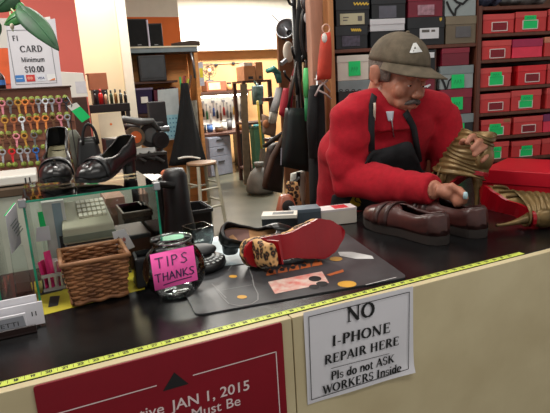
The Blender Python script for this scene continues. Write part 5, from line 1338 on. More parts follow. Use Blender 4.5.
for x, yt, nm, c, lab in bots:
    p = onY(x, 103, 3.30); hh = onY(x, yt, 3.30).z-rk_z; r_ = .0125 if nm != 'red' else .017
    t = thing('polish_bottle', lab, 'bottle', (p.x, 3.30, rk_z+.0005), 0, 'small bottles on the black tray')
    g = MB(); g.lathe([(.001, 0), (r_, .001), (r_, hh*.62), (r_*.5, hh*.76), (.001, hh*.77)], n=16); g.build('bottle_body', mat('bottle_'+nm, c, .3), t, smooth=True, world=False)
    g = MB(); g.lathe([(.001, hh*.76), (r_*.55, hh*.76), (r_*.5, hh), (.001, hh)], n=12); g.build('cap', mat('cap_'+('red' if nm == 'red' else 'dark'), (180, 30, 30) if nm == 'red' else (36, 36, 36), .4), t, smooth=True, world=False)
p = onY(98.5, 90, 3.44); p2_ = onY(108, 73, 3.44)
sb = thing('shelf_stand', 'small dark stand raising the brown carton above the bottles', 'stand', (p.x, 3.44, rk_z+.0005))
zc0 = onY(98, 90, 3.40).z
g = MB(); g.mm((onY(92, 90, 3.40).x, 3.38, rk_z+.0005), (onY(107, 90, 3.40).x, 3.53, zc0)); g.build('stand_body', m_dark, sb, bevel=.003)
x0, x1 = onY(90.5, 90, 3.38).x, onY(108.5, 90, 3.38).x; zt2 = onY(98, 73, 3.38).z
bx_ = thing('brown_carton', 'plain brown cardboard carton against the glowing cream wall', 'box', ((x0+x1)/2, 3.40, zc0+.0006))
g = MB(); w_ = x1-x0; g.mm((-w_/2, -.02, 0), (w_/2, .12, zt2-zc0)); g.build('carton_body', m_card, bx_, world=False, bevel=.002)
g = MB(); g.mm((-w_/2-.012, -.015, (zt2-zc0)*.94), (-w_/2, .1, zt2-zc0)); g.build('open_flap', m_card, bx_, world=False)
x0, x1 = onY(63, 97, 2.1).x, onY(88.5, 97, 2.1).x; z0, z1 = onY(75, 97.5, 2.1).z, onY(75, 71, 2.1).z
wc_ = thing('white_carton', 'big white paper carton right of the key board', 'box', ((x0+x1)/2, 2.18, z0))
g = MB(); w_ = x1-x0; g.hexa([V(q) for q in ((-w_/2, -.08, 0), (w_/2, -.08, 0), (w_/2, .08, 0), (-w_/2, .08, 0), (-w_/2, -.08, z1-z0), (w_/2-.01, -.08, z1-z0-.012), (w_/2-.01, .08, z1-z0-.012), (-w_/2, .08, z1-z0))]); g.build('carton_body', m_white, wc_, world=False, bevel=.002)
g = MB(); g.mm((w_*.05, -.081, .02), (w_/2-.004, -.0799, (z1-z0)*.6)); g.build('grey_sheet', mat('pale_grey_sheet', (206, 206, 212), .6), wc_, world=False)
g = MB(); g.mm((x0+.01, 2.1, 0), (x1-.01, 2.26, z0-.0005)); tag(g.build('pedestal', m_darkwood, bevel=.003), 'dark wooden pedestal under the big white carton', 'pedestal')

# ================================================================ tall cupboard with speakers and monitor
CY = 5.0
xa, xb = onY(122, 50, CY).x, onY(197, 50, CY).x; zT = onY(195, 47, CY).z
cu = thing('tall_cupboard', 'tall open plywood cupboard with grey edged top shelf', 'cupboard', ((xa+xb)/2, CY+.25, 0))
g = MB(); g.mm((xa-.02, CY-.02, zT-.05), (xb, CY+.5, zT)); g.build('top_board', mat('grey_edged_top', (108, 120, 126), .5), cu, bevel=.003)
g = MB(); g.mm((xa-.03, CY-.03, zT), (xb+.005, CY+.5, zT+.016)); g.build('cream_top', mat('cream_worktop', (206, 200, 178), .5), cu)
g = MB(); g.mm((xa, CY+.3, 0), (xb-.04, CY+.32, zT-.05)); g.build('back_board', m_orangewood, cu)
g = MB(); g.mm((xa, CY, 0), (xa+.03, CY+.295, zT-.05)); g.build('side_board', m_darkwood, cu)
g = MB(); g.mm((xb-.04, CY, 0), (xb, CY+.05, zT-.05)); g.build('post', m_orangewood, cu)
g = MB(); g.mm((xb-.04, CY+.05, 0), (xb-.02, CY+.295, zT-.05)); g.build('side_board', m_orangewood, cu)
zS = onY(155, 81, CY).z
g = MB(); g.mm((xa+.032, CY+.02, zS-.025), (onY(178, 80, CY).x, CY+.295, zS)); g.build('shelf', m_darkwood, cu)
zS2 = onY(150, 113.5, CY).z
g = MB(); g.mm((xa+.032, CY+.02, zS2-.03), (xb-.042, CY+.295, zS2)); g.build('shelf', m_darkwood, cu)
g = MB(); x_ = onY(194, 70, CY-.012).x; g.tube([(x_-.02, CY-.014, zT-.06), (x_, CY-.014, onY(195, 62, CY).z), (x_+.005, CY-.014, onY(196, 78, CY).z)], .014, 8); g.build('pipe', m_steel, cu, smooth=True)
def speaker(x0, y0, x1, y1, yy, label, rz):
    a, b_ = onY(x0, y1, yy), onY(x1, y0, yy); w_ = b_.x-a.x; h = b_.z-zT-.016
    t = thing('speaker', label, 'speaker', ((a.x+b_.x)/2, yy+.12, zT+.0166), rz, 'black speakers on the cupboard')
    g = MB(); g.mm((-w_/2, -.1, 0), (w_/2, .1, h)); g.build('cabinet', m_black, t, world=False, bevel=.008)
    g = MB(); g.mm((-w_/2+.01, -.104, .015), (w_/2-.01, -.1, h-.012)); g.build('grille', m_blackcloth, t, world=False)
    g = MB(); g.mm((-.02, -.106, .02), (.02, -.104, .026)); g.build('badge', m_steel, t, world=False)
    return t
t = speaker(130, 18.5, 147, 46, CY+.02, 'black speaker with pale side at the left on the cupboard', 0)
g = MB(); g.mm((.1, -.09, .0), (.106, .1, .2)); 
speaker(151.5, 23, 163.5, 45, CY+.06, 'narrower black speaker at the right on the cupboard', -.2)
a_, b__ = onY(146.6, 44, CY+.02), onY(150, 20, CY+.02)
g = MB(); g.mm((a_.x+.022, CY+.0, zT+.0166), (a_.x+.036, CY+.09, b__.z)); tag(g.build('folder', mat('pale_lilac_folder', (196, 190, 206), .5)), 'pale upright folder between the two black speakers', 'folder')
p = onY(124.5, 46, CY-.1); zt3 = onY(124, 15, CY-.1).z
g = MB(); g.mm((onY(121.5, 40, CY+.1).x, CY+.1, zT+.0166), (onY(129, 40, CY+.1).x-.05, CY+.3, onY(125, 16.5, CY+.1).z)); tag(g.build('binder', m_dark, bevel=.006), 'dark binder standing left of the speakers near the white post', 'binder')
p = onY(200, 45.5, CY+.1); tr2 = thing('rolled_cloth', 'dark brown bundle overhanging the right end of the cupboard top', 'bundle', (xb-.02, CY+.2, zT+.016))
g = MB(); g.tube([(-.22, 0, .025), (-.1, -.03, .03), (.0, -.05, .035), (.1, -.06, .034)], [.02, .03, .036, .028], 12); g.build('bundle', mat('dark_brown_cloth', (66, 54, 46), .9, bump=.1), tr2, smooth=True, world=False)
# monitor on the shelf
a_, b__ = onY(141, 80.5, CY+.03), onY(165, 55, CY+.03); w_ = b__.x-a_.x; h_ = b__.z-zS
mo = thing('television', 'boxy dark grey television turned sideways inside the cupboard', 'television', ((a_.x+b__.x)/2, CY+.145, zS+.0006), -.08)
g = MB(); g.mm((-w_/2, -.14, 0), (w_/2, .0, h_)); g.build('front_shell', m_dark, mo, world=False, bevel=.01)
g = MB(); g.hexa([V(q) for q in ((-w_/2+.02, 0, .01), (w_/2-.005, 0, .01), (w_/2-.05, .12, .04), (-w_/2+.06, .12, .04), (-w_/2+.02, 0, h_-.01), (w_/2-.005, 0, h_-.01), (w_/2-.05, .12, h_-.06), (-w_/2+.06, .12, h_-.06))]); g.build('back_shell', m_black, mo, world=False, bevel=.008)
g = MB(); g.mm((-w_/2+.025, -.144, .04), (w_/2-.025, -.14, h_-.025)); g.build('screen', mat('dark_tv_screen', (58, 62, 66), .35), mo, world=False)
# purple bin, red book strip, hanging calendar
a_, b__ = onY(136, 113, CY-.0), onY(152.5, 87.5, CY); w_ = b__.x-a_.x; h_ = b__.z-zS2
pu = thing('storage_bin', 'dark purple plastic bin with white label under the television', 'bin', ((a_.x+b__.x)/2, CY+.155, zS2+.0006))
g = MB(); g.hexa([V(q) for q in ((-w_/2+.015, -.11, 0), (w_/2-.015, -.11, 0), (w_/2-.015, .11, 0), (-w_/2+.015, .11, 0), (-w_/2, -.13, h_), (w_/2, -.13, h_), (w_/2, .125, h_), (-w_/2, .125, h_))]); g.build('bin_body', mat('dark_purple_plastic', (40, 32, 66), .4, var=.1), pu, world=False, bevel=.008)
g = MB(); g.mm((-w_/2-.006, -.135, h_-.02), (w_/2+.006, .13, h_)); g.build('bin_rim', mat('pale_purple_rim', (120, 112, 140), .4), pu, world=False)
g = MB(); g.mm((-.03, -.134, h_*.42), (.045, -.12, h_*.66)); g.build('label', m_white, pu, world=False)
x0, x1 = onY(154, 85, CY+.03).x, onY(178, 85, CY+.03).x
for i in range(6):
    xx = lerp(x0, x1, i/6); c_ = [(92, 26, 44), (120, 36, 54), (84, 40, 60), (140, 44, 56), (70, 30, 44), (104, 60, 70)][i]
    g = MB(); g.mm((xx+.002, CY+.1, zS2+.0006), (xx+(x1-x0)/6-.003, CY+.285, onY(160, 88, CY+.1).z-.02+.012*(i % 3))); tag(g.build('book', mat('book_%d' % i, c_, .5), bevel=.003), f'{["crimson", "bright maroon", "plum", "red", "dark wine", "dusty rose"][i]} book, {ordn[i]} from the purple bin behind the calendar', 'book', 'books in the cupboard')
P = [onY(*k, CY-.03) for k in ((160, 141), (181, 139), (178, 88), (157.5, 90))]
cl_ = thing('wall_calendar', 'pale calendar sheet with blue number grid hung below the television', 'calendar', (P[0]+P[1])/2)
quad(P, 0, V((0, .004, 0))).build('sheet', mat('pale_calendar_paper', (176, 184, 186), .6, var=.08, scale=10), cl_)
g = MB(); KF = frame(P[0]-V((0, .001, 0)), P[1]-P[0], P[3]-P[0]); wk = (P[1]-P[0]).length; hk = (P[3]-P[0]).length
g.face([(wk*.02, hk*.03), (wk*.98, hk*.03), (wk*.98, hk*.5), (wk*.02, hk*.5)], KF, .0008)
g.mat(1)
for i in range(6):
    for j in range(5): g.face([(wk*(.08+.15*i), hk*(.07+.085*j)), (wk*(.15+.15*i), hk*(.07+.085*j)), (wk*(.15+.15*i), hk*(.1+.085*j)), (wk*(.08+.15*i), hk*(.1+.085*j))], KF, .0016)
g.build('date_grid', [mat('pale_blue_print', (140, 186, 200), .6), mat('blue_print', (70, 120, 150), .6)], cl_)
# black apron hanging from the post
hx = onY(190, 84, CY-.08)
ha = thing('hanging_apron', 'long black cloth hanging in folds from the cupboard post', 'apron', (hx.x, CY-.08, onY(190, 160, CY-.08).z))
g = MB(); rr = []
top = onY(185, 82, CY-.06); 
for i in range(15):
    v = i/14; yy = lerp(83, 164, v); xl = lerp(181, 168.5, v**1.6); xr2 = lerp(188, 206.5, v**1.2)
    a_, b__ = onY(xl, yy-1.2*v, CY-.17), onY(xr2, yy, CY-.17); row = []
    for k in range(36):
        t = 2*PI*k/36; cx_ = (a_+b__)/2; rx = (b__-a_).length/2
        row.append(cx_+V((rx*math.cos(t), (.05+.07*v)*math.sin(t)*(1+.25*math.sin(5*t+v*2)), 0)))
    rr.append(row)
g.loft(rr); g.build('cloth', m_blackcloth, ha, smooth=True)
g = MB(); g.tube([onY(lerp(178, 200, i/10), 158+1.8*((i-5)/5)**2-1.0, CY-.3) for i in range(11)], .012, 8); g.build('white_hem', m_white, ha, smooth=True)
g = MB(); g.tube([top+V((0, 0, -.02)), top+V((.01, .03, .05)), V((top.x+.03, CY-.0, top.z+.06))], .006, 6); g.build('hanging_loop', m_black, ha)
for i, (x0, y0, x1, y1, c_, nm) in enumerate(((181.5, 84, 180, 77, (60, 170, 90), 'green'), (184, 84, 184, 76, (150, 40, 50), 'red'), (186, 85, 188.5, 79, (176, 186, 60), 'lime'), (188.3, 86, 191, 75, (90, 60, 40), 'brown'))):
    g = MB(); g.tube([onY(x0, y0+6, CY-.1), onY(x1, y1, CY-.08)], .012, 8); tag(g.build('brush_handle', mat('handle_'+nm, c_, .5)), f'{nm} handle sticking up from the hanging black cloth', 'handle', 'coloured handles above the black cloth')
g = MB(); a_, b__ = onY(199, 86, CY-.03), onY(203.5, 62, CY-.03); g.mm((xb+.001, CY+.0, a_.z), (b__.x, CY+.02, b__.z)); g.mat(1); g.mm((xb+.006, CY-.002, lerp(a_.z, b__.z, .35)), (b__.x-.008, CY, lerp(a_.z, b__.z, .75))); tag(g.build('wall_thermometer', [mat('pale_grey_strip', (190, 190, 200), .5), mat('yellow_strip', (226, 210, 60), .5)]), 'narrow pale strip with yellow patch on the cupboard post', 'strip')
P = [onY(*k, CY-.02) for k in ((191, 134), (199, 133), (197, 100), (189.5, 101))]; tag(quad(P, 0, V((0, .004, 0))).build('plastic_sleeve', mat('clear_grey_sleeve', (150, 146, 134), .3, var=.3, scale=20)), 'greyish plastic sleeve pinned beside the black hanging cloth', 'sleeve')

# ================================================================ shoe finishing machine
MY = 2.75
m_mach = mat('machine_black', (26, 27, 29), .45, var=.3, scale=10); m_mach2 = mat('machine_grey', (74, 76, 76), .5, var=.25, scale=10)
mx0, mx1 = onY(112, 170, MY).x, onY(172, 170, MY).x
fm = thing('finishing_machine', 'dark shoe finishing machine with round sanding wheels behind the glass case', 'machine', ((mx0+mx1)/2, MY+.15, 0))
zb0 = onY(140, 158, MY).z
g = MB(); g.mm((mx0, MY+.1, 0), (mx1, MY+.5, zb0)); g.build('cabinet', m_mach, fm, bevel=.01)
ax0, ax1 = onY(112, 134, MY), onY(168, 140, MY)
g = MB(); g.tube([V((mx0-.02, MY+.05, ax0.z)), V((mx1+.02, MY+.05, ax0.z))], .02, 12); g.build('shaft', m_steel, fm, smooth=True)
def wheel(px, py, r, w, m, m2, yy, tilt=0, name='sanding_wheel'):
    c = onY(px, py, yy); T_ = M.Rotation(tilt, 3, 'Z') @ M.Rotation(PI/2, 3, 'X')
    g = MB(); g.lathe([(r*.3, -w/2), (r*.95, -w/2), (r, -w/2+.006), (r, w/2-.006), (r*.95, w/2), (r*.3, w/2)], c=c, n=32, T=T_); o = g.build(name, m, fm, smooth=False)
    g = MB(); g.lathe([(.001, w/2+.004), (r*.6, w/2+.002), (r*.62, -w/2), (.001, -w/2)], c=c, n=24, T=T_); g.build('hub', m2, o)
    return o
m_or = mat('orange_hub', (190, 92, 44), .5, var=.15, scale=20)
wheel(134.5, 137, .068, .05, mat('dusty_rim', (92, 78, 62), .8, var=.25, scale=30), m_or, MY-.02, .2)
wheel(150, 135, .085, .05, m_mach, m_mach2, MY+.02, .2); wheel(160, 140, .06, .06, m_mach, m_black, MY+.0, .2, 'brush_wheel')
g = MB(); g.tube([onY(112, 122, MY-.02), onY(124, 119, MY-.04), onY(138, 122, MY-.03), onY(152, 121, MY), onY(158, 130, MY)], [.02, .04, .045, .035, .025], 14, flat=.6); g.build('dust_hood', m_mach2, fm, smooth=True)
g = MB(); g.tube([onY(118, 128, MY+.06), onY(145, 128, MY+.08), onY(163, 124, MY+.08)], [.025, .04, .02], 12); g.build('guard', m_mach, fm, smooth=True)
g = MB(); a_, b__ = onY(152, 130, MY+.1), onY(166, 101, MY+.1); g.mm((a_.x, MY+.12, a_.z), (b__.x, MY+.2, b__.z)); g.build('motor_box', m_dark, fm, bevel=.008)
g = MB(); g.tube([V((a_.x+.05, MY+.16, zb0-.02)), V((a_.x+.05, MY+.16, a_.z+.02))], .03, 10); g.build('column', m_mach2, fm)
g = MB()
for i in range(5): g.tube([onY(112+i*9, 152+2*(i % 2), MY+.08), onY(128+i*9, 162-3*(i % 2), MY+.06)], .012, 8)
g.build('levers', m_mach2, fm, smooth=True)
g = MB(); g.mm((mx0+.01, MY+.05, zb0), (mx1-.01, MY+.48, zb0+.02)); g.build('work_ledge', m_mach2, fm, bevel=.004)
# things lying at the machine front
px_ = onY(160, 174, MY-.05)
tb = thing('low_table', 'low dark table with tools before the finishing machine', 'table', (onY(150, 180, 2.35).x, 2.35, 0))
zt4 = onY(150, 184, 2.3).z; tx0, tx1 = onY(118, 184, 2.3).x, onY(176, 184, 2.3).x
g = MB(); g.mm((tx0, 2.2, zt4-.03), (tx1, 2.6, zt4)); g.build('table_top', m_mach, tb)
for x in (tx0+.03, tx1-.03):
    for y in (2.23, 2.57): g = MB(); g.box((x, y, (zt4-.03)/2), (.04, .04, zt4-.03)); g.build('leg', m_mach, tb)
g = MB(); rr = []
for i in range(9):
    for_ = i/8; rr.append([onZ(lerp(126, 152, k/10), lerp(170, 183, for_), zt4+.004)*1.0+V((0, 0, .03*math.sin(PI*k/10)*math.sin(PI*for_)+.01*math.sin(k*1.7+i))) for k in range(11)])
rr = [[V((p.x, 2.22+(p.y-min(q.y for r in rr for q in r))*.5, p.z)) for p in r] for r in rr]; rr = [[V((p.x, min(p.y, 2.58), p.z)) for p in r] for r in rr]
zmn = min(p.z for r in rr for p in r); rr = [[p+V((0, 0, zt4+.005-zmn)) for p in r] for r in rr]
g.loft(rr, False, False); o = g.build('white_cloth', m_white, smooth=True); solid(o, .003, 1); tag(o, 'crumpled white rag behind the right edge of glass case', 'rag')
g = MB(); c_ = onZ(171, 178, zt4); g.ell(c_+V((0, .05, .028)), (.055, .04, .0275), 16, 10); tag(g.build('leather_scrap', mat('rust_orange_leather', (176, 96, 62), .7), smooth=True), 'rust orange leather scrap beside the white rag', 'leather')
c_ = onZ(172, 166, zt4+.1); tu = thing('glue_tube', 'grey tube with green cap lying near the black cloth', 'tube', V((onY(174, 170, 2.3).x, 2.35, zt4+.0006)))
g = MB(); g.tube([V((-.06, .0, .014)), V((.03, .03, .016))], [.008, .014], 10, flat=.7); g.build('tube_body', m_steel, tu, smooth=True, world=False)
g = MB(); g.tube([V((.03, .03, .016)), V((.05, .036, .014))], .012, 10); g.build('green_cap', m_note_g, tu, smooth=True, world=False)
# dark upright cylinder vacuum and black crate on the floor behind the counter
v0 = onY(180, 230, 2.0); vz = onY(180, 168, 2.0).z
vc = thing('shop_vacuum', 'tall dark cylinder machine standing behind the tip jar', 'vacuum', (v0.x, 2.0, 0))
g = MB(); g.lathe([(.001, 0), (.12, 0), (.125, .05), (.11, .5), (.075, .8), (.07, vz-.04), (.05, vz), (.001, vz)], n=28); g.build('body', m_mach, vc, smooth=True, world=False)
g = MB(); g.tube([V((-.03, -.09, vz-.08)), V((-.14, -.12, vz-.05)), V((-.2, -.1, vz-.1))], .02, 10); g.build('hose', m_black, vc, smooth=True, world=False)
g = MB(); g.lathe([(.112, .5), (.114, .52)], n=28, cap=False); g.build('clamp_ring', m_steel, vc, world=False)
c_ = onY(189, 235, 2.6); bxk = thing('plastic_crate', 'black plastic crate on the floor beside the stool', 'crate', (onY(191, 222, 3.4).x, 3.5, 0))
g = MB(); hh = onY(190, 213, 3.3).z; g.loft([[V((x*s_, y*s_, z)) for x, y in rrect(.36, .36, .03)] for z, s_ in ((0, .9), (hh, 1.0), (hh, .93), (.03, .84))]); g.build('crate_body', m_black, bxk, world=False)
g = MB(); g.loft([[V((x*s_, y*s_, z)) for x, y in rrect(.38, .38, .03)] for z, s_ in ((hh-.02, 1.0), (hh+.01, 1.0), (hh+.01, .93), (hh-.02, .93), (hh-.02, 1.0))], cap=False); g.build('crate_rim', m_dark, bxk, world=False)

# ================================================================ stool, filing cabinet and back bench
s0 = onZ(204, 224, 0)
st_ = thing('wooden_stool', 'tall stool with worn wooden seat and pale painted legs', 'stool', (s0.x+.02, s0.y-.05, 0), .25)
hs = onY(201, 162, s0.y-.05).z
m_leg = mat('pale_painted_wood', (170, 166, 146), .6, var=.12, scale=9)
g = MB(); g.lathe([(.001, hs-.03), (.15, hs-.03), (.165, hs-.015), (.16, hs), (.001, hs)], n=28); g.build('seat', mat('worn_seat_wood', (138, 104, 74), .5, var=.2, scale=7), st_, smooth=False, world=False)
for sx_ in (-1, 1):
    for sy_ in (-1, 1): g = MB(); g.tube([V((sx_*.105, sy_*.105, hs-.03)), V((sx_*.15, sy_*.15, 0))], .019, 10); g.build('leg', m_leg, st_, world=False)
for zz_, f in ((.22, .135), (.42, .123)):
    for ax_ in range(2):
        for s in (-1, 1):
            a_, b__ = (V((-f, s*f, zz_)), V((f, s*f, zz_))) if ax_ else (V((s*f, -f, zz_+.05)), V((s*f, f, zz_+.05)))
            g = MB(); g.tube([a_, b__], .011, 8); g.build('rung', m_leg, st_, world=False)
f0, f1 = onZ(211, 177.5, 0), onZ(233.5, 173, 0)
fd = f1-f0; fa = math.atan2(fd.y, fd.x); fw_ = fd.length; fh_ = onP(211, 137.5, f0, V((-fd.y, fd.x, 0)).normalized()).z
fcab = thing('filing_cabinet', 'grey three drawer filing cabinet under the back bench', 'cabinet', f0, fa)
m_fc = mat('grey_steel_cabinet', (112, 116, 128), .4, var=.05)
g = MB(); g.mm((0, .01, 0), (fw_, .5, fh_)); g.build('cabinet_body', m_fc, fcab, world=False, bevel=.004)
for za, zb2 in ((.02, .5), (.51, .74), (.75, .98)):
    g = MB(); g.mm((.015, -.004, za*fh_), (fw_-.015, .01, zb2*fh_)); d_ = g.build('drawer', mat('grey_drawer_front', (122, 126, 138), .4), fcab, world=False, bevel=.004)
    g = MB(); zc2 = lerp(za, zb2, .72)*fh_; g.mm((fw_*.36, -.016, zc2-.012), (fw_*.64, -.004, zc2+.012)); g.build('handle', m_dark, d_, world=False, bevel=.003)
wbx0, wbx1 = onY(198, 135, 7.9).x, onY(252, 133, 7.9).x
wb = thing('back_bench', 'cluttered dark work bench along the orange back wall', 'bench', ((wbx0+wbx1)/2, 8.1, 0))
zB = fh_+.05
g = MB(); g.mm((wbx0-.3, 7.55, fh_+.012), (wbx1+.3, 8.55, zB)); g.build('bench_top', m_darkwood, wb)
for x in (wbx0-.25, f0.x+fw_+.35, wbx1+.25):
    g = MB(); g.box((x, 8.3, (fh_+.012)/2), (.06, .4, fh_+.012)); g.build('leg', m_mach, wb)
rng = random.Random(11)
clut = [('dark green bowl', (50, 70, 52)), ('black tin', (26, 26, 28)), ('blue tin', (60, 96, 150)), ('brown jar', (96, 70, 48)), ('white pot', (200, 200, 190)), ('grey tin', (90, 90, 92)), ('amber jar', (150, 110, 60)), ('black pot', (34, 34, 34)), ('teal tin', (60, 120, 120))]
for i, (nm, c_) in enumerate(clut):
    x = lerp(wbx0-.1, wbx1+.1, (i+.5)/9); r_ = rng.uniform(.05, .08); h_ = rng.uniform(.08, .2); t = thing(nm.split()[-1] if nm.split()[-1] != 'bowl' else 'bowl', f'{nm} on the back bench, {ordn[i]} from the left end', nm.split()[-1], (x, 7.75+rng.uniform(0, .3), zB+.0006), 0, 'pots and tins on the back bench')
    g = MB(); g.lathe([(.001, 0), (r_*.8, 0), (r_, h_*.4), (r_*.95, h_), (r_*.8, h_), (r_*.8, h_*.9), (.001, h_*.88)], n=18); g.build('pot_body', mat('pot_%d' % i, c_, .5), t, smooth=True, world=False)
    g = MB(); g.lathe([(r_*.97, h_*.9), (r_*1.03, h_*.95), (r_*.97, h_)], n=18, cap=False); g.build('rim', m_dark, t, world=False)
# lit tool board with lamp
tz0, tz1 = onY(222, 131, 8.8).z, onY(222, 92.5, 8.8).z; tx0, tx1 = onY(199, 112, 8.8).x, onY(246, 112, 8.8).x
tbd = thing('tool_board', 'white tool board below a strip light on the back wall', 'tool board', ((tx0+tx1)/2, 8.86, tz0))
g = MB(); g.mm((tx0, 8.87, tz0), (tx1, 8.898, tz1)); g.build('board', m_white, tbd)
g = MB(); g.mm((tx0-.1, 8.45, tz1), (tx1+.1, 8.898, tz1+.03)); g.build('shelf', m_darkwood, tbd)
sl_ = thing('strip_light', 'glowing white strip light under the shelf over the tool board', 'light', ((tx0+tx1)/2, 8.62, tz1-.05))
g = MB(); g.mm((tx0, 8.58, tz1-.045), (tx1, 8.66, tz1-.001)); g.build('housing', m_white, sl_)
g = MB(); g.tube([(tx0+.02, 8.62, tz1-.06), (tx1-.02, 8.62, tz1-.06)], .02, 10); g.build('tube', mat('lit_tube', (255, 250, 238), .5, emit=14), sl_, smooth=True)
tools = ['black handled hammer', 'green handled screwdriver', 'white handled brush', 'blue handled screwdriver', 'black handled pliers', 'brown handled awl', 'red handled screwdriver', 'grey steel file', 'black handled knife', 'yellow handled scraper', 'brown handled mallet', 'black handled shears']
tcol = [(24, 24, 26), (40, 120, 70), (210, 210, 205), (50, 90, 160), (30, 30, 30), (110, 70, 40), (180, 50, 40), (110, 112, 116), (26, 26, 26), (200, 170, 60), (96, 64, 40), (28, 28, 30)]
for i, nm in enumerate(tools):
    x = lerp(tx0+.06, tx1-.06, (i+.5)/12); zt5 = tz1-.14-.05*(i % 3); t = thing('hand_tool', f'{nm} hung on the white tool board, {(ordn+["eleventh", "twelfth"])[i]} from left', 'tool', (x, 8.835, zt5-.3), 0, 'tools on the white board')
    g = MB(); g.tube([V((0, 0, .0)), V((0, 0, .12)), V((0, 0, .16))], [.022, .02, .012], 10); g.build('handle', mat('tool_%d' % i, tcol[i], .5), t, smooth=True, world=False)
    g = MB(); g.tube([V((0, 0, .16)), V((0, 0, .27))], .008, 8); g.mm((-.03 if i % 3 == 0 else -.012, -.008, .26), (.03 if i % 3 == 0 else .012, .008, .3)); g.build('blade', m_steel, t, world=False)
# shelf above: fan on brown heater, small bottle, cable with clips
zf = tz1+.03
hx0, hx1 = onY(205, 88, 8.6).x, onY(225, 88, 8.6).x; hz1 = onY(215, 81, 8.6).z
he = thing('toaster_oven', 'small brown oven with pale door below the desk fan', 'oven', ((hx0+hx1)/2, 8.62, zf+.0006))
w_ = hx1-hx0; h_ = hz1-zf; g = MB(); g.mm((-w_/2, -.12, 0), (w_/2, .2, h_)); g.build('oven_body', mat('brown_oven', (130, 76, 52), .5), he, world=False, bevel=.01)
g = MB(); g.mm((-w_/2+.04, -.128, .03), (w_*.18, -.12, h_-.03)); g.build('door', mat('pale_orange_door', (222, 170, 130), .4), he, world=False)
fc_ = onY(209.5, 70.5, 8.55)
fn = thing('desk_fan', 'round brown desk fan standing on the small oven', 'fan', (fc_.x, 8.6, hz1+.0012))
fr_ = .13; fz_ = fc_.z-hz1
g = MB(); g.lathe([(.001, 0), (.08, 0), (.07, .02), (.015, .03), (.012, fz_-fr_*.3), (.001, fz_-fr_*.3)], n=20); g.build('fan_base', m_mach2, fn, smooth=True, world=False)
TR = M.Rotation(PI/2, 3, 'X'); g = MB()
for r_ in (fr_, fr_*.7, fr_*.4): g.tube([V((r_*math.cos(t), -.04, fz_+r_*math.sin(t))) for t in [2*PI*i/28 for i in range(29)]], .006, 6, cap=False)
for i in range(12): t = 2*PI*i/12; g.tube([V((.03*math.cos(t), -.045, fz_+.03*math.sin(t))), V((fr_*math.cos(t), -.04, fz_+fr_*math.sin(t)))], .003, 5)
g.build('cage', mat('brown_cage', (112, 88, 66), .5), fn, world=False)
g = MB()
for i in range(4):
    t = 2*PI*i/4+.3; g.hexa([V((.02*math.cos(t+q), y_, fz_+.02*math.sin(t+q))) if r_ == 0 else V((fr_*.85*math.cos(t+q*1.6), y_, fz_+fr_*.85*math.sin(t+q*1.6))) for y_ in (-.02, -.012) for r_, q in ((0, -.3), (1, -.3), (1, .35), (0, .35))])
g.build('blades', mat('brown_blades', (132, 100, 72), .5), fn, world=False)
g = MB(); g.ell((0, -.045, fz_), (.04, .02, .04), 16, 10); g.build('hub', mat('pale_hub', (222, 190, 140), .4), fn, smooth=True, world=False)
c_ = onY(229.5, 90, 8.6); jr_ = thing('jar', 'small amber jar with dark lid right of the brown oven', 'jar', (c_.x, 8.6, zf+.0006))
g = MB(); g.lathe([(.001, 0), (.06, 0), (.062, .09), (.04, .12), (.001, .12)], n=18); g.build('jar_body', mat('amber_jar', (190, 140, 90), .4), jr_, smooth=True, world=False)
g = MB(); g.lathe([(.001, .12), (.045, .12), (.045, .15), (.001, .15)], n=18); g.build('lid', m_dark, jr_, world=False)
cbk = thing('wall_cable', 'pale horizontal cable with dark clips on the orange wall', 'cable', (onY(222, 64, 8.88).x, 8.89, onY(222, 64, 8.88).z))
g = MB(); g.tube([onY(203, 64.5, 8.885), onY(218, 64, 8.885), onY(246, 62.5, 8.885)], .008, 6); g.build('cable', mat('grey_cable', (150, 140, 120), .5), cbk, smooth=True)
for x, y in ((216, 65), (233.5, 63.3)): g = MB(); g.ell(onY(x, y, 8.87), (.04, .025, .028), 12, 8); g.build('clip', m_dark, cbk, smooth=True)
# ================================================================ coat stand with hanging bags at the end of the shelf
BY = 1.78
pxS = onY(299, 120, BY).x
cs_ = thing('coat_stand', 'black metal stand crowded with hanging bags and umbrellas', 'stand', (pxS, BY, 0))
g = MB(); g.tube([V((pxS, BY, .02)), V((pxS, BY, 2.2))], .014, 12); g.build('pole', m_black, cs_, smooth=True)
g = MB(); g.lathe([(.001, 0), (.1, 0), (.095, .02), (.03, .035), (.001, .035)], c=(pxS, BY, 0), n=28); g.build('base', m_black, cs_, smooth=True)
arms = {}
for nm, dx, dy, z in (('a', -.07, -.1, 1.62), ('b', .03, -.14, 1.98), ('c', -.09, -.1, 1.9), ('d', .05, -.12, 1.6), ('e', -.1, -.06, 1.5), ('f', .01, -.16, 1.62)):
    e = V((pxS+dx, BY+dy, z)); g = MB(); g.tube([V((pxS, BY, z-.03)), V((pxS+dx*.6, BY+dy*.6, z-.03)), e, e+V((dx*.1, dy*.1, .025))], .007, 8); g.build('hook_arm', m_black, cs_, smooth=True)
def bagmesh(P0, P1, P2, P3, d, n=6):     # front quad (tl, tr, br, bl) inflated by depth d
    g = MB(); rings = []
    for i in range(9):
        v = i/8; a_, b_ = P0.lerp(P3, v), P1.lerp(P2, v); c = (a_+b_)/2; ax = (b_-a_)/2; dd = d*(.35+.65*math.sin(PI*min(1, .15+.8*v)))
        nn_ = ax.cross(V((0, 0, 1))).normalized()
        rings.append([c+ax*math.copysign(abs(math.cos(t))**.6, math.cos(t))+nn_*dd*math.copysign(abs(math.sin(t))**.7, math.sin(t)) for t in [2*PI*k/24 for k in range(24)]])
    g.loft(rings); return g
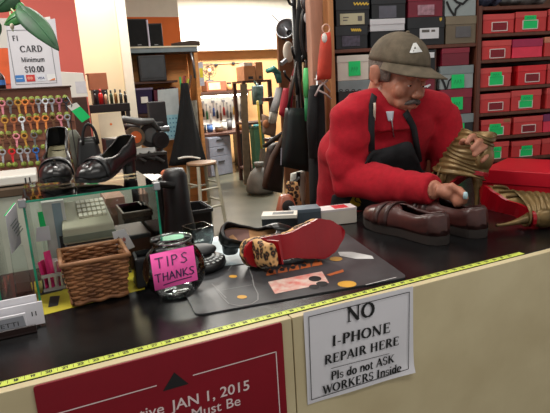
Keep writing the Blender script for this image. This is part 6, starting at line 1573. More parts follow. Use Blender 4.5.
# big dark tote
yb1 = BY-.16
P = [onY(*k, yb1) for k in ((286, 108), (305, 108), (309.5, 172), (280.5, 166))]
t = thing('tote_bag', 'large dark green black leather tote hanging in front of the stand', 'bag', (P[2]+P[3])/2)
bagmesh(*P, .045).build('bag_body', mat('dark_green_leather', (24, 32, 32), .45, var=.2, bump=.05), t, smooth=True)
tp_ = onY(297, 62, yb1-.01)
for k in ((288, 108), (303.5, 108)):
    g = MB(); g.tube([onY(*k, yb1-.02), onY(lerp(k[0], 297, .55), 84, yb1-.03), tp_], .007, 8); g.build('strap', mat('tote_strap', (40, 34, 30), .5), t, smooth=True)
for k in ((281.5, 148, 281, 165), (309, 152, 309.5, 170)):
    g = MB(); g.tube([onY(k[0], k[1], yb1-.05), onY(k[2], k[3], yb1-.05)], .0035, 6); g.build('pale_piping', mat('pale_piping', (150, 150, 160), .4), t)
# brown leather bag with belt strap
y2 = BY-.03
P = [onY(*k, y2) for k in ((268, 146), (283, 141), (282, 193), (263, 189))]
t = thing('shoulder_bag', 'brown leather shoulder bag with belt strap left of the dark tote', 'bag', (P[2]+P[3])/2)
m_bb = mat('worn_brown_leather', (84, 58, 44), .55, var=.2, bump=.06); m_bd = mat('dark_brown_bag', (46, 36, 30), .6, var=.2)
bagmesh(*P, .05).build('bag_body', m_bd, t, smooth=True)
g = MB(); g.loft([[onY(x, y, y2-.055), onY(x+5, y+3, y2-.06)] for x, y in ((287, 112), (285, 125), (278, 142), (270, 156), (265, 172), (262, 186))], False, False); solid(g.build('belt_strap', m_bb, t, smooth=True), .008, 0)
g = MB(); g.tube([onY(289, 108, y2-.05), onY(290, 92, y2-.05), onY(292.5, 76, y2-.06)], .008, 8); g.build('strap', m_bb, t, smooth=True)
g = MB(); c = onY(285, 137, y2-.07); g.tube([c+V((.016*math.cos(a), 0, .016*math.sin(a))) for a in [2*PI*i/14 for i in range(15)]], .004, 6, cap=False); g.build('brass_ring', m_gold, t, smooth=True)
g = MB(); g.loft([[onY(x, y, y2-.052), onY(x+4, y+2, y2-.054)] for x, y in ((262, 146), (272, 138), (284, 130))], False, False); solid(g.build('flap_strap', m_bd, t, smooth=True), .008, 0)
# red pouch, umbrella, belt loop, green umbrella, coat, red cloth, leather strap
P = [onY(*k, BY+.04) for k in ((284, 88), (293, 90), (289, 121), (279, 114))]
t = thing('red_pouch', 'small bright red pouch hanging behind the brown strap', 'pouch', (P[2]+P[3])/2)
bagmesh(*P, .035).build('pouch_body', mat('bright_red_cloth', (160, 20, 42), .7, var=.12), t, smooth=True)
g = MB(); g.tube([onY(289, 90, BY+.04), onY(293, 74, BY+.03), onY(297, 62, BY+.02)], .006, 8); g.build('cord', mat('red_cord', (140, 22, 40), .7), t)
P = [onY(*k, BY-.02) for k in ((304, 96), (310, 97), (312, 120), (305, 122))]
t = thing('red_cloth', 'dark red cloth bit showing to the right of the tote', 'cloth', (P[2]+P[3])/2); bagmesh(*P, .02).build('cloth_body', mat('dark_red_cloth', (110, 18, 34), .8), t, smooth=True)
t = thing('umbrella', 'long closed black umbrella hanging at the top of the stand', 'umbrella', onY(297, 98, BY-.08))
U_ = [onY(x, y, BY-.08) for x, y in ((301.5, -2), (301, 20), (300, 48), (298.5, 75), (297, 95))]
g = MB(); g.tube(U_, [.02, .03, .029, .022, .008], 14); g.build('canopy', m_blackcloth, t, smooth=True)
g = MB(); g.tube([U_[0], U_[0]+V((0, 0, .08)), U_[0]+V((.02, 0, .11)), U_[0]+V((.05, 0, .1))], .008, 8); g.build('crook_handle', m_black, t, smooth=True)
g = MB(); g.tube([U_[4], U_[4]+V((-.004, 0, -.03))], .004, 6); g.build('ferrule', m_steel, t)
cbx = [onY(309+7.5*math.cos(a)*(1 if math.sin(a) > -.6 else .9), 31+28*math.sin(a), BY-.15) for a in [2*PI*i/30 for i in range(31)]]
t = thing('studded_belt', 'black looped belt with silver studs hanging in a tall oval', 'belt', onY(309, 59, BY-.15))
g = MB(); g.tube(cbx, .012, 8, cap=False); g.build('leather_loop', m_pat, t, smooth=True)
g = MB(); g.loft([[onY(305.5+.6*i/8, 12+5*i, BY-.165), onY(309.5+.4*i/8, 12+5*i, BY-.165)] for i in range(9)], False, False); solid(g.build('silver_strip', mat('silver_strip', (150, 140, 150), .3, metal=.7, var=.25, scale=40), t), .004, 0)
for i in range(5): g = MB(); g.ell(onY(312, 20+8*i, BY-.168), .012, 10, 8); g.build('stud', mat('pale_stud', (206, 186, 150), .3, metal=.4), t, smooth=True)
t = thing('leather_strap', 'crumpled dark leather strap draped over the top of the belt loop', 'strap', onY(312, 20, BY-.19))
g = MB(); g.tube([onY(304, -4, BY-.18), onY(307, 5, BY-.2), onY(311, 11, BY-.2), onY(317, 19, BY-.18)], [.03, .038, .032, .02], 12, flat=.6); g.build('strap_body', mat('dark_leather', (52, 44, 46), .4, var=.3, bump=.1), t, smooth=True)
g = MB(); g.ell(onY(307.5, 18, BY-.19), (.022, .01, .028), 12, 8); g.build('pale_tip', mat('pale_shiny_tip', (206, 200, 200), .3), t, smooth=True)
t = thing('folding_umbrella', 'slim light green folding umbrella hanging on the stand', 'umbrella', onY(306.5, 122, BY-.235))
g = MB(); g.tube([onY(306, 68, BY-.235), onY(306.5, 80, BY-.235), onY(306.5, 97, BY-.235)], [.012, .02, .015], 10); g.build('sleeve', mat('light_green_cloth', (96, 206, 120), .7), t, smooth=True)
g = MB(); g.tube([onY(306.5, 97, BY-.235), onY(307, 121, BY-.235)], .012, 10); g.build('lower_sleeve', mat('mid_green_cloth', (46, 140, 84), .7), t, smooth=True)
g = MB(); g.tube([onY(306, 68, BY-.235), onY(306, 60, BY-.2)], .004, 6); g.build('wrist_cord', m_black, t)
t = thing('walking_stick', 'thin pale wooden stick hanging between the umbrellas', 'stick', onY(310, 170, BY-.14))
g = MB(); g.tube([onY(303, 62, BY-.13), onY(303.5, 80, BY-.14), onY(309.5, 140, BY-.14), onY(310.5, 170, BY-.14)], .006, 8); g.build('stick', mat('pale_stick', (176, 150, 110), .6), t, smooth=True)
g = MB(); g.tube([onY(303, 62, BY-.13), onY(302.5, 57, BY-.13), onY(304, 55, BY-.125)], .008, 8); g.build('grip', m_black, t, smooth=True)
CY2 = 1.395
P = [onY(*k, CY2) for k in ((311, 86), (322, 84), (324, 214), (311, 216))]
t = thing('black_coat', 'long black coat hanging between the tote and the man sleeve', 'coat', (P[2]+P[3])/2)
bagmesh(*P, .05).build('coat_body', m_blackcloth, t, smooth=True)
g = MB(); g.tube([onY(313, 90, CY2-.03), onY(312, 125, CY2-.05), onY(313, 158, CY2-.04)], [.022, .026, .02], 12); g.build('sleeve', m_blackcloth, t, smooth=True)
g = MB(); g.tube([onY(317, 86, CY2), onY(317, 76, CY2+.03), onY(317, 72, 1.468)], .006, 6); g.build('hanger_loop', m_steel, t)
rcx = 1.32
P = [onY(*k, rcx) for k in ((322.5, 34), (329.5, 32), (331, 79), (317, 80))]
t = thing('red_cloth_bag', 'orange red cloth bag hanging by a ring against the timber post', 'bag', (P[2]+P[3])/2)
bagmesh(*P, .03).build('bag_body', mat('orange_red_cloth', (190, 62, 42), .75, var=.15, bump=.05), t, smooth=True)
g = MB(); c = onY(326, 29, rcx); g.tube([c+V((.02*math.cos(a), 0, .02*math.sin(a))) for a in [2*PI*i/16 for i in range(17)]], .004, 6, cap=False); g.build('ring', mat('pale_ring', (214, 170, 150), .4), t, smooth=True)
g = MB(); g.ell(onY(324.5, 38, rcx-.04), (.014, .008, .022), 12, 8); g.build('white_tag', m_white, t, smooth=True)
for (xa_, ya_, xb_, yb_) in ((317, 80, 331, 92), (314, 84, 322, 98), (324, 82, 316, 96)):
    pass
t = thing('wire_hooks', 'bundle of pale wire hooks below the orange red bag', 'hooks', onY(322, 98, 1.33))
for i, K in enumerate((((315, 79), (323, 83), (330, 92)), ((328, 80), (320, 86), (315, 96)), ((318, 90), (326, 94), (331, 99)))):
    g = MB(); g.tube([onY(*k, 1.33) for k in K], .0045, 6); g.build('wire', mat('pale_wire', (196, 180, 176), .4), t, smooth=True)
# second, pinkish timber post beside the shelf post
a_, b_ = onY(311.5, 40, 1.47), onY(323.5, 40, 1.47)
g = MB(); g.mm((a_.x, 1.47, 0), (b_.x, 1.52, 3.1)); struct('trim_4', g, mat('pinkish_timber', (186, 140, 118), .6, var=.15, scale=5, stretch=(6, 6, 1)), bevel=.002)
# white cloth, leopard cloth, copper shoe low by the counter edge
P = [onY(*k, BY-.06) for k in ((291, 174), (306, 170), (304, 206), (290, 208))]
t = thing('white_cloth', 'white cloth hanging below the dark tote', 'cloth', (P[2]+P[3])/2); bagmesh(*P, .03).build('cloth', mat('white_cotton', (214, 210, 200), .9, var=.05), t, smooth=True)
g = MB(); g.tube([onY(298.5, 172, BY-.115), onY(298, 186, BY-.115)], .012, 8); g.build('black_band', m_black, t)
y3 = .66
c0 = onY(290, 221, .56); fl = onZ(290, 219.5, 1.0)
t = thing('leopard_scarf', 'leopard print cloth hanging behind the copper brown shoe', 'cloth', onY(291, 206, 1.3))
P = [onY(*k, 1.35) for k in ((287, 181), (297, 182), (302, 207), (285, 208))]; bagmesh(*P, .025).build('cloth', leopard('dull_leopard', 45), t, smooth=True)
g = MB(); g.tube([onY(292, 183, 1.35), onY(299, 178, 1.6), onY(299, 176, BY-.01)], .006, 6); g.build('cord', m_black, t)
t = thing('copper_shoe', 'copper brown shoe standing on its heel at the back counter edge', 'shoe', (fl.x, fl.y+.02, 1.0008), -.2)
g = MB(); hS = .075; g.loft([[V((x*w, y*d+dy, z)) for x, y in rrect(1, 1, .4, 5)] for z, w, d, dy in ((0, .075, .05, 0), (.012, .085, .06, 0), (.035, .07, .05, .006), (hS, .045, .04, .01), (hS+.006, .03, .03, .01))]); g.build('shoe_upper', mat('copper_leather', (150, 82, 58), .35, var=.12), t, smooth=True, world=False)
g = MB(); g.loft([[V((x*w, y*d, z)) for x, y in rrect(1, 1, .4, 5)] for z, w, d in ((0, .08, .055), (.01, .088, .063))]); g.build('shoe_sole', m_brd, t, world=False)
g = MB(); g.ell((0, -.022, hS*.62), (.022, .012, .022), 14, 10); g.build('shoe_opening', m_lin, t, smooth=True, world=False)
# teal tool, white plate, silver reflector, pale glove on a board further back
RY = 3.1
r0, r1 = onY(262, 60, RY+.06), onY(300, 60, RY+.06)
wbp = thing('hook_panel', 'brown upright hook panel carrying odd tools behind the bag stand', 'panel', ((r0.x+r1.x)/2, RY+.1, 0))
zt6 = onY(285, 30, RY+.06).z
g = MB(); g.mm((onY(279, 60, RY+.06).x, RY+.06, 0), (r1.x+.25, RY+.09, zt6)); g.build('panel', mat('dim_brown_panel', (120, 78, 50), .7, var=.15), wbp)
for x in (onY(279, 60, RY+.06).x+.02, r1.x+.2): g = MB(); g.mm((x, RY+.09, 0), (x+.05, RY+.3, .05)); g.build('foot', m_darkwood, wbp)
for z in (onY(286, 100, RY).z, onY(286, 140, RY).z): g = MB(); g.mm((onY(262, 60, RY).x, RY-.02, z), (r1.x+.2, RY+.058, z+.03)); g.build('rail', m_darkwood, wbp)
c = onY(287, 30, RY-.09); t = thing('reflector_lamp', 'shiny silver bowl reflector clipped high on the hook panel', 'lamp', c)
TL_ = M.Rotation(-.8, 3, 'Z') @ M.Rotation(1.25, 3, 'X'); g = MB(); g.lathe([(.02, -.06), (.045, -.045), (.07, .0), (.082, .04), (.077, .04), (.065, .0), (.04, -.038), (.02, -.052)], c=c, n=26, T=TL_); g.build('reflector', m_steel, t, smooth=True)
g = MB(); g.tube([c+TL_ @ V((0, 0, -.05)), c+TL_ @ V((0, 0, -.12))], .025, 12); g.build('socket', m_black, t, smooth=True)
g = MB(); g.tube([c, onY(281, 24, RY-.02), onY(272, 15, RY-.05)], .004, 6); g.build('thin_rod', m_steel, t)
g = MB(); g.tube([c+TL_ @ V((0, 0, -.12)), V((c.x+.02, RY+.056, c.z-.05))], .01, 8); g.build('clamp', m_black, t)
c = onY(288.5, 52, RY+.0); t = thing('white_plate', 'oval whitish plate hanging under the silver reflector', 'plate', c)
g = MB(); g.ell(c, (.05, .02, .085), 22, 14); g.build('plate', mat('warm_white_plate', (206, 198, 184), .45, var=.06), t, smooth=True); g = MB(); g.tube([c+V((0, 0, .08)), c+V((0, .054, .1))], .005, 6); g.build('hook', m_black, t)
c = onY(276, 72, RY-.06); t = thing('tape_gun', 'teal hand tool hanging on the hook panel left of the black umbrella', 'tool', c+V((0, 0, -.08)))
g = MB(); g.tube([onY(267, 71, RY-.08), onY(273, 69, RY-.08), onY(279, 74, RY-.08)], [.03, .045, .03], 12, flat=.6); g.build('tool_head', mat('teal_plastic', (52, 128, 116), .45), t, smooth=True)
g = MB(); g.tube([onY(277, 72, RY-.08), onY(279.5, 83, RY-.08)], [.03, .022], 10); g.build('tool_grip', mat('teal_plastic_dark', (40, 104, 98), .45), t, smooth=True)
g = MB(); g.tube([onY(281, 64, RY-.05), onY(286, 60, RY-.04)], .02, 10); g.build('nozzle', m_steel, t)
t = thing('work_glove', 'grey work glove hanging limp beside the red pouch', 'glove', onY(272, 128, RY-.08))
g = MB(); g.tube([onY(279, 88, RY-.06), onY(277, 100, RY-.08), onY(273.5, 112, RY-.08)], [.03, .036, .04], 12, flat=.6); g.build('cuff', mat('grey_knit', (138, 138, 138), .9, var=.15), t, smooth=True)
for i in range(4): g = MB(); g.tube([onY(271+1.9*i, 112, RY-.08), onY(269.5+1.9*i, 124-abs(i-1.5), RY-.08)], [.014, .01], 8); g.build('finger', mat('pale_grey_palm', (186, 184, 172), .9), t, smooth=True)
t = thing('leather_pouch', 'tan and grey leather bundle below the grey glove', 'pouch', onY(270, 138, RY-.05))
P = [onY(*k, RY-.0) for k in ((262, 114), (276, 120), (275, 137), (263, 134))]; bagmesh(*P, .04).build('pouch_body', mat('tan_grey_leather', (128, 104, 84), .7, var=.25), t, smooth=True)
g = MB(); g.ell(onY(266, 124, RY-.04), (.03, .015, .035), 14, 10); g.build('tan_patch', mat('tan_patch', (170, 112, 72), .7), t, smooth=True)

# ================================================================ storage rack far right of the aisle
rk0 = onZ(250, 184, 0); RKY = rk0.y
xq0, xq1 = onY(243, 90, RKY).x, onY(272, 90, RKY).x
zq = onY(252, 82.5, RKY).z
rk2 = thing('wooden_rack', 'dark wooden rack with cartons at the far right of the aisle', 'rack', ((xq0+xq1)/2, RKY+.2, 0))
for x in (xq0, xq1-.05):
    for y in (RKY, RKY+.4): g = MB(); g.mm((x, y, 0), (x+.05, y+.05, zq)); g.build('post', m_darkwood, rk2)
for z in (zq, zq-.62, .2): g = MB(); g.mm((xq0, RKY, z), (xq1, RKY+.45, z+.03)); g.build('shelf', m_darkwood, rk2)
for i, (x0, x1, y0, lab) in enumerate(((244.5, 256, 66, 'cardboard carton with white papers on top of the far rack'), (256.5, 263.5, 62, 'taller cardboard carton beside the teal tool on the far rack'))):
    a_, b_ = onY(x0, 80, RKY+.03).x, onY(x1, 80, RKY+.03).x; zt7 = onY(x0, y0, RKY+.03).z
    t = thing('cardboard_carton', lab, 'box', ((a_+b_)/2, RKY+.2, zq+.0306), 0, 'cartons on the far rack')
    g = MB(); g.mm((a_, RKY+.03, zq+.0306), (b_, RKY+.35, zt7)); g.build('carton_body', mat('tan_cardboard', (176, 124, 84), .8, var=.1), t, bevel=.004)
    g = MB(); g.mm((lerp(a_, b_, .35), RKY+.026, zq+.05), (lerp(a_, b_, .75), RKY+.03, zq+.09)); g.build('dark_slot', m_dark, t)
    if i == 0: g = MB(); g.mm((a_+.02, RKY+.05, zt7), (b_-.03, RKY+.25, zt7+.05)); g.build('papers', mat('paper_bundle', (206, 202, 196), .7, var=.12, scale=20), t)
P = [onY(*k, RKY-.1) for k in ((252, 86), (262.5, 85), (263, 104), (253, 105))]
t = thing('plastic_bag', 'blue green plastic bag hanging under the cartons on the far rack', 'bag', (P[2]+P[3])/2); bagmesh(*P, .08).build('bag_body', mat('teal_plastic_bag', (70, 108, 106), .4, var=.5, scale=9, c2=(120, 150, 150)), t, smooth=True)
g = MB(); g.tube([(P[0]+P[1])/2, V(((P[0].x+P[1].x)/2, RKY+.005, zq+.01))], .02, 8); g.build('knot', mat('teal_plastic_knot', (90, 128, 126), .4), t)
ax_, bx2 = onY(252.5, 150, RKY-.12).x, onY(263, 150, RKY-.12).x
t = thing('green_bin', 'dull green upright bin behind the yellow broom handle', 'bin', ((ax_+bx2)/2, RKY-.13, 0))
hz = onY(256, 127, RKY-.13).z; g = MB(); w_ = bx2-ax_; g.loft([[V((x*w_*s_, y*.2*s_, z)) for x, y in rrect(1, 1, .1)] for z, s_ in ((0, .85), (hz, 1.0), (hz, .93), (.03, .8))]); g.build('bin_body', mat('dull_green_plastic', (62, 108, 82), .5, var=.1), t, world=False)
g = MB(); g.loft([[V((x*w_*s_, y*.2*s_, z)) for x, y in rrect(1, 1, .1)] for z, s_ in ((hz-.03, 1.0), (hz+.005, 1.05), (hz+.005, .94), (hz-.03, .94), (hz-.03, 1.0))], cap=False); g.build('bin_rim', mat('dark_green_rim', (48, 88, 66), .5), t, world=False)
fb = onZ(265, 187, 0)
t = thing('broom', 'broom with yellow handle and grey brush leaning at the rack', 'broom', fb)
g = MB(); g.tube([onY(257.5, 101, RKY-.5), onY(262, 150, fb.y)], .016, 10); g.build('handle', mat('yellow_handle', (206, 186, 70), .5), t, smooth=True)
g = MB(); g.loft([[V((fb.x+x*w, fb.y+y*.07, z)) for x, y in rrect(1, 1, .3)] for z, w in ((.002, .3), (.12, .26), (.3, .16), (onY(262, 150, fb.y).z+.02, .06))]); g.build('brush', mat('grey_bristle', (104, 96, 84), .9, var=.3, scale=30, stretch=(4, 4, 1), bump=.2), t)
f2 = onZ(258, 192, 0)
t = thing('grey_sack', 'grey plastic sack slumped on the floor at the foot of the broom', 'sack', (f2.x, f2.y-.1, 0))
g = MB(); rng = random.Random(4); g.loft([[V((r_*math.cos(a)*(1+rng.uniform(-.1, .1)), r_*math.sin(a), z)) for a in [2*PI*k/18 for k in range(18)]] for z, r_ in ((0, .16), (.06, .2), (.18, .19), (.3, .13), (.37, .05))]); g.build('sack_body', mat('grey_plastic_sack', (92, 90, 84), .6, var=.25, scale=8), t, smooth=True, world=False)
g = MB(); g.lathe([(.001, .36), (.05, .37), (.07, .44), (.001, .42)], n=14); g.build('tied_neck', mat('grey_plastic_sack', (92, 90, 84)), t, smooth=True, world=False)
t = thing('wood_plank', 'tall grey wooden plank leaning at the left end of the far rack', 'plank', onZ(247, 184, 0))
fz = onZ(247, 184, 0); tz_ = onY(242.5, 84, RKY-.14); g = MB(); u_ = V((.05, 0, 0)); d_ = V((0, .025, 0)); g.hexa([fz-u_-d_, fz+u_-d_, fz+u_, fz-u_, tz_-u_-d_*2, tz_+u_-d_*2, tz_+u_-d_, tz_-u_-d_]); g.build('plank', mat('grey_plank', (110, 98, 82), .7, var=.2), t)

# ================================================================ inside the glass case
def inc(x, y, yy): return onY(x, y, yy)
ib = thing('storage_box', 'dark low box inside the glass case below the adding machine', 'box', (.66, .52, 1.0))
zi = onY(90, 243, .44).z
g = MB(); g.mm((.575, .45, 1.0012), (.775, .585, zi)); g.build('box_body', m_darkwood, ib, bevel=.002)
g = MB(); g.mm((.573, .448, zi-.012), (.777, .587, zi-.001)); g.build('lid', m_dark, ib, bevel=.002)
x0, x1 = onY(64, 243, .45).x, onY(117, 243, .45).x
am = thing('adding_machine', 'beige adding machine with white keys inside the glass case', 'adding machine', ((x0+x1)/2, .45, zi+.0006))
w_ = x1-x0; z1 = onY(90, 226, .45).z-zi; z2 = onY(95, 199, .55).z-zi
m_bg = mat('beige_plastic', (172, 168, 146), .5, var=.06); 
g = MB(); g.hexa([V(q) for q in ((-w_/2, 0, 0), (w_/2, 0, 0), (w_/2, .12, 0), (-w_/2, .12, 0), (-w_/2, .005, z1), (w_/2, .005, z1), (w_/2-.01, .115, z2), (-w_/2+.01, .115, z2))]); g.build('body', m_bg, am, world=False, bevel=.004)
g = MB(); g.mm((-w_/2-.001, -.0012, z1*.15), (w_/2+.001, .001, z1*.55)); g.build('dark_band', mat('grey_green_band', (116, 122, 108), .5), am, world=False)
sl2 = math.atan2(z2-z1, .11); KF = (V((-w_/2, .005, z1)), X_, V((0, math.cos(sl2), math.sin(sl2))), V((0, -math.sin(sl2), math.cos(sl2)))); L2 = math.hypot(.11, z2-z1)
for r_ in range(4):
    for c_ in range(6):
        g = MB(); x = w_*.36+c_*w_*.095; y = L2*.3+r_*L2*.165; g.prism([(x, y), (x+w_*.07, y), (x+w_*.07, y+L2*.11), (x, y+L2*.11)], .006, KF); g.build('key', mat('off_white_key', (222, 218, 200), .45), am, world=False)
x0, x1 = inc(50.5, 240, .46).x, inc(68, 240, .46).x
t = thing('gift_box', 'pale upright box with grey blue spine inside the glass case', 'box', ((x0+x1)/2, .44, zi+.0006) if False else ((x0+x1)/2-.002, .49, 1.0012))
zt8 = inc(58, 201, .49).z-1.0; w_ = .052
g = MB(); g.mm((-w_/2, 0, 0), (w_/2, .03, zt8)); g.build('box_body', mat('pale_box', (206, 206, 200), .5), t, world=False, bevel=.001)
g = MB(); g.mm((-w_*.05, -.0012, zt8*.1), (w_*.35, 0, zt8*.97)); g.build('blue_grey_spine', mat('blue_grey_print', (136, 156, 166), .5), t, world=False)
g = MB(); g.mm((w_*.06, -.002, zt8*.3), (w_*.24, -.0012, zt8*.55)); g.build('dark_print', m_dark, t, world=False)
q = [onY(*k, .478) for k in ((36, 242), (51, 240), (49, 226), (36.5, 227.5))]
t = thing('price_card', 'white price card with a green tab inside the glass case', 'card', q[0].lerp(q[1], .5))
g = quad(q, 0, V((0, .0015, 0))); g.build('card', m_paper, t)
q2 = [onY(*k, .479) for k in ((40, 227), (46, 226), (42.5, 211.5), (37.5, 212.5))]; quad(q2, 0, V((0, .0015, 0))).build('green_tab', m_note_g, t)
qb = (q[0]+q[1])/2; g = MB(); g.mm((qb.x-.003, .480, 1.0012), (qb.x+.003, .482, qb.z+.01)); g.build('stand', m_glass, t)
# white slotted tray with pink slips
t0 = onZ(58, 290.5, 1.0); WX = .058; WD = .058; WH = .042
tr_t = thing('slotted_tray', 'white slotted plastic tray full of pink slips beside the wicker basket', 'tray', (t0.x-.002, .408, 1.0014))
g = MB(); g.mm((-WX/2, 0, 0), (WX/2, WD, .003)); g.mm((-WX/2, WD-.003, 0), (WX/2, WD, WH+.02)); g.mm((-WX/2, 0, 0), (-WX/2+.003, WD, WH)); g.mm((WX/2-.003, 0, 0), (WX/2, WD, WH))
for i in range(5): x = lerp(-WX/2, WX/2-.005, i/4); g.mm((x, 0, 0), (x+.005, .003, WH))
g.mm((-WX/2, -.001, WH-.008), (WX/2, .003, WH)); g.mm((-WX/2, -.001, 0), (WX/2, .003, .007))
g.build('tray_body', mat('white_plastic_tray', (226, 222, 220), .4), tr_t, world=False)
W_ = WM[tr_t.name]
m_pk2 = mat('hot_pink_card', (246, 60, 140), .6)
for i, (xa_, xb_, h_, tl_, c_) in enumerate(((-.026, -.018, .075, -.006, m_pk2), (-.016, -.004, .098, .0, m_pk2), (-.002, .006, .07, .006, m_white), (.006, .012, .06, .01, m_pk2), (.014, .022, .055, .012, m_paper))):
    g = MB(); g.hexa([W_ @ V(p) for p in ((xa_, .012, .0035), (xb_, .016, .0035), (xb_+.006, .05, .0035), (xa_+.006, .05, .0035), (xa_+tl_, .0, h_), (xa_+tl_+.004, .002, h_), (xa_+tl_+.014, .045, h_*.9), (xa_+tl_+.01, .045, h_*.9))])
    tag(g.build('paper_slip', c_), f'{"white" if c_ in (m_white, m_paper) else "hot pink"} slip in the slotted tray, {ordn[i]} from the left', 'paper', 'slips in the slotted tray')
# brown carton, dark wooden block, floral card on the case's right side
x0, x1 = onY(114, 224, .5).x, onY(128, 224, .5).x
t = thing('cigar_box', 'dark wooden box standing upright at the right of the glass case', 'box', (onY(137, 230, .63).x, .72, 0))
xa_, xb_ = onY(125, 230, .66).x, onY(149, 230, .66).x; zt9 = onY(137, 211, .66).z
g = MB(); g.mm((xa_, .66, 0), (xb_, .8, zt9)); g.build('box_body', mat('very_dark_wood', (52, 40, 28), .5, var=.2), t, bevel=.003)
g = MB(); g.mm((xa_-.004, .656, zt9-.02), (xb_+.004, .804, zt9)); g.build('lid', mat('dark_wood_lid', (66, 50, 34), .5), t, bevel=.003)
t = thing('tan_carton', 'tan carton peeking between the adding machine and the dark wooden box', 'box', (onY(119, 222, .85).x, .9, 0))
xa_, xb_ = onY(109, 222, .84).x, onY(127, 222, .84).x; zt9 = onY(118, 197, .84).z
g = MB(); g.mm((xa_, .84, 0), (xb_, 1.0, zt9)); g.build('carton_body', mat('tan_pink_card', (148, 112, 92), .8), t, bevel=.003); g = MB(); g.mm((xa_-.002, .839, zt9-.03), (xb_+.002, 1.001, zt9-.001)); g.build('top_flap', mat('tan_flap', (162, 124, 102), .8), t)
q = [onY(*k, .43) for k in ((118, 254), (135, 247), (125, 229), (112, 232))]
t = thing('floral_card', 'white card with red floral print leaning inside the glass case', 'card', V(((q[0].x+q[1].x)/2, .43, 1.0)))
dz9 = max(0, min(q[0].z, q[1].z)-1.001)
quad(q, 0, V((0, .0015, 0))).build('card', m_paper, t)
KF = frame(q[0]-V((0, .0008, 0)), q[1]-q[0], q[3]-q[0]); wk = (q[1]-q[0]).length; hk = (q[3]-q[0]).length
for i, (u_, v_) in enumerate(((.35, .6), (.6, .5), (.5, .3), (.3, .35))):
    g = MB(); g.face([(wk*(u_+.09*math.cos(a)*(1+.3*math.cos(5*a))), hk*(v_+.09*math.sin(a)*(1+.3*math.cos(5*a)))) for a in [2*PI*k/20 for k in range(20)]], KF, .0006); g.build('flower_print', mat('rose_print' if i % 2 else 'brown_print', (176, 96, 90) if i % 2 else (120, 92, 70), .6), t)
g = MB(); b9 = (q[0]+q[1])/2; g.mm((b9.x-.006, .434, 1.0012), (b9.x+.006, .4465, b9.z+.02)); g.build('stand', m_glass, t)

# ================================================================ trailing plant at the top left
m_leaf = mat('dark_green_leaf', (34, 74, 46), .55, var=.2, scale=14, c2=(48, 100, 60)); m_leaf2 = mat('bright_green_leaf', (48, 112, 50), .4, var=.2, scale=14); m_stem = mat('pale_green_stem', (190, 200, 150), .5)
LY = 1.02
pp0 = at(4, -60, 1.62)
pt = thing('trailing_plant', 'trailing pot plant with heart shaped dark green leaves over the card notice', 'plant', V((pp0.x, pp0.y, pp0.z)))
def leaf(base, tip, w, nrm, m, curl=.01, n=14):
    base, tip = V(base), V(tip); L_ = (tip-base).length; ax = (tip-base)/L_; nrm = V(nrm); nrm = (nrm-ax*nrm.dot(ax)).normalized(); sd = ax.cross(nrm)
    rows = []
    for i in range(n+1):
        t = i/n; wd = w*(math.sin(PI*min(1, t**.62))**.8)*(1 if t < .96 else .4) if 0 < t < 1 else .0005
        row = []
        for k in range(-4, 5):
            s = k/4; back = -.1*L_*abs(s)*(1-t)**3*1.4
            row.append(base+ax*(L_*t+back)+sd*(s*wd)+nrm*(-abs(s)**1.5*wd*.35+curl*math.sin(PI*t)-.0012*(1 if k == 0 else 0)))
        rows.append(row)
    g = MB(); g.loft(rows, False, False); o = solid(g.build('leaf', m, pt, smooth=True), .0012, 0)
    g = MB(); g.tube([base+ax*(L_*i/8)+nrm*(curl*math.sin(PI*i/8)+.0004) for i in range(8)], .0011, 5); g.build('midrib', mat('leaf_midrib', (60, 112, 76), .4), o, smooth=True)
tc = (CAM-at(30, 30, 1.5)).normalized()
leaf(at(23.5, 10, 1.5), at(59, 51, 1.48), .036, tc+RGT*.35+UPV*.25, m_leaf, .012)
leaf(at(22, 14, 1.52), at(4, 25, 1.53), .024, tc+UPV*.7, m_leaf2, .006)
leaf(at(13, -6, 1.55), at(-6, 12, 1.54), .034, tc+UPV*.5, m_leaf, .008)
leaf(at(17, 3, 1.56), at(25, 14, 1.54), .014, tc, m_leaf2, .004)
leaf(at(-2, 24, 1.5), at(-8, 44, 1.5), .016, tc+RGT*.8, m_leaf, .004)
g = MB(); g.tube([pp0, at(2, -20, 1.6), at(9, 6, 1.56), at(17, 16, 1.53), at(23, 17, 1.51)], .0028, 7); g.build('vine', m_stem, pt, smooth=True)
g = MB(); g.tube([at(17, 16, 1.53), at(23.5, 10, 1.5)], .002, 6); g.tube([at(9, 6, 1.56), at(12, 26, 1.53), at(13, 31, 1.52)], .0022, 6); g.build('stalk', m_stem, pt, smooth=True)
g = MB(); g.ell(at(12, 26.5, 1.52), (.006, .005, .009), 10, 8); g.build('aerial_root', mat('pale_root', (216, 204, 180), .6), pt, smooth=True)
g = MB(); g.lathe([(.001, 0), (.06, 0), (.085, .11), (.09, .12), (.08, .12), (.001, .1)], c=pp0-V((0, 0, .05)), n=24); g.build('pot', mat('terracotta', (150, 84, 60), .7), pt, smooth=True)
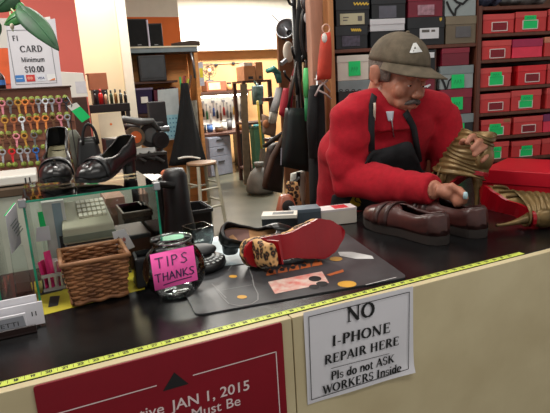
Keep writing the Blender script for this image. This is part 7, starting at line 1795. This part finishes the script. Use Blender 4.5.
for a in (0, 2.1, 4.2):
    g = MB(); g.tube([pp0+V((.085*math.cos(a), .085*math.sin(a), .06)), V((pp0.x, pp0.y, pp0.z+.45)), V((pp0.x, pp0.y, 3.1))], .002, 5); g.build('hanger_cord', m_stem, pt)
# ---------------------------------------------------------------- lights, world, camera
def area(name, loc, size, power, rot=(0, 0, 0), col=(1, .97, .9)):
    l = bpy.data.lights.new(name, 'AREA'); l.shape = 'RECTANGLE'; l.size, l.size_y = size; l.energy = power; l.color = col
    o = bpy.data.objects.new(name, l); COL.objects.link(o); o.location = loc; o.rotation_euler = rot
    return o
area('unseen_ceiling_light', (1.6, -.9, 3.05), (2.0, .4), 25)
area('unseen_ceiling_light', (1.5, 1.0, 3.05), (1.2, .4), 13)  # unseen light added to brighten the hanging bags and timber posts
area('unseen_ceiling_light', (-.3, .8, 3.05), (1.2, .4), 45)  # unseen light added to lift the red wall on the left
area('unseen_ceiling_light', (2.3, 3.4, 3.05), (1.6, .4), 34)
area('unseen_ceiling_light', (4.0, 7.2, 3.05), (2.6, .5), 420)
area('unseen_ceiling_light', (1.1, 3.1, 3.0), (.5, .3), 50)
w = bpy.data.worlds.new('world'); scn.world = w; w.use_nodes = True
w.node_tree.nodes['Background'].inputs['Color'].default_value = (1, .98, .95, 1)
w.node_tree.nodes['Background'].inputs['Strength'].default_value = .55
cd_ = bpy.data.cameras.new('camera'); co = bpy.data.objects.new('camera', cd_); COL.objects.link(co)
cd_.sensor_fit = 'HORIZONTAL'; cd_.sensor_width = 36; cd_.lens = FPX*36/550; cd_.clip_start = .02
R3 = M((RGT, UPV, -FWD)).transposed().to_4x4(); co.matrix_world = M.Translation(CAM) @ R3
scn.camera = co
scn.view_settings.view_transform = 'Standard'; scn.view_settings.look = 'None'; scn.view_settings.gamma = 1; scn.view_settings.exposure = 0
scn.view_settings.use_curve_mapping = False
scn.cycles.max_bounces = 8; scn.cycles.transparent_max_bounces = 16; scn.cycles.caustics_reflective = False; scn.cycles.caustics_refractive = False
